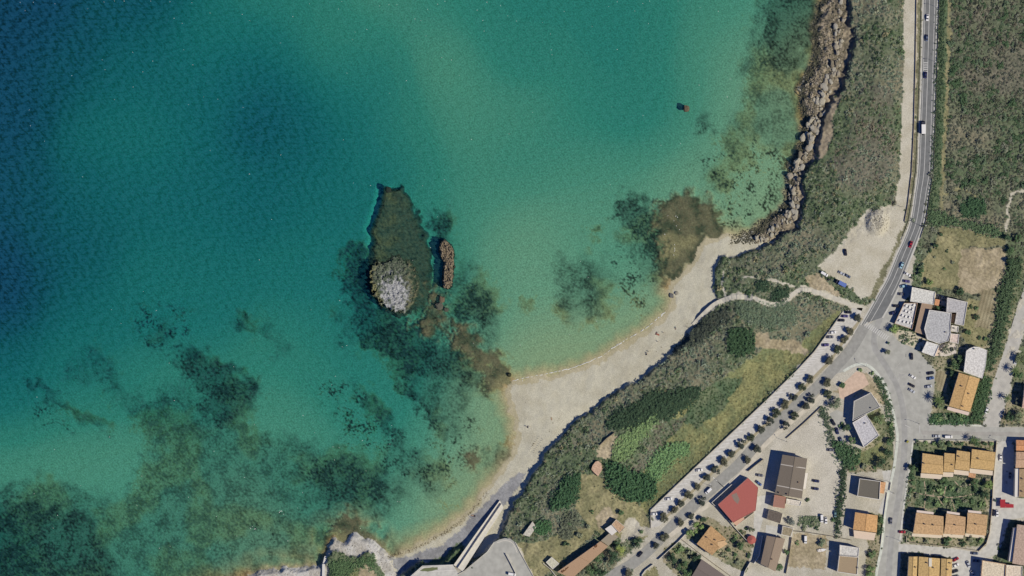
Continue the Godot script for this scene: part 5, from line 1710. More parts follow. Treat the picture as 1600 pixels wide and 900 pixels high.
func town() -> void:
	var white := [212, 211, 206]
	var grey := [186, 184, 182]
	var t: Node3D
	building("flat_house", "white flat roofed house at the street corner of the cafe block", "house", [1424, 448.5, 1460, 456, 1457.5, 476, 1421, 471], 5.0, {"roof": [200, 200, 192], "wall": white})
	t = building("cafe_terrace", "pale cafe terrace dotted with small white tables above the parked cars", "terrace", [1412, 473.4, 1433, 473.4, 1424.5, 514.5, 1397, 505.5], 2.4, {"roof": [192, 192, 190], "wall": [150, 116, 92], "parapet": [176, 150, 126], "parapet_height": 0.8, "windows": false})
	building("tiled_house", "narrow brown tiled roof between the terrace and the large grey flat roof", "house", [1439.5, 473, 1456, 476.5, 1446, 524, 1428.5, 518.5], 4.2, {"shape": "flat", "roof": [166, 144, 122], "parapet": [170, 148, 126], "parapet_height": 0.12, "grain": "rough", "grain_scale": 0.25})
	building("flat_house", "large grey flat roofed building in the middle of the cafe block", "house", [1450.3, 484, 1485, 489, 1483, 512, 1484, 520, 1480, 532.5, 1466, 537, 1447, 530, 1442.5, 514], 6.2, {"roof": [172, 173, 172], "chimneys": [[1476, 519]]})
	building("flat_house", "grey L shaped flat roof on the allotment side of the cafe block", "house", [1478.5, 465, 1510, 472, 1504, 508.5, 1490, 506, 1493, 488.2, 1477, 487.5], 6.6, {"roof": [174, 173, 172]})
	extra(building("flat_house", "small white flat roof at the southern end of the cafe block", "house", [1447, 533, 1466.5, 539, 1459, 557, 1439, 550], 4.4, {"roof": [204, 204, 200], "wall": white}), "patio", [1459, 540, 1470, 544, 1466, 556, 1458, 556], -0.2, 0.25, [196, 178, 160])
	building("garage", "small pinkish flat roof tucked behind the large grey building", "house", [1485, 521, 1498, 522.5, 1496.5, 537, 1483, 534], 3.0, {"roof": [196, 182, 172], "wall": [206, 190, 174]})
	building("annex", "small orange tiled hut behind the white street corner house", "shed", [1461, 467, 1468, 468.5, 1466, 478, 1459.5, 476.5], 2.8, {"roof": [190, 140, 104], "parapet_height": 0.0, "windows": false})
	building("annex", "narrow white service block between the grey roofs of the cafe block", "shed", [1486, 508, 1497, 510, 1496, 519, 1485.4, 517.5], 3.2, {"roof": [198, 194, 186], "windows": false, "chimneys": [[1490, 513]]})
	building("annex", "small tan tiled lean to inside the L shaped grey roof", "house", [1483, 489.5, 1492.4, 490.5, 1489, 504, 1485, 503], 3.4, {"roof": [170, 142, 112], "parapet_height": 0.0, "windows": false})
	building("hall", "big plain white roofed hall north of the long orange house", "hall", [1508.7, 548, 1514, 544, 1521, 541.5, 1528, 542, 1541, 547, 1538.7, 570, 1533.5, 591, 1504.5, 581], 4.8, {"roof": [204, 202, 196], "wall": white, "parapet_height": 0.2, "chimneys": [[1521, 545]]})
	t = building("tiled_house", "long orange tiled house beside the car park with hedges round it", "house", [1496.7, 582, 1529, 591.5, 1514, 643, 1481, 634], 6.2, {"shape": "gable", "ridge": 0, "roof": [190, 157, 108], "rise": 0.8, "chimneys": [[0.3, 0.35], [0.7, 0.5], [0.6, 0.9]]})
	extra(t, "porch", [1480.5, 635, 1514, 644, 1512, 649, 1479, 640], -0.2, 2.6, [206, 188, 176])
	building("tiled_house", "pink tiled house cut off by the eastern edge beside the side street", "house", [1599, 602, 1640, 608, 1637, 646, 1595, 637], 6.0, {"shape": "gable", "ridge": 1, "roof": [190, 160, 142]})
	# northern terrace of four
	var place := ["westernmost, beside the street", "narrowest one", "third along from the street", "easternmost, beside the back lane"]
	var quads := [[1440, 707.5, 1472, 712, 1472, 740.5, 1438, 738], [1474, 707, 1490.5, 708.5, 1489, 737, 1472.8, 736.5], [1493.5, 703, 1514, 706, 1513, 735, 1490, 732.5], [1517, 701, 1553.5, 706, 1550.5, 734.5, 1514.5, 730.5]]
	for k in 4:
		t = building("terraced_house", "tan tiled house of the northern terrace of four, " + place[k], "house", quads[k], 6.0, {"shape": "gable", "ridge": 1, "roof": [[188, 158, 110], [185, 155, 106], [188, 158, 109], [189, 159, 108]][k], "rise": 0.75, "chimneys": [[[0.5, 0.9]], [[0.6, 0.2]], [[0.3, 0.8]], [[0.45, 0.7]]][k]})
		var q: Array = quads[k]
		extra(t, "balcony", [q[6], q[7] + 1.0, q[4], q[5] + 1.0, q[4] - 0.5, q[5] + 8.0, q[6] - 0.5, q[7] + 8.0], 2.7, 3.1, [206, 192, 172])
		extra(t, "porch_wall", [q[6] + 0.5, q[7] + 1.4, q[4] - 0.6, q[5] + 1.4, q[4] - 0.9, q[5] + 3.4, q[6] + 0.3, q[7] + 3.4], -0.2, 2.6, [196, 180, 158])
	building("shed", "tiny orange tiled shed in the gardens behind the northern terrace", "shed", [1513, 738.5, 1524, 740, 1523, 747, 1512, 745], 2.5, {"roof": [188, 146, 110], "parapet_height": 0.0, "windows": false})
	var quads2 := [[1430, 800, 1472.5, 806, 1472, 835.5, 1425, 832.5], [1477, 801.5, 1507, 807, 1505.5, 835.5, 1473.2, 833], [1510, 800, 1541.5, 804, 1538.5, 836, 1508, 832.5]]
	place = ["the widest, next to the street", "the middle one", "next to the back lane"]
	for k in 3:
		t = building("terraced_house", "pinkish tan tiled house of the southern terrace of three, " + place[k], "house", quads2[k], 6.4, {"shape": "gable", "ridge": 1, "roof": [[186, 155, 115], [188, 156, 118], [186, 155, 115]][k], "rise": 0.8, "chimneys": [[[0.5, 0.65], [0.5, 0.35]], [[0.5, 0.5]], [[0.5, 0.55]]][k]})
		var q: Array = quads2[k]
		extra(t, "balcony", [q[0] + 1.0, q[1] - 3.8, (q[0] + q[2]) / 2.0 + 6, (q[1] + q[3]) / 2.0 - 3.6, (q[0] + q[2]) / 2.0 + 6, (q[1] + q[3]) / 2.0, q[0] + 1.0, q[1] - 0.2], 5.4, 5.8, [208, 194, 182])
		extra(t, "terrace", [q[6], q[7] + 0.8, q[4], q[5] + 0.8, q[4] - 0.5, q[5] + 5.5, q[6] - 0.5, q[7] + 5.5], -0.2, 0.5, [204, 192, 172])
	var quads3 := [[1418.5, 868.5, 1432, 868.5, 1430.5, 910, 1416, 910], [1434, 868.5, 1467, 871.5, 1465.5, 914, 1432.5, 912], [1469, 871.5, 1486, 872.5, 1484.5, 914, 1467.5, 913]]
	place = ["narrow western unit", "broad middle unit with a skylight strip", "narrow eastern unit beside the parked cars"]
	for k in 3:
		t = building("terraced_house", "bright orange tiled row on the southern edge, " + place[k], "house", quads3[k], 6.6, {"shape": "gable", "ridge": 0, "roof": [189, 161, 110], "rise": 0.6, "chimneys": [[[0.8, 0.4]], [[0.4, 0.2], [0.7, 0.35]], [[0.8, 0.15], [0.6, 0.4]]][k]})
		if k == 1:
			extra(t, "skylight", [1449.5, 870.5, 1454, 871, 1454, 884, 1449.5, 884], 7.2, 7.75, [206, 200, 184])
	# the eastern edge
	building("tiled_house", "small orange tiled roof at the junction corner on the eastern edge", "house", [1586, 687, 1622, 688, 1622, 704.5, 1586, 703.5], 5.5, {"shape": "gable", "ridge": 1, "roof": [194, 142, 102], "rise": 0.8})
	building("tiled_house", "pinkish tan tiled house between the orange corner roof and the tall block", "house", [1585.5, 705, 1626, 706, 1625, 730.5, 1584.5, 730], 7.4, {"shape": "gable", "ridge": 1, "roof": [184, 154, 126], "rise": 1.0})
	t = building("apartment_house", "tall tan roofed block with white loggias on the eastern edge", "house", [1590, 731.5, 1626, 732, 1624, 776, 1589, 775.5], 8.4, {"shape": "gable", "ridge": 0, "roof": [170, 146, 112], "rise": 1.0, "chimneys": [[0.15, 0.35], [0.15, 0.8]]})
	extra(t, "loggia", [1584, 731.5, 1590.5, 731.5, 1589, 775.5, 1583, 775.5], -0.3, 7.8, [208, 204, 194])
	t = building("apartment_house", "large pink beige roofed block at the south eastern corner", "house", [1587, 818, 1640, 826, 1636, 888, 1579, 879], 8.6, {"shape": "gable", "ridge": 0, "roof": [182, 160, 142], "rise": 1.2})
	extra(t, "loggia", [1582, 824, 1586.5, 824, 1579, 876, 1574, 876], -0.3, 7.2, [196, 190, 184])
	building("flat_house", "cream roof terrace with tan rim beside the white parked cars", "house", [1533, 874.5, 1570, 880.5, 1568, 914, 1530, 912], 6.2, {"roof": [204, 192, 168], "parapet": [190, 158, 124], "parapet_height": 0.8})
	building("low_house", "pale low roof between the cream terrace and the pink beige block", "house", [1571.5, 882, 1596, 884, 1595, 914, 1570, 914], 4.0, {"roof": [204, 192, 174]})
	t = thing("awning", "dark red awning on posts over the paved yard of the tall tan block", "awning", pw(1572, 788, TOP))
	for e in [[1562, 780, 1570, 780, 1570, 793, 1562, 793], [1570.2, 786.5, 1583, 787.5, 1583, 793, 1570.2, 793]]:
		extra(t, "canopy", e, 2.6, 2.72, [156, 50, 58])
	for e in [[1563, 781], [1569, 792], [1582, 788], [1582, 792]]:
		extra(t, "post", [e[0], e[1], e[0] + 0.3, e[1], e[0] + 0.3, e[1] + 0.3, e[0], e[1] + 0.3], -0.1, 2.6, [190, 190, 190])
	# west of the street
	t = building("apartment_house", "large brown roofed block with pale cross bands beside the gravel lot", "house", [1221.5, 709.5, 1260, 715.5, 1251.5, 778, 1209.5, 771], 7.6, {"shape": "gable", "ridge": 0, "roof": [126, 117, 105], "rise": 1.1, "grain": "rough", "grain_scale": 0.2, "chimneys": [[0.15, 0.95], [0.45, 0.95], [0.8, 0.62]]})
	extra(t, "balcony", [1254, 738, 1262, 739, 1258, 764, 1251, 762], 2.6, 3.0, [204, 200, 192])
	for q in [[1218.6, 724.6, 1257.2, 730.8], [1212.6, 757.4, 1252.6, 765]]:
		var a := Vector2(q[0], q[1])
		var c := Vector2(q[2], q[3])
		var m := (a + c) / 2
		var rb := MB.new()
		for s in 2:
			var u := a.lerp(c, s * 0.5)
			var w := a.lerp(c, s * 0.5 + 0.5)
			var p0 := pw(u.x, u.y, (8.86 if s else 7.76)) - Vector3(t.position.x, 0, t.position.z)
			var p1 := pw(w.x, w.y, (7.76 if s else 8.86)) - Vector3(t.position.x, 0, t.position.z)
			var side := Vector3(0.03, 0, 0.3)
			rb.quad(p0 - side, p1 - side, p1 + side, p0 + side)
		put("roof_band", rb.done(), mat(178, 172, 162, 0.9), t)
	building("tiled_house", "small salmon tiled annex below the brown roofed block", "house", [1209.5, 772.6, 1227, 776, 1225, 793.5, 1207, 791], 5.4, {"shape": "flat", "roof": [166, 126, 110], "parapet": [180, 128, 108], "parapet_height": 0.1, "grain": "rough", "grain_scale": 0.3})
	building("outhouse", "white roofed porch strip beside the salmon annex", "house", [1228.5, 778.5, 1252, 783, 1250, 790, 1228, 787], 2.8, {"roof": [200, 194, 182], "windows": false})
	t = building("hall", "big red roofed hall with a weathered grey patch beside the avenue", "hall", [1121, 788, 1168, 746, 1184, 761, 1180, 797, 1145, 816], 5.2, {"roof": [178, 104, 95], "parapet": [162, 106, 96], "parapet_height": 0.1, "grain": "rough", "grain_scale": 0.035})
	extra(t, "weathered_patch", [1142, 773, 1150, 769, 1155, 780, 1152, 787, 1146, 781], 5.15, 5.23, [146, 128, 116], "rough", 0.3)
	extra(t, "pale_corner", [1145.2, 816.5, 1158, 806, 1163, 810, 1150, 821], 3.6, 4.6, [196, 160, 134])
	building("shed", "dark brown flat roofed shed south of the salmon annex", "shed", [1201, 796.5, 1222, 802, 1218.5, 817.5, 1198, 811], 3.2, {"roof": [100, 92, 84], "parapet": [120, 112, 104], "parapet_height": 0.15, "windows": false})
	building("shed", "drab olive roofed shed next to the wall of the bare plot", "shed", [1222.5, 821, 1239.5, 825, 1235, 838.5, 1220.5, 835], 2.8, {"roof": [146, 136, 112], "parapet_height": 0.1, "windows": false})
	building("tiled_house", "long beige tiled house with a white wall on its shaded side", "house", [1197, 836, 1226, 841, 1210.5, 892, 1187.5, 880], 5.8, {"shape": "gable", "ridge": 0, "roof": [152, 136, 118], "rise": 1.2, "grain": "rough", "grain_scale": 0.2, "chimneys": [[0.6, 0.7]]})
	t = building("tiled_house", "orange tiled house with a ridge down its middle west of the street", "house", [1335, 799.5, 1370, 804.5, 1368.5, 831, 1331.5, 826.5], 6.2, {"shape": "gable", "ridge": 0, "roof": [194, 154, 106], "rise": 0.8})
	extra(t, "balcony", [1333, 828, 1368, 832.5, 1365, 844, 1334, 840], 2.6, 3.0, [206, 188, 168])
	building("flat_house", "stained dark grey flat roof with white parapet above the orange house", "house", [1342, 747, 1374.5, 751.5, 1373, 780, 1338.5, 774.5], 4.8, {"roof": [112, 108, 98], "grain": "rough", "grain_scale": 0.12, "parapet_height": 0.7})
	building("annex", "little orange tiled annex on the street side of the dark grey roof", "house", [1375, 752.4, 1383.5, 753.4, 1380.5, 771, 1373.6, 770], 3.2, {"roof": [194, 152, 112], "parapet_height": 0.0, "windows": false})
	building("flat_house", "white flat roofed house south of the wild plot", "house", [1311, 850.5, 1341, 855, 1340, 868.5, 1310.3, 866], 6.4, {"roof": [196, 194, 186], "wall": white})
	building("flat_house", "gravel covered tan flat roof joined to the white house", "house", [1310, 867, 1340, 869.6, 1338, 897, 1307, 892.5], 6.0, {"roof": [168, 150, 122], "grain": "rough", "grain_scale": 0.5, "chimneys": [[1339, 886]]})
	building("villa", "rough grey roofed northern wing of the villa inside the street curve", "house", [1333, 626.5, 1359.5, 613, 1374.5, 635.5, 1352.5, 646, 1331, 657], 5.6, {"roof": [152, 152, 146], "grain": "rough", "grain_scale": 0.18, "chimneys": [[1360, 637]]})
	building("villa", "smooth pale grey southern wing of the villa inside the street curve", "house", [1331, 660, 1352.5, 647, 1372, 680, 1348.5, 698.5], 5.0, {"roof": [184, 183, 184], "chimneys": [[1351, 661]]})
	t = building("tiled_house", "orange tiled house with a paler lean to beside the avenue garden", "house", [1110, 820.5, 1134.5, 842, 1112, 867, 1088, 849], 5.0, {"shape": "gable", "ridge": 1, "roof": [178, 145, 104], "rise": 0.8, "chimneys": [[0.35, 0.4], [0.6, 0.35], [0.5, 0.8]]})
	extra(t, "lean_to", [1120, 846, 1131, 843.5, 1136, 849, 1122, 858], 4.9, 5.9, [196, 165, 124], "blotch")
	building("tiled_house", "purple brown tiled house on the southern edge below the orange one", "house", [1096, 873, 1133, 899, 1118, 922, 1080, 900], 4.4, {"shape": "gable", "ridge": 1, "roof": [124, 114, 108], "rise": 0.9, "grain": "rough", "grain_scale": 0.2})
	t = thing("pavilion", "small round pavilion with a dull red conical roof by the lane", "pavilion", pw(1174, 843, TOP))
	var cone := CylinderMesh.new()
	cone.top_radius = 0.1
	cone.bottom_radius = 2.9
	cone.height = 1.1
	cone.radial_segments = 8
	put("roof", cone, mat(176, 102, 92, 0.9, "rough", 0.3), t).position.y = 2.9
	var post := CylinderMesh.new()
	post.top_radius = 0.1
	post.bottom_radius = 0.1
	post.height = 2.4
	post.radial_segments = 6
	for k in 6:
		put("post", post, mat(200, 196, 186), t).position = Vector3(cos(k * TAU / 6) * 2.4, 1.2, sin(k * TAU / 6) * 2.4)
	# ruins on the bluff
	t = building("ruined_house", "long half ruined building with a tan tiled roof on the bluff", "house", [938, 845, 950, 853, 893.5, 903, 870.5, 893], 4.6, {"shape": "gable", "ridge": 1, "roof": [182, 152, 122], "rise": 1.0, "level": TOP - 0.4, "down": 1.5, "windows": false, "grain": "rough", "grain_scale": 0.2})
	var hole := MB.new()
	for k in 26:                # broken tiles along the seaward slope
		var q := Vector2(932, 850).lerp(Vector2(878, 893), rng.randf()) + Vector2(rng.randf_range(-1, 2), rng.randf_range(-1, 2))
		var w := pw(q.x, q.y) - t.position
		hole.box(Vector3(w.x, 4.95 + rng.randf() * 0.1, w.z), Vector3(rng.randf_range(0.8, 2.6), 0.3, rng.randf_range(0.4, 1.0)), 0.7 + rng.randf_range(-0.3, 0.3))
	put("broken_tiles", hole.done(), mat(104, 76, 54, 0.95), t)
	extra(t, "roofless_room", [938.6, 844.5, 955, 830, 966, 838.5, 950.6, 852.6], -1.5, 3.4, [162, 152, 132], "rough", 0.2)
	t = building("ruined_house", "small tan roofed head house at the landward end of the ruined building", "house", [955.5, 819, 962.5, 811, 977, 823, 968, 833], 4.4, {"roof": [180, 152, 122], "level": TOP - 0.3, "down": 1.5, "windows": false, "parapet": [200, 190, 170], "parapet_height": 0.25})
	extra(t, "white_slab", [945, 826, 955, 819.5, 965, 829, 956, 836], -1.5, 3.8, [206, 202, 194])
	building("hut", "small pale cube shaped hut at the seaward side of the ruined building", "hut", [862, 870, 873.6, 880.3, 863.6, 889.3, 853, 878], 3.6, {"roof": [190, 188, 166], "level": TOP - 1.0, "down": 1.5, "windows": false, "parapet_height": 0.1})
	building("bunker", "pale flat concrete slab standing alone on the bluff", "bunker", [832, 814.5, 838, 823.5, 827.5, 838.5, 817, 835.5], 1.9, {"roof": [186, 182, 168], "level": ground(828, 827) - 0.2, "down": 1.5, "windows": false, "parapet_height": 0.0})
	building("bunker", "rounded pinkish roofed hut in the middle of the bluff scrub", "bunker", [930.5, 721, 935, 720, 939.5, 724, 941, 733, 934.5, 744, 928, 738, 923.8, 733, 926, 727], 2.4, {"roof": [188, 158, 134], "level": ground(933, 732) - 0.2, "down": 1.5, "windows": false, "parapet_height": 0.0})
	# little white tables on the cafe terrace
	var tops := CylinderMesh.new()
	tops.top_radius = 0.75
	tops.bottom_radius = 0.75
	tops.height = 0.06
	var stem := CylinderMesh.new()
	stem.top_radius = 0.05
	stem.bottom_radius = 0.2
	stem.height = 0.72
	var place2 := 0
	for e in [[1416, 478], [1421, 480], [1415, 486], [1420, 488], [1426, 484], [1410, 493], [1415, 495], [1421, 496], [1406, 501], [1412, 503], [1418, 504], [1423, 505], [1428, 477]]:
		t = thing("cafe_table", "round white table on the pale cafe terrace", "table", pw(e[0], e[1], TOP + 2.4), 0.0, "white tables on the cafe terrace")
		put("table_top", tops, mat(216, 214, 208, 0.6), t).position.y = 0.74
		put("pedestal", stem, mat(90, 90, 92, 0.6), t).position.y = 0.36
		for k in 2:
			var ch := MB.new()
			ch.box(Vector3(0, 0.45, 0), Vector3(0.45, 0.05, 0.45))
			ch.box(Vector3(0, 0.7, 0.21), Vector3(0.45, 0.5, 0.04))
			for s in 4:
				ch.box(Vector3((s % 2 - 0.5) * 0.38, 0.22, (s / 2 - 0.5) * 0.38), Vector3(0.04, 0.44, 0.04))
			var c := put("chair", ch.done(), mat(70, 72, 80, 0.7), null)
			c.position = t.position + Vector3(1.1 * (k * 2 - 1), 0, 0.2)
			c.rotation.y = PI / 2 * (k * 2 - 1)
			tag(c, "dark chair drawn up to a round white table on the cafe terrace", "chair", "dark chairs on the cafe terrace")

# ------------------------------------------------------------------ single trees and shrubs
func make_tree(called: String, r: float, height: float, count: int, leaf: float, tone: Array, seed_: int) -> Node3D:
	var o := Node3D.new()
	o.name = called
	var g := RandomNumberGenerator.new()
	g.seed = seed_
	var tr := MB.new()
	var top := Vector3(g.randf_range(-0.2, 0.2), height * 0.5, g.randf_range(-0.2, 0.2))
	tr.tube(Vector3(0, -0.2, 0), top, 0.2, 0.12, 7)
	for k in 6:
		var a := TAU * k / 6.0 + g.randf()
		tr.tube(top, Vector3(cos(a) * r * 0.65, height * g.randf_range(0.75, 0.95), sin(a) * r * 0.65), 0.09, 0.03, 5)
	put("trunk", tr.done(), mat(120, 104, 86, 0.95, "rough", 0.5), o)
	var m := clump(r, height * 0.55, count, leaf, seed_, Color(1, 1, 1))
	var cr := put("crown", m.done(), leaf_mat(tone[0], tone[1], tone[2]), o)
	cr.position.y = height * 0.38
	return o

func make_palm(seed_: int, r: float, height: float) -> Node3D:
	var o := Node3D.new()
	o.name = "palm_tree"
	var g := RandomNumberGenerator.new()
	g.seed = seed_
	var tr := MB.new()
	tr.tube(Vector3(0, -0.2, 0), Vector3(0.1, height, 0), 0.3, 0.24, 8)
	put("trunk", tr.done(), mat(126, 108, 86, 0.95, "rough", 0.6), o)
	for k in 26:
		var a := TAU * k / 26.0 * 2.6 + g.randf() * 0.3
		var lift := lerpf(1.3, -0.3, k / 26.0)
		var m := MB.new()
		var dir := Vector3(cos(a), 0, sin(a))
		var side := Vector3(-sin(a), 0, cos(a))
		var prev := Vector3(0.1, height, 0)
		for s in 7:
			var t := (s + 1) / 7.0
			var p := Vector3(0.1, height, 0) + dir * r * t + Vector3.UP * (lift * t * 1.6 - 1.9 * t * t)
			m.tube(prev, p, 0.035, 0.025, 4)
			for e in [-1, 1]:
				var tip: Vector3 = p + side * e * 0.5 * (1.15 - t * 0.6) + dir * 0.35 - Vector3.UP * 0.18
				m.tri(prev, p, tip)
			prev = p
		put("frond", m.done(), mat(92, 112, 70, 0.8), o)
	return o

func plant(proto: Node3D, called: String, at: Vector3, turn: float, scale_: float, label: String, category: String, group := "") -> void:
	var o: Node3D = proto.duplicate()
	o.name = numbered(called)
	o.position = at
	o.rotation.y = turn
	o.scale = Vector3.ONE * scale_
	tag(o, label, category, group)
	add_child(o)

const ORD := ["first", "second", "third", "fourth", "fifth", "sixth", "seventh", "eighth", "ninth", "tenth", "eleventh", "twelfth", "thirteenth", "fourteenth", "fifteenth", "sixteenth", "seventeenth", "eighteenth", "nineteenth", "twentieth", "twenty first", "twenty second", "twenty third", "twenty fourth", "twenty fifth"]

func greenery() -> void:
	var protos := []
	for k in 5:
		protos.append(make_tree("avenue_tree", 3.0, 3.4, 900, 0.3, [[62, 66, 58], [70, 72, 58], [56, 62, 56], [76, 76, 62], [60, 68, 54]][k], 200 + k))
	var rows := [[1339, 498, 1326, 515.5, 1317, 530, 1307, 545.5, 1293, 562.5, 1265, 592, 1251, 604, 1238, 619, 1226, 631, 1211, 644.5, 1200, 656, 1185.5, 668.5, 1171, 682, 1156.5, 694, 1143, 707.5, 1129, 721, 1116, 733, 1100, 745, 1087, 758.5, 1072.5, 772.5, 1060.5, 783, 1051.5, 796.5, 1036.5, 808],
		[1292, 596.5, 1290.5, 614.5, 1266, 622, 1254.5, 634, 1239.5, 649, 1224.5, 662.5, 1182.5, 702.5, 1166, 716.5, 1096.5, 783, 1080, 804, 1061, 814.5, 1036.5, 838.5, 1021.5, 853, 979.5, 894]]
	for r in 2:
		var a: Array = rows[r]
		for k in range(0, a.size(), 2):
			plant(protos[(k / 2 * 3 + r + k / 8) % 5], "avenue_tree", pw(a[k] + 1.8 + rng.randf_range(-0.8, 0.8), a[k + 1] + 0.9 + rng.randf_range(-0.8, 0.8), TOP + 0.1), rng.randf() * TAU, rng.randf_range(0.92, 1.22),
				"dark round avenue tree, %s from the road junction in the %s row" % [ORD[k / 2], ["seaward", "inland"][r]], "tree", "trees along the avenue in the %s row" % ["seaward", "inland"][r])
	# bigger trees, each on its own: [x, y, radius m, height, tone, label]
	var dark := [53, 71, 52]
	var mid := [69, 89, 61]
	var bright := [103, 122, 73]
	var greyish := [91, 96, 80]
	var k := 300
	for e in [[1397, 515, 3.6, 4.6, bright, "light green round tree at the corner below the cafe terrace"], [1386, 549, 2.0, 4.0, greyish, "small sparse tree on the open plaza"], [1427, 733, 3.4, 5.5, mid, "green tree leaning over the street at the northern terrace"],
			[1304, 629, 4.4, 5.5, [82, 95, 75], "large olive green tree at the villa car court"], [1374, 654, 4.2, 4.6, [94, 111, 77], "broad light green tree beside the villa's southern wing"], [1376, 722, 4.6, 6.0, dark, "dark round tree on the villa lawn"],
			[970, 857, 4.4, 5.5, [121, 132, 74], "yellow green tree beside the bend of the avenue"], [956, 870, 4.6, 6.0, dark, "dark tree between the ruined house and the avenue"], [936, 872, 4.0, 5.5, mid, "green tree just south of the ruined long house"], [962, 851, 3.0, 5.0, dark, "dark tree next to the yellow green tree"],
			[995, 847, 3.6, 4.8, dark, "dark tree at the dirt drive into the meadow"], [925, 890, 4.4, 5.0, mid, "green tree on the southern edge below the ruined house"], [910, 892, 3.4, 4.6, greyish, "grey green tree at the southern end of the ruined house"], [940, 894, 3.6, 5.0, dark, "dark tree on the southern edge left of the avenue"],
			[1544, 757, 3.4, 4.8, [97, 116, 71], "bright tree in the back corner of the terraced gardens"], [1538, 773, 4.0, 5.5, dark, "dark tree in the gardens beside the back lane wall"], [1474, 753, 3.4, 4.6, mid, "bushy green tree behind the second terraced house"], [1522, 754, 3.4, 5.0, mid, "green tree below the tiny orange shed"],
			[1471, 694, 3.6, 4.4, [86, 100, 75], "olive tree in the front garden of the northern terrace"], [1526, 691, 3.0, 4.6, mid, "green tree beside the palm in the terrace front garden"], [1592, 651, 4.6, 5.5, [95, 105, 80], "large olive tree at the corner of the side street and cross street"], [1576, 650, 3.6, 5.0, dark, "dark tree at the street corner opposite the hedge"],
			[1594, 560, 4.4, 5.5, [91, 101, 74], "spreading olive tree on the east side of the side street"], [1590, 585, 3.0, 4.4, mid, "green tree north of the pink tiled house"], [1588, 627, 2.6, 4.0, greyish, "small grey green tree beside the pink tiled house"],
			[1492, 570, 3.4, 4.6, mid, "green tree north west of the orange house"], [1486, 582, 2.4, 4.0, dark, "small dark tree against the shaded side of the orange house"], [1470, 632, 3.2, 4.2, [96, 108, 78], "light green tree beside the car park palm"], [1478, 545, 3.0, 3.6, greyish, "pale bushy tree in the yard below the grey flat roof"], [1500, 560, 2.6, 3.6, mid, "green shrub tree west of the white hall"],
			[1466, 480, 2.2, 3.4, mid, "small green tree between the cafe block roofs"], [1500, 455, 3.0, 3.6, dark, "dark bushes at the corner of the bare field"], [1525, 496, 2.0, 3.0, dark, "dark round bush in the tilled garden strip"], [1512, 520, 2.2, 3.2, mid, "green tree beside the narrow hedge by the allotment"],
			[1090, 823, 3.8, 5.0, bright, "bright green tree in front of the orange avenue house"], [1098, 809, 2.8, 4.4, dark, "dark tree north of the bright tree by the orange house"], [1078, 833, 2.8, 4.4, [98, 116, 74], "green tree at the avenue wall by the orange house"], [1156, 853, 3.6, 4.5, mid, "green tree in the yard east of the orange avenue house"],
			[1174, 827, 2.2, 3.4, greyish, "round grey green tree in the dotted garden"], [1050, 873, 4.0, 4.8, dark, "dark tree at the corner of the southern avenue garden"], [1066, 884, 4.2, 5.0, mid, "large green tree in the southern avenue garden"], [1088, 872, 3.4, 5.0, dark, "dark tree touching the purple brown roof"], [1075, 895, 3.6, 4.6, mid, "green tree on the southern edge below the avenue garden"],
			[1359, 893, 4.2, 4.0, [84, 106, 67], "large light green tree at the street on the southern edge"], [1373, 829, 3.4, 4.4, dark, "dark green tree between the orange house and the street"], [1376, 813, 2.6, 4.0, mid, "green tree at the street corner of the orange house"], [1362, 866, 2.8, 3.6, [81, 99, 68], "green bush tree on the verge below the orange house"],
			[1235, 815, 3.2, 3.0, [91, 97, 92], "grey leafless looking tree behind the dark brown shed"], [1284, 848, 3.0, 3.0, [96, 109, 87], "pale green bush tree on the bare plot"], [1217, 886, 2.8, 3.6, mid, "green tree at the southern corner of the beige tiled house"], [1229, 862, 1.8, 3.0, mid, "small tree against the dark wall of the bare plot"],
			[970, 801, 2.2, 3.2, mid, "small green tree beyond the head house of the ruin"], [1322, 668, 3.0, 4.0, dark, "dark tree in the shade of the villa's south wing"], [1316, 602, 2.4, 3.0, mid, "small green tree beside the pink villa court"], [1331, 688, 2.8, 4.0, mid, "green tree beside the cars on the villa drive"],
			[1388, 706, 3.2, 5.0, dark, "dark tree in the street side corner of the villa lawn"], [1390, 690, 2.6, 4.0, mid, "green tree against the hedge of the curving street"], [1462, 385, 2.0, 2.6, dark, "dark bush on the dry allotment"], [1438, 425, 2.6, 3.2, mid, "green bush between the parked cars and the allotment"], [1452, 440, 2.4, 3.0, [97, 114, 72], "bright bush at the corner of the white street corner house"],
			[1573, 372, 3.0, 4.0, dark, "dark tree where the field path meets the allotment"], [1580, 390, 3.2, 4.4, mid, "green tree at the top of the side street hedge"], [1590, 372, 2.8, 4.0, mid, "green tree near the eastern edge above the side street"], [1578, 410, 3.2, 4.2, dark, "dark tree along the edge of the bare field"]]:
		var t := make_tree("garden_tree", e[2], e[3], int(150 + e[2] * 130), 0.34, e[4], k)
		t.name = numbered("garden_tree")
		t.position = pw(e[0], e[1], ground(e[0], e[1]))
		tag(t, e[5], "tree")
		add_child(t)
		k += 1
	# palms
	var palm := make_palm(7, 3.4, 6.0)
	for e in [[1464, 624, 1.05, "tall palm throwing its shadow over the car park"], [1519, 687, 0.8, "palm in the front garden of the northern terrace"], [1584, 578, 0.9, "palm beside the side street north of the pink house"], [1573, 622, 0.75, "small palm on the kerb near the pink tiled house"]]:
		plant(palm, "palm_tree", pw(e[0], e[1], TOP), rng.randf() * TAU, e[2], e[3], "palm")
	# shrubs of the gardens: [place, tone, x, y, r ...] counted from west to east
	var shapes := []
	for s in 4:
		shapes.append([clump(1.0, 0.9, 130, 0.24, 500 + s, Color(1, 1, 1)).done()])
	var tones := [leaf_mat(57, 74, 54), leaf_mat(73, 93, 64), leaf_mat(96, 115, 77), leaf_mat(103, 108, 87)]
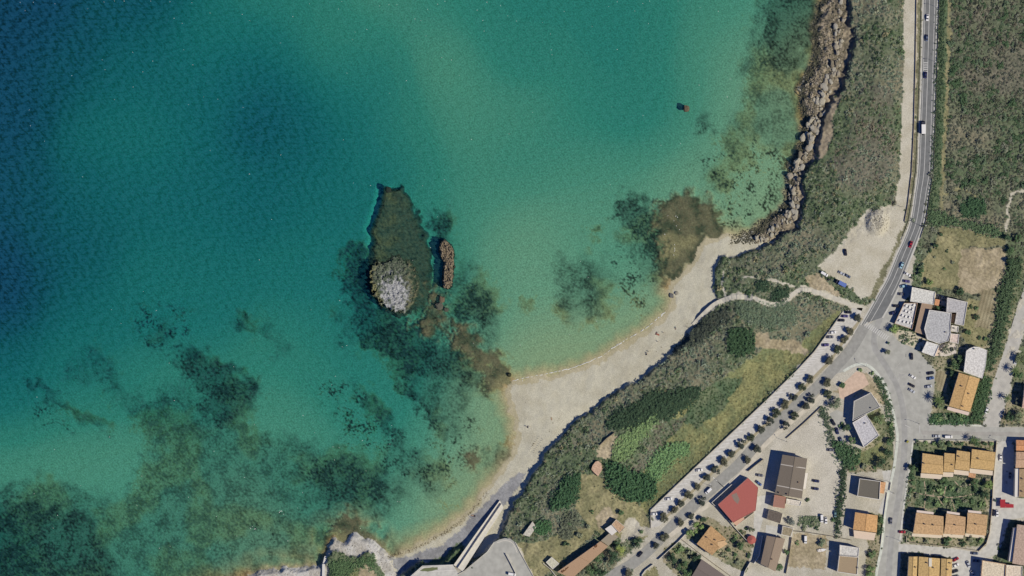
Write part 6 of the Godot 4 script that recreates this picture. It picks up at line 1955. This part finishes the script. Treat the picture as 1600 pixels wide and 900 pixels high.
	for e in [["of the row gardens behind the northern terrace", [1425, 766, 5, 1426, 755, 5, 1433, 775, 5, 1451, 781, 6, 1456, 763, 7, 1463, 787, 6, 1468, 766, 8, 1477, 781, 6, 1483, 790, 5, 1487, 763, 5, 1495, 784, 5, 1498, 767, 5, 1507, 781, 5, 1508, 758, 5, 1519, 784, 5, 1523, 764, 6, 1534, 788, 6]],
			["in the front garden of the northern terrace", [1435, 692, 4, 1447, 691, 4, 1460, 693, 5, 1483, 693, 6, 1496, 692, 5, 1502, 694, 4, 1538, 693, 5, 1549, 693, 5]],
			["in the gardens below the southern terrace", [1426, 842, 4, 1448, 845, 5, 1478, 846, 7, 1484, 842, 5, 1504, 848, 6, 1516, 842, 6, 1532, 845, 6]],
			["in the garden south of the long orange house", [1466, 653, 7, 1476, 651, 6, 1486, 652, 7, 1495, 654, 5, 1502, 651, 7]],
			["at the dotted garden east of the red hall", [1150, 838, 4, 1152, 878, 6, 1158, 830, 3, 1162, 834, 3, 1163, 846, 3, 1166, 826, 3, 1170, 868, 5]],
			["in the yard of the orange avenue house", [1131, 868, 6, 1137, 858, 5, 1146, 844, 5, 1148, 866, 5]],
			["in the southern avenue garden", [1058, 860, 5, 1063, 857, 6, 1077, 863, 6, 1083, 866, 5]],
			["on the weedy plot south of the gravel lot", [1246, 848, 4, 1256, 826, 4, 1262, 781, 4, 1270, 818, 5, 1276, 826, 4, 1302, 812, 4]],
			["round the villa", [1314, 664, 5, 1336, 707, 6, 1344, 578, 4, 1350, 729, 6, 1362, 583, 4, 1366, 731, 4, 1392, 664, 5]],
			["in the allotment east of the main road", [1452, 392, 4, 1460, 402, 3, 1470, 366, 4, 1476, 420, 3, 1480, 392, 3, 1488, 410, 4]],
			["at the tilled garden strip", [1516, 480, 4, 1526, 482, 4, 1530, 528, 4, 1540, 530, 5]],
			["on the dry grass above the ruined house", [884, 850, 5, 890, 818, 5, 905, 836, 6, 918, 822, 5, 925, 800, 4, 1002, 830, 4]]]:
		var a: Array = e[1]
		for q in range(0, a.size(), 3):
			var n := (q / 3)
			var s := put("shrub", shapes[n % 4][0], tones[(n * 7 + int(a[q])) % 4])
			s.position = pw(a[q], a[q + 1], ground(a[q], a[q + 1]) - 0.1)
			var r: float = a[q + 2] * U
			s.scale = Vector3(r, r * rng.randf_range(0.8, 1.1), r * rng.randf_range(0.85, 1.15))
			s.rotation.y = rng.randf() * TAU
			tag(s, "%s leafy shrub %s, counted from the west" % [ORD[n], e[0]], "shrub", "shrubs " + e[0])

# ------------------------------------------------------------------ vehicles
func make_car(paint: StandardMaterial3D, kind := "car") -> Node3D:
	var o := Node3D.new()
	var glass := mat(30, 34, 44, 0.2)
	var hw := 0.86
	var prof := [[-2.1, 0.62, 0.42, 0.66], [-2.0, 0.78, 0.28, 0.82], [-1.3, hw, 0.24, 0.92], [-0.6, hw, 0.24, 0.98], [0.6, hw, 0.24, 0.98], [1.5, hw, 0.26, 1.0], [2.0, 0.8, 0.3, 0.94], [2.1, 0.7, 0.45, 0.8]]
	var cabin := [[-1.1, 0.72, 0.96], [-0.45, 0.64, 1.42], [0.9, 0.64, 1.45], [1.75, 0.66, 1.0]]
	var roof_z := [-0.42, 1.0, 1.47]
	if kind == "van":
		prof = [[-2.4, 0.7, 0.4, 0.8], [-2.3, 0.9, 0.3, 1.0], [-1.6, 0.95, 0.26, 1.15], [-1.5, 0.95, 0.26, 1.2], [2.3, 0.95, 0.28, 1.2], [2.4, 0.9, 0.4, 1.1]]
		cabin = [[-1.6, 0.86, 1.15], [-1.05, 0.8, 1.95], [2.25, 0.8, 1.98], [2.4, 0.86, 1.2]]
		roof_z = [-1.0, 2.3, 2.0]
	var ring := func(z: float, w: float, y0: float, y1: float) -> Array:
		return [Vector3(-w, y0, z), Vector3(-w, (y0 + y1) / 2, z), Vector3(-w * 0.9, y1, z), Vector3(w * 0.9, y1, z), Vector3(w, (y0 + y1) / 2, z), Vector3(w, y0, z)]
	var b := MB.new()
	var rs := []
	for p in prof:
		rs.append(ring.call(p[0], p[1], p[2], p[3]))
	b.loft(rs)
	put("body", b.done(), paint, o)
	var g := MB.new()
	rs = []
	for p in cabin:
		rs.append(ring.call(p[0], p[1], 0.9, p[2]))
	g.loft(rs)
	put("window_glass", g.done(), glass, o)
	var r := MB.new()
	r.box(Vector3(0, roof_z[2], (roof_z[0] + roof_z[1]) / 2), Vector3(1.2 if kind == "car" else 1.5, 0.06, roof_z[1] - roof_z[0]))
	put("roof", r.done(), paint, o)
	var tyre := CylinderMesh.new()
	tyre.top_radius = 0.31
	tyre.bottom_radius = 0.31
	tyre.height = 0.22
	tyre.radial_segments = 12
	var rim := CylinderMesh.new()
	rim.top_radius = 0.19
	rim.bottom_radius = 0.19
	rim.height = 0.24
	rim.radial_segments = 8
	for x in [-1, 1]:
		for z in [-1.3, 1.3]:
			var w := put("wheel", tyre, mat(40, 40, 42, 0.9), o)
			w.position = Vector3(x * (hw - 0.08), 0.31, z)
			w.rotation.z = PI / 2
			put("rim", rim, mat(170, 170, 172, 0.4), w)
	var lb := BoxMesh.new()
	lb.size = Vector3(0.34, 0.14, 0.08)
	for x in [-1, 1]:
		var h := put("headlight", lb, mat(220, 220, 214, 0.2), o)
		h.position = Vector3(x * 0.56, 0.66, -2.06 if kind == "car" else -2.36)
		var t := put("taillight", lb, mat(150, 30, 30, 0.3), o)
		t.position = Vector3(x * 0.6, 0.76, 2.07 if kind == "car" else 2.4)
	return o

func make_truck(body: Array, cab: Array, long: float) -> Node3D:
	var o := Node3D.new()
	var b := MB.new()
	b.box(Vector3(0, 2.0, 0.6), Vector3(2.45, 2.5, long))
	put("cargo_box", b.done(), mat(body[0], body[1], body[2], 0.5), o)
	var c := MB.new()
	var z := 0.6 - long / 2 - 1.05
	c.loft([[Vector3(-1.1, 0.5, z - 0.95), Vector3(-1.1, 1.3, z - 0.95), Vector3(1.1, 1.3, z - 0.95), Vector3(1.1, 0.5, z - 0.95)], [Vector3(-1.15, 0.5, z - 0.7), Vector3(-1.1, 2.3, z - 0.45), Vector3(1.1, 2.3, z - 0.45), Vector3(1.15, 0.5, z - 0.7)], [Vector3(-1.15, 0.5, z + 0.95), Vector3(-1.1, 2.4, z + 0.95), Vector3(1.1, 2.4, z + 0.95), Vector3(1.15, 0.5, z + 0.95)]])
	put("cab", c.done(), mat(cab[0], cab[1], cab[2], 0.4), o)
	var g := MB.new()
	g.quad(Vector3(-0.95, 1.4, z - 0.94), Vector3(0.95, 1.4, z - 0.94), Vector3(0.95, 2.2, z - 0.5), Vector3(-0.95, 2.2, z - 0.5))
	put("windscreen", g.done(), mat(30, 34, 44, 0.2), o)
	var ch := MB.new()
	ch.box(Vector3(0, 0.62, 0.3), Vector3(0.9, 0.22, long + 2.0))
	put("chassis", ch.done(), mat(50, 50, 52), o)
	var tyre := CylinderMesh.new()
	tyre.top_radius = 0.46
	tyre.bottom_radius = 0.46
	tyre.height = 0.3
	tyre.radial_segments = 12
	for x in [-1, 1]:
		for zz in [z, 0.6 + long * 0.28]:
			var w := put("wheel", tyre, mat(40, 40, 42, 0.9), o)
			w.position = Vector3(x * 1.0, 0.46, zz)
			w.rotation.z = PI / 2
	return o

func traffic() -> void:
	var paints := {"white": [216, 216, 214], "silver": [172, 176, 182], "grey": [104, 106, 114], "black": [42, 42, 50], "navy": [46, 50, 84], "blue": [72, 96, 142], "red": [150, 40, 52], "violet": [84, 78, 122], "pale blue": [150, 184, 196], "teal": [96, 124, 128], "slate": [82, 92, 112]}
	var protos := {}
	# [x, y, heading in degrees from north, clockwise, paint, kind, label]
	for e in [[1449, 27.5, 184, "white", "car", "white car driving along the northern end of the main road"], [1448, 59.5, 184, "slate", "car", "slate blue car following the white car on the main road"], [1446, 117.5, 184, "navy", "car", "dark blue car just past the hatched bars on the main road"],
			[1423, 382, 200, "red", "car", "dark red car in the bend of the main road"], [1409, 414.5, 204, "pale blue", "car", "pale blue car driving through the bend of the main road"],
			[1418, 428.5, 118, "white", "car", "white car parked nearest the road bend in the kerbside line"], [1416.5, 439.5, 98, "violet", "car", "violet blue car parked second in the kerbside line"], [1412, 447, 75, "pale blue", "car", "pale turquoise car parked third in the kerbside line"], [1409, 459.5, 92, "grey", "car", "dark grey car parked beside the white street corner house"],
			[1400, 478, 92, "black", "car", "black car parked at the upper end of the cafe terrace"], [1395.5, 489, 70, "navy", "car", "navy car parked at the lower end of the cafe terrace"], [1424.5, 557, 178, "black", "car", "black car parked alone on the plaza below the cafe block"],
			[1426, 588.5, 122, "white", "car", "white car in the middle bays of the car park"], [1424.5, 602, 118, "black", "car", "black car in the middle bays of the car park"], [1424.5, 610.5, 122, "silver", "car", "silver car in the middle bays of the car park"], [1454, 583, 80, "black", "car", "dark car in the eastern bays beside the tilled plot"], [1454, 591, 78, "blue", "car", "blue car in the eastern bays beside the tilled plot"], [1451, 604, 78, "silver", "car", "silver car in the eastern bays near the palm"],
			[1463, 681.5, 90, "silver", "car", "silver car parked on the cross street"], [1482, 682.5, 90, "white", "van", "white van parked on the cross street"], [1563.5, 715, 184, "white", "car", "white car parked in the back lane by the garden wall"], [1578, 743, 184, "grey", "car", "grey car in the shade of the tall tan block"], [1541.5, 641, 196, "white", "car", "white car against the hedge on the side street"], [1587, 564, 196, "silver", "car", "silver car parked under the olive tree on the side street"],
			[1392, 814, 184, "grey", "car", "dark grey car driving down the southern street"], [1409.5, 831, 92, "red", "car", "red car parked at the gable of the southern terrace"],
			[1493, 874, 62, "red", "car", "red car at the top of the southern bays"], [1493, 883.5, 66, "white", "car", "white car below the red one in the southern bays"], [1492, 892.5, 70, "black", "car", "black car in the southern bays"], [1493, 901, 74, "grey", "car", "grey car on the bottom edge in the southern bays"], [1513, 881.5, 160, "silver", "car", "silver car facing the southern bays from the east"], [1520, 895.5, 150, "silver", "car", "silver car at the bottom edge beside the cream terrace"], [1525, 876, 95, "slate", "car", "slate car in the shade of the cream terrace"], [1523, 864.5, 92, "slate", "car", "slate car at the corner of the back lane"], [1552, 801, 184, "black", "car", "black car by the corner of the terrace garden wall"], [1558, 802, 178, "white", "car", "white car beside the black one in the back lane"],
			[1321, 394.5, 172, "black", "car", "dark car at the western rim of the gravel clearing"], [1315, 427, 118, "silver", "car", "silver car parked on the lower gravel clearing"], [1324, 431, 120, "slate", "car", "slate car close behind the silver one on the gravel clearing"], [1288, 428, 120, "white", "van", "white van at the western corner of the gravel clearing"],
			[1325.5, 488, 92, "black", "car", "black car at the head of the promenade bays"], [1320, 494, 90, "violet", "car", "violet car second in the promenade bays"], [1314.5, 500.5, 90, "black", "car", "black car third in the promenade bays"], [1301, 519.5, 82, "white", "car", "white car fourth in the promenade bays"], [1297, 526.5, 88, "grey", "car", "dark grey car fifth in the promenade bays"], [1290, 539, 84, "violet", "car", "violet car sixth in the promenade bays"],
			[1092.5, 734.5, 80, "white", "car", "white car alone in the middle of the promenade bays"], [1045, 779.5, 82, "white", "car", "white car near the southern end of the promenade bays"], [1022, 803, 88, "white", "car", "white car in the last promenade bay"], [1107, 767, 226, "white", "van", "white van driving on the avenue by the red hall"], [1000, 866, 222, "black", "car", "black car driving on the lower avenue"],
			[1187, 742.5, 98, "grey", "car", "grey car between the red hall and the brown block"], [1185.5, 755, 130, "blue", "car", "blue car beside the red hall"], [1275, 751.5, 97, "navy", "car", "upper of two dark cars on the gravel lot"], [1274, 763.5, 97, "navy", "car", "lower of two dark cars on the gravel lot"], [1308, 673.5, 165, "navy", "car", "navy car in the villa car court"], [1314, 688, 160, "slate", "car", "slate car in the villa car court"], [1302, 660, 150, "black", "car", "black car at the villa hedge"], [1298, 703, 92, "grey", "car", "grey car at the hedge corner of the gravel lot"],
			[1284, 810, 178, "white", "van", "white van at the southern end of the gravel lot"], [1290.5, 813, 178, "white", "car", "white car beside the van at the southern end of the gravel lot"], [1305, 803, 178, "teal", "car", "teal car against the tall dark hedge"], [1258.5, 843, 180, "white", "van", "white van on the bare plot"], [1219.5, 841.5, 130, "grey", "car", "grey car at the corner of the beige tiled house"], [800, 897, 100, "white", "van", "white van parked on the turning loop"]]:
		var key: String = e[3] + e[4]
		if not protos.has(key):
			var c: Array = paints[e[3]]
			var m := mat(c[0], c[1], c[2], 0.35)
			m.clearcoat_enabled = true
			m.clearcoat = 0.6
			m.clearcoat_roughness = 0.15
			protos[key] = make_car(m, e[4])
		var o: Node3D = protos[key].duplicate()
		o.name = numbered("van" if e[4] == "van" else ("parked_car" if not "driving" in e[5] else "moving_car"))
		o.position = pw(e[0], e[1], ground(e[0], e[1]) + (0.13 if "promenade" in e[5] else 0.06))
		o.rotation.y = -deg_to_rad(e[2])
		tag(o, e[5], "van" if e[4] == "van" else "car")
		add_child(o)
	var tr := make_truck([214, 213, 208], [60, 62, 72], 5.9)
	tr.name = "truck"
	tr.position = pw(1442.5, 200.5, TOP + 0.06)
	tr.rotation.y = deg_to_rad(1)
	tag(tr, "white box truck heading north on the main road", "truck")
	add_child(tr)
	tr = make_truck([92, 112, 168], [60, 62, 76], 5.0)
	tr.name = "truck_001"
	tr.position = pw(1314.5, 443, TOP + 0.03)
	tr.rotation.y = -deg_to_rad(-62)
	tag(tr, "blue truck parked at the lower end of the gravel clearing", "truck")
	add_child(tr)
	# a small boat on the bare plot
	var boat := thing("boat", "small white boat lying on the bare plot beside the white house", "boat", pw(1284, 859.5, TOP + 0.05), deg_to_rad(-80))
	var b := MB.new()
	var rs := []
	for p in [[-2.8, 0.05, 0.9], [-2.2, 0.45, 0.8], [-1.0, 0.85, 0.75], [1.2, 0.95, 0.72], [2.6, 0.8, 0.72]]:
		rs.append([Vector3(-p[1], p[2], p[0]), Vector3(-p[1] * 0.7, 0.2, p[0]), Vector3(0, 0.0, p[0]), Vector3(p[1] * 0.7, 0.2, p[0]), Vector3(p[1], p[2], p[0])])
	b.loft(rs)
	put("hull", b.done(), mat(214, 213, 208, 0.4), boat)
	var th := MB.new()
	for z in [-0.8, 0.6, 1.9]:
		th.box(Vector3(0, 0.72, z), Vector3(1.7, 0.05, 0.3))
	put("thwart", th.done(), mat(150, 120, 86, 0.7), boat)

# ------------------------------------------------------------------ people and small things
func person_mesh() -> ArrayMesh:
	# bones as tapered capsules joined by a smooth minimum, meshed as surface nets
	var bones := []
	var bone := func(a: Vector3, b: Vector3, ra: float, rb: float) -> void: bones.append([a, b, ra, rb])
	bone.call(Vector3(0, 1.66, -0.01), Vector3(0, 1.6, 0.0), 0.095, 0.085)
	bone.call(Vector3(0, 1.52, 0), Vector3(0, 1.42, 0), 0.055, 0.06)
	bone.call(Vector3(0, 1.36, 0), Vector3(0, 1.0, 0), 0.14, 0.13)
	bone.call(Vector3(-0.16, 1.38, 0), Vector3(0.16, 1.38, 0), 0.075, 0.075)
	bone.call(Vector3(-0.08, 0.95, 0), Vector3(0.08, 0.95, 0), 0.12, 0.12)
	for s in [-1, 1]:
		bone.call(Vector3(0.2 * s, 1.37, 0), Vector3(0.27 * s, 1.1, 0.02), 0.055, 0.045)
		bone.call(Vector3(0.27 * s, 1.1, 0.02), Vector3(0.29 * s, 0.85, -0.06), 0.043, 0.033)
		bone.call(Vector3(0.29 * s, 0.84, -0.06), Vector3(0.285 * s, 0.72, -0.09), 0.036, 0.02)
		bone.call(Vector3(0.265 * s, 0.82, -0.08), Vector3(0.245 * s, 0.76, -0.12), 0.016, 0.012)
		bone.call(Vector3(0.09 * s, 0.92, 0), Vector3(0.1 * s, 0.5, -0.03 * s), 0.085, 0.06)
		bone.call(Vector3(0.1 * s, 0.5, -0.03 * s), Vector3(0.1 * s, 0.09, 0.03), 0.056, 0.038)
		bone.call(Vector3(0.1 * s, 0.05, 0.04), Vector3(0.11 * s, 0.04, -0.16), 0.042, 0.032)
	bone.call(Vector3(0, 1.63, -0.1), Vector3(0, 1.615, -0.112), 0.018, 0.015)
	var cell := 0.035
	var lo := Vector3(-0.42, -0.06, -0.28)
	var w := 24
	var h := 54
	var d := 16
	var f := PackedFloat32Array()
	for k in d:
		for j in h:
			for i in w:
				var p := lo + Vector3(i, j, k) * cell
				var s := 1.0
				for e in bones:
					var ab: Vector3 = e[1] - e[0]
					var t := clampf((p - e[0]).dot(ab) / ab.length_squared(), 0.0, 1.0)
					var q: float = p.distance_to(e[0] + ab * t) - lerpf(e[2], e[3], t)
					var m := clampf(0.5 + 0.5 * (s - q) / 0.04, 0.0, 1.0)
					s = lerpf(s, q, m) - 0.04 * m * (1.0 - m)
				f.append(s)
	var at := {}
	var v := PackedVector3Array()
	var ix := PackedInt32Array()
	var id := func(i: int, j: int, k: int) -> int: return (k * h + j) * w + i
	for k in d - 1:
		for j in h - 1:
			for i in w - 1:
				var sum := Vector3.ZERO
				var n := 0
				for e in [[0, 0, 0, 1, 0, 0], [0, 1, 0, 1, 1, 0], [0, 0, 1, 1, 0, 1], [0, 1, 1, 1, 1, 1], [0, 0, 0, 0, 1, 0], [1, 0, 0, 1, 1, 0], [0, 0, 1, 0, 1, 1], [1, 0, 1, 1, 1, 1], [0, 0, 0, 0, 0, 1], [1, 0, 0, 1, 0, 1], [0, 1, 0, 0, 1, 1], [1, 1, 0, 1, 1, 1]]:
					var a: float = f[id.call(i + e[0], j + e[1], k + e[2])]
					var b: float = f[id.call(i + e[3], j + e[4], k + e[5])]
					if (a < 0.0) != (b < 0.0):
						sum += Vector3(i + e[0], j + e[1], k + e[2]).lerp(Vector3(i + e[3], j + e[4], k + e[5]), a / (a - b))
						n += 1
				if n:
					at[id.call(i, j, k)] = v.size()
					v.append(lo + sum / n * cell)
	for k in range(1, d - 1):
		for j in range(1, h - 1):
			for i in range(1, w - 1):
				var a := f[id.call(i, j, k)]
				for ax in 3:
					var e: Vector3i = [Vector3i(1, 0, 0), Vector3i(0, 1, 0), Vector3i(0, 0, 1)][ax]
					var b := f[id.call(i + e.x, j + e.y, k + e.z)]
					if (a < 0.0) == (b < 0.0):
						continue
					var u: Vector3i = [Vector3i(0, 1, 0), Vector3i(0, 0, 1), Vector3i(1, 0, 0)][ax]
					var r: Vector3i = [Vector3i(0, 0, 1), Vector3i(1, 0, 0), Vector3i(0, 1, 0)][ax]
					var q := []
					for c in [Vector3i.ZERO, u, u + r, r]:
						q.append(at.get(id.call(i - c.x, j - c.y, k - c.z), 0))
					ix.append_array([q[0], q[1], q[2], q[0], q[2], q[3]] if a > 0.0 else [q[0], q[2], q[1], q[0], q[3], q[2]])
	var st := SurfaceTool.new()
	st.begin(Mesh.PRIMITIVE_TRIANGLES)
	for p in v:
		st.set_smooth_group(0)
		st.add_vertex(p)
	for q in ix:
		st.add_index(q)
	st.generate_normals()
	return st.commit()

func small_things() -> void:
	var body := person_mesh()
	var skin := mat(176, 132, 104, 0.7)
	for e in [[1012, 552, "standing", [40, 44, 70], "person in dark swimwear standing at the middle of the beach"], [1014.5, 549.5, "standing", [120, 50, 50], "person standing beside the one in dark swimwear at mid beach"], [1026, 521, "lying", [60, 64, 90], "person lying on a dark towel near the rocky end of the beach"], [1029, 523, "lying", [150, 70, 60], "person lying on a reddish towel near the rocky end of the beach"], [1038, 520, "standing", [50, 50, 60], "person standing towards the footpath side of the narrow beach"],
			[1056, 513, "lying", [70, 110, 120], "person lying on a teal towel below the footpath"], [823, 667, "standing", [40, 40, 60], "person standing on the broad beach corner by a dark bag"], [828, 667, "standing", [90, 60, 60], "person standing a few steps east on the broad beach corner"], [740.5, 809, "standing", [36, 40, 56], "person standing on the narrow southern beach above the pebbles"], [738, 806.5, "lying", [170, 160, 140], "person lying on a pale towel on the narrow southern beach"],
			[1029, 534, "standing", [200, 190, 170], "person walking on the beach below the shaded scrub"], [862, 655, "lying", [190, 180, 150], "person lying on a pale towel at the back of the broad beach"]]:
		var y := ground(e[0], e[1])
		var o := thing("person", e[4], "person", pw(e[0], e[1], y), rng.randf() * TAU)
		var m := put("body", body, skin, o)
		var sw := MB.new()
		for s in 10:
			var a0 := TAU * s / 10
			var a1 := TAU * (s + 1) / 10
			sw.quad(Vector3(cos(a0) * 0.225, 0.98, sin(a0) * 0.145), Vector3(cos(a1) * 0.225, 0.98, sin(a1) * 0.145), Vector3(cos(a1) * 0.215, 0.8, sin(a1) * 0.15), Vector3(cos(a0) * 0.215, 0.8, sin(a0) * 0.15))
		var c: Array = e[3]
		var swim := put("swimwear", sw.done(), mat(c[0], c[1], c[2], 0.8), m)
		var hair := SphereMesh.new()
		hair.radius = 0.105
		hair.height = 0.2
		hair.radial_segments = 10
		hair.rings = 6
		var hm := put("hair", hair, mat(58, 44, 36, 0.8), m)
		hm.position = Vector3(0, 1.69, 0.02)
		if e[2] == "lying":
			m.rotation.x = -PI / 2
			m.position = Vector3(0, 0.17, 0.85)
			var tw := MB.new()
			tw.box(Vector3(0, 0.02, 0), Vector3(0.95, 0.03, 2.0))
			var t := put("beach_towel", tw.done(), mat(c[0], c[1], c[2], 0.9, "rough", 0.6))
			t.position = o.position
			t.rotation.y = o.rotation.y
			tag(t, e[4].replace("person lying on a ", "").replace("towel", "towel under a person"), "towel")
	# beach bags
	for e in [[824.5, 668, [40, 42, 60], "dark beach bag beside the standing person on the broad beach corner"], [741.5, 807.5, [44, 44, 58], "dark bundle of bags on the narrow southern beach"], [1010.5, 554, [50, 48, 60], "dark bag on the sand at mid beach"]]:
		var b := blob(0.55, 0.7, 90, 8)
		var o := put("beach_bag", b, mat(e[2][0], e[2][1], e[2][2], 0.9))
		o.position = pw(e[0], e[1], ground(e[0], e[1]) + 0.15)
		tag(o, e[3], "bag")
	# two lines of stakes on the sand
	var stake := CylinderMesh.new()
	stake.top_radius = 0.09
	stake.bottom_radius = 0.11
	stake.height = 1.3
	stake.radial_segments = 6
	for r in 2:
		for k in 9:
			var a: Vector2 = [Vector2(828, 704), Vector2(834, 708)][r]
			var b: Vector2 = [Vector2(842.5, 683.5), Vector2(848.5, 687)][r]
			var q := a.lerp(b, k / 8.0)
			var o := put("stake", stake, mat(120, 104, 84, 0.9))
			o.position = pw(q.x, q.y, ground(q.x, q.y) + 0.5)
			tag(o, "short wooden stake in the %s line of stakes on the sand" % ["seaward", "landward"][r], "stake", "%s line of stakes on the sand" % ["seaward", "landward"][r])
	# street lamps
	var lamp := Node3D.new()
	lamp.name = "street_lamp"
	var pm := MB.new()
	pm.tube(Vector3(0, -0.1, 0), Vector3(0, 7.0, 0), 0.11, 0.07, 8)
	put("pole", pm.done(), mat(150, 152, 152, 0.5), lamp)
	var am := MB.new()
	am.tube(Vector3(0, 6.9, 0), Vector3(1.7, 7.4, 0), 0.06, 0.05, 6)
	put("arm", am.done(), mat(150, 152, 152, 0.5), lamp)
	var hm2 := MB.new()
	hm2.box(Vector3(1.95, 7.4, 0), Vector3(0.8, 0.16, 0.34))
	put("lamp_head", hm2.done(), mat(190, 190, 186, 0.5), lamp)
	for e in [[1408, 323, 10, "street lamp on the dirt track beside the rubble heap"], [1440, 353, 0, "street lamp on the landward side of the road bend"], [1466, 12, 180, "street lamp at the northern end of the main road"], [1465, 98, 180, "street lamp beside the hatched bars of the main road"], [1396, 520, 200, "street lamp at the plaza corner near the light green tree"], [1352, 572, 90, "street lamp at the tip of the villa block"], [1401, 690, 0, "street lamp at the hedge corner of the curving street"], [1436, 662, 180, "street lamp at the corner of the car park and cross street"], [1560, 690, 40, "street lamp at the corner of the back lane"], [1396, 770, 180, "street lamp on the southern street beside the grey roofed yard"],
			[1407, 845, 180, "street lamp at the corner of the southern terrace"], [1229, 690, 120, "street lamp at the mouth of the gravel lot"], [1112, 760, 120, "street lamp on the avenue at the zebra crossing"]]:
		plant(lamp, "street_lamp", pw(e[0], e[1], TOP), deg_to_rad(e[2]), 1.0, e[3], "street lamp")
	# waste bins
	for e in [[1388, 536, [70, 96, 74], "green waste bin on the plaza beside the sparse tree"], [1432, 688, [70, 96, 74], "green waste bin at the corner of the terrace front wall"], [1418, 690, [176, 170, 70], "yellow waste bin at the street corner of the northern terrace"], [1296, 437, [60, 62, 70], "dark waste bin on the rim of the gravel clearing"], [1555, 782, [60, 90, 84], "green waste bin beside the red awning"]]:
		var o := thing("waste_bin", e[3], "bin", pw(e[0], e[1], TOP + 0.05), rng.randf())
		var b := MB.new()
		b.loft([[Vector3(-0.6, 0.15, -0.4), Vector3(0.6, 0.15, -0.4), Vector3(0.6, 0.15, 0.4), Vector3(-0.6, 0.15, 0.4)], [Vector3(-0.75, 1.2, -0.5), Vector3(0.75, 1.2, -0.5), Vector3(0.75, 1.2, 0.5), Vector3(-0.75, 1.2, 0.5)]])
		put("body", b.done(), mat(e[2][0], e[2][1], e[2][2], 0.6), o)
		var l := MB.new()
		l.box(Vector3(0, 1.26, 0), Vector3(1.6, 0.12, 1.1))
		put("lid", l.done(), mat(e[2][0] * 0.8, e[2][1] * 0.8, e[2][2] * 0.8, 0.6), o)
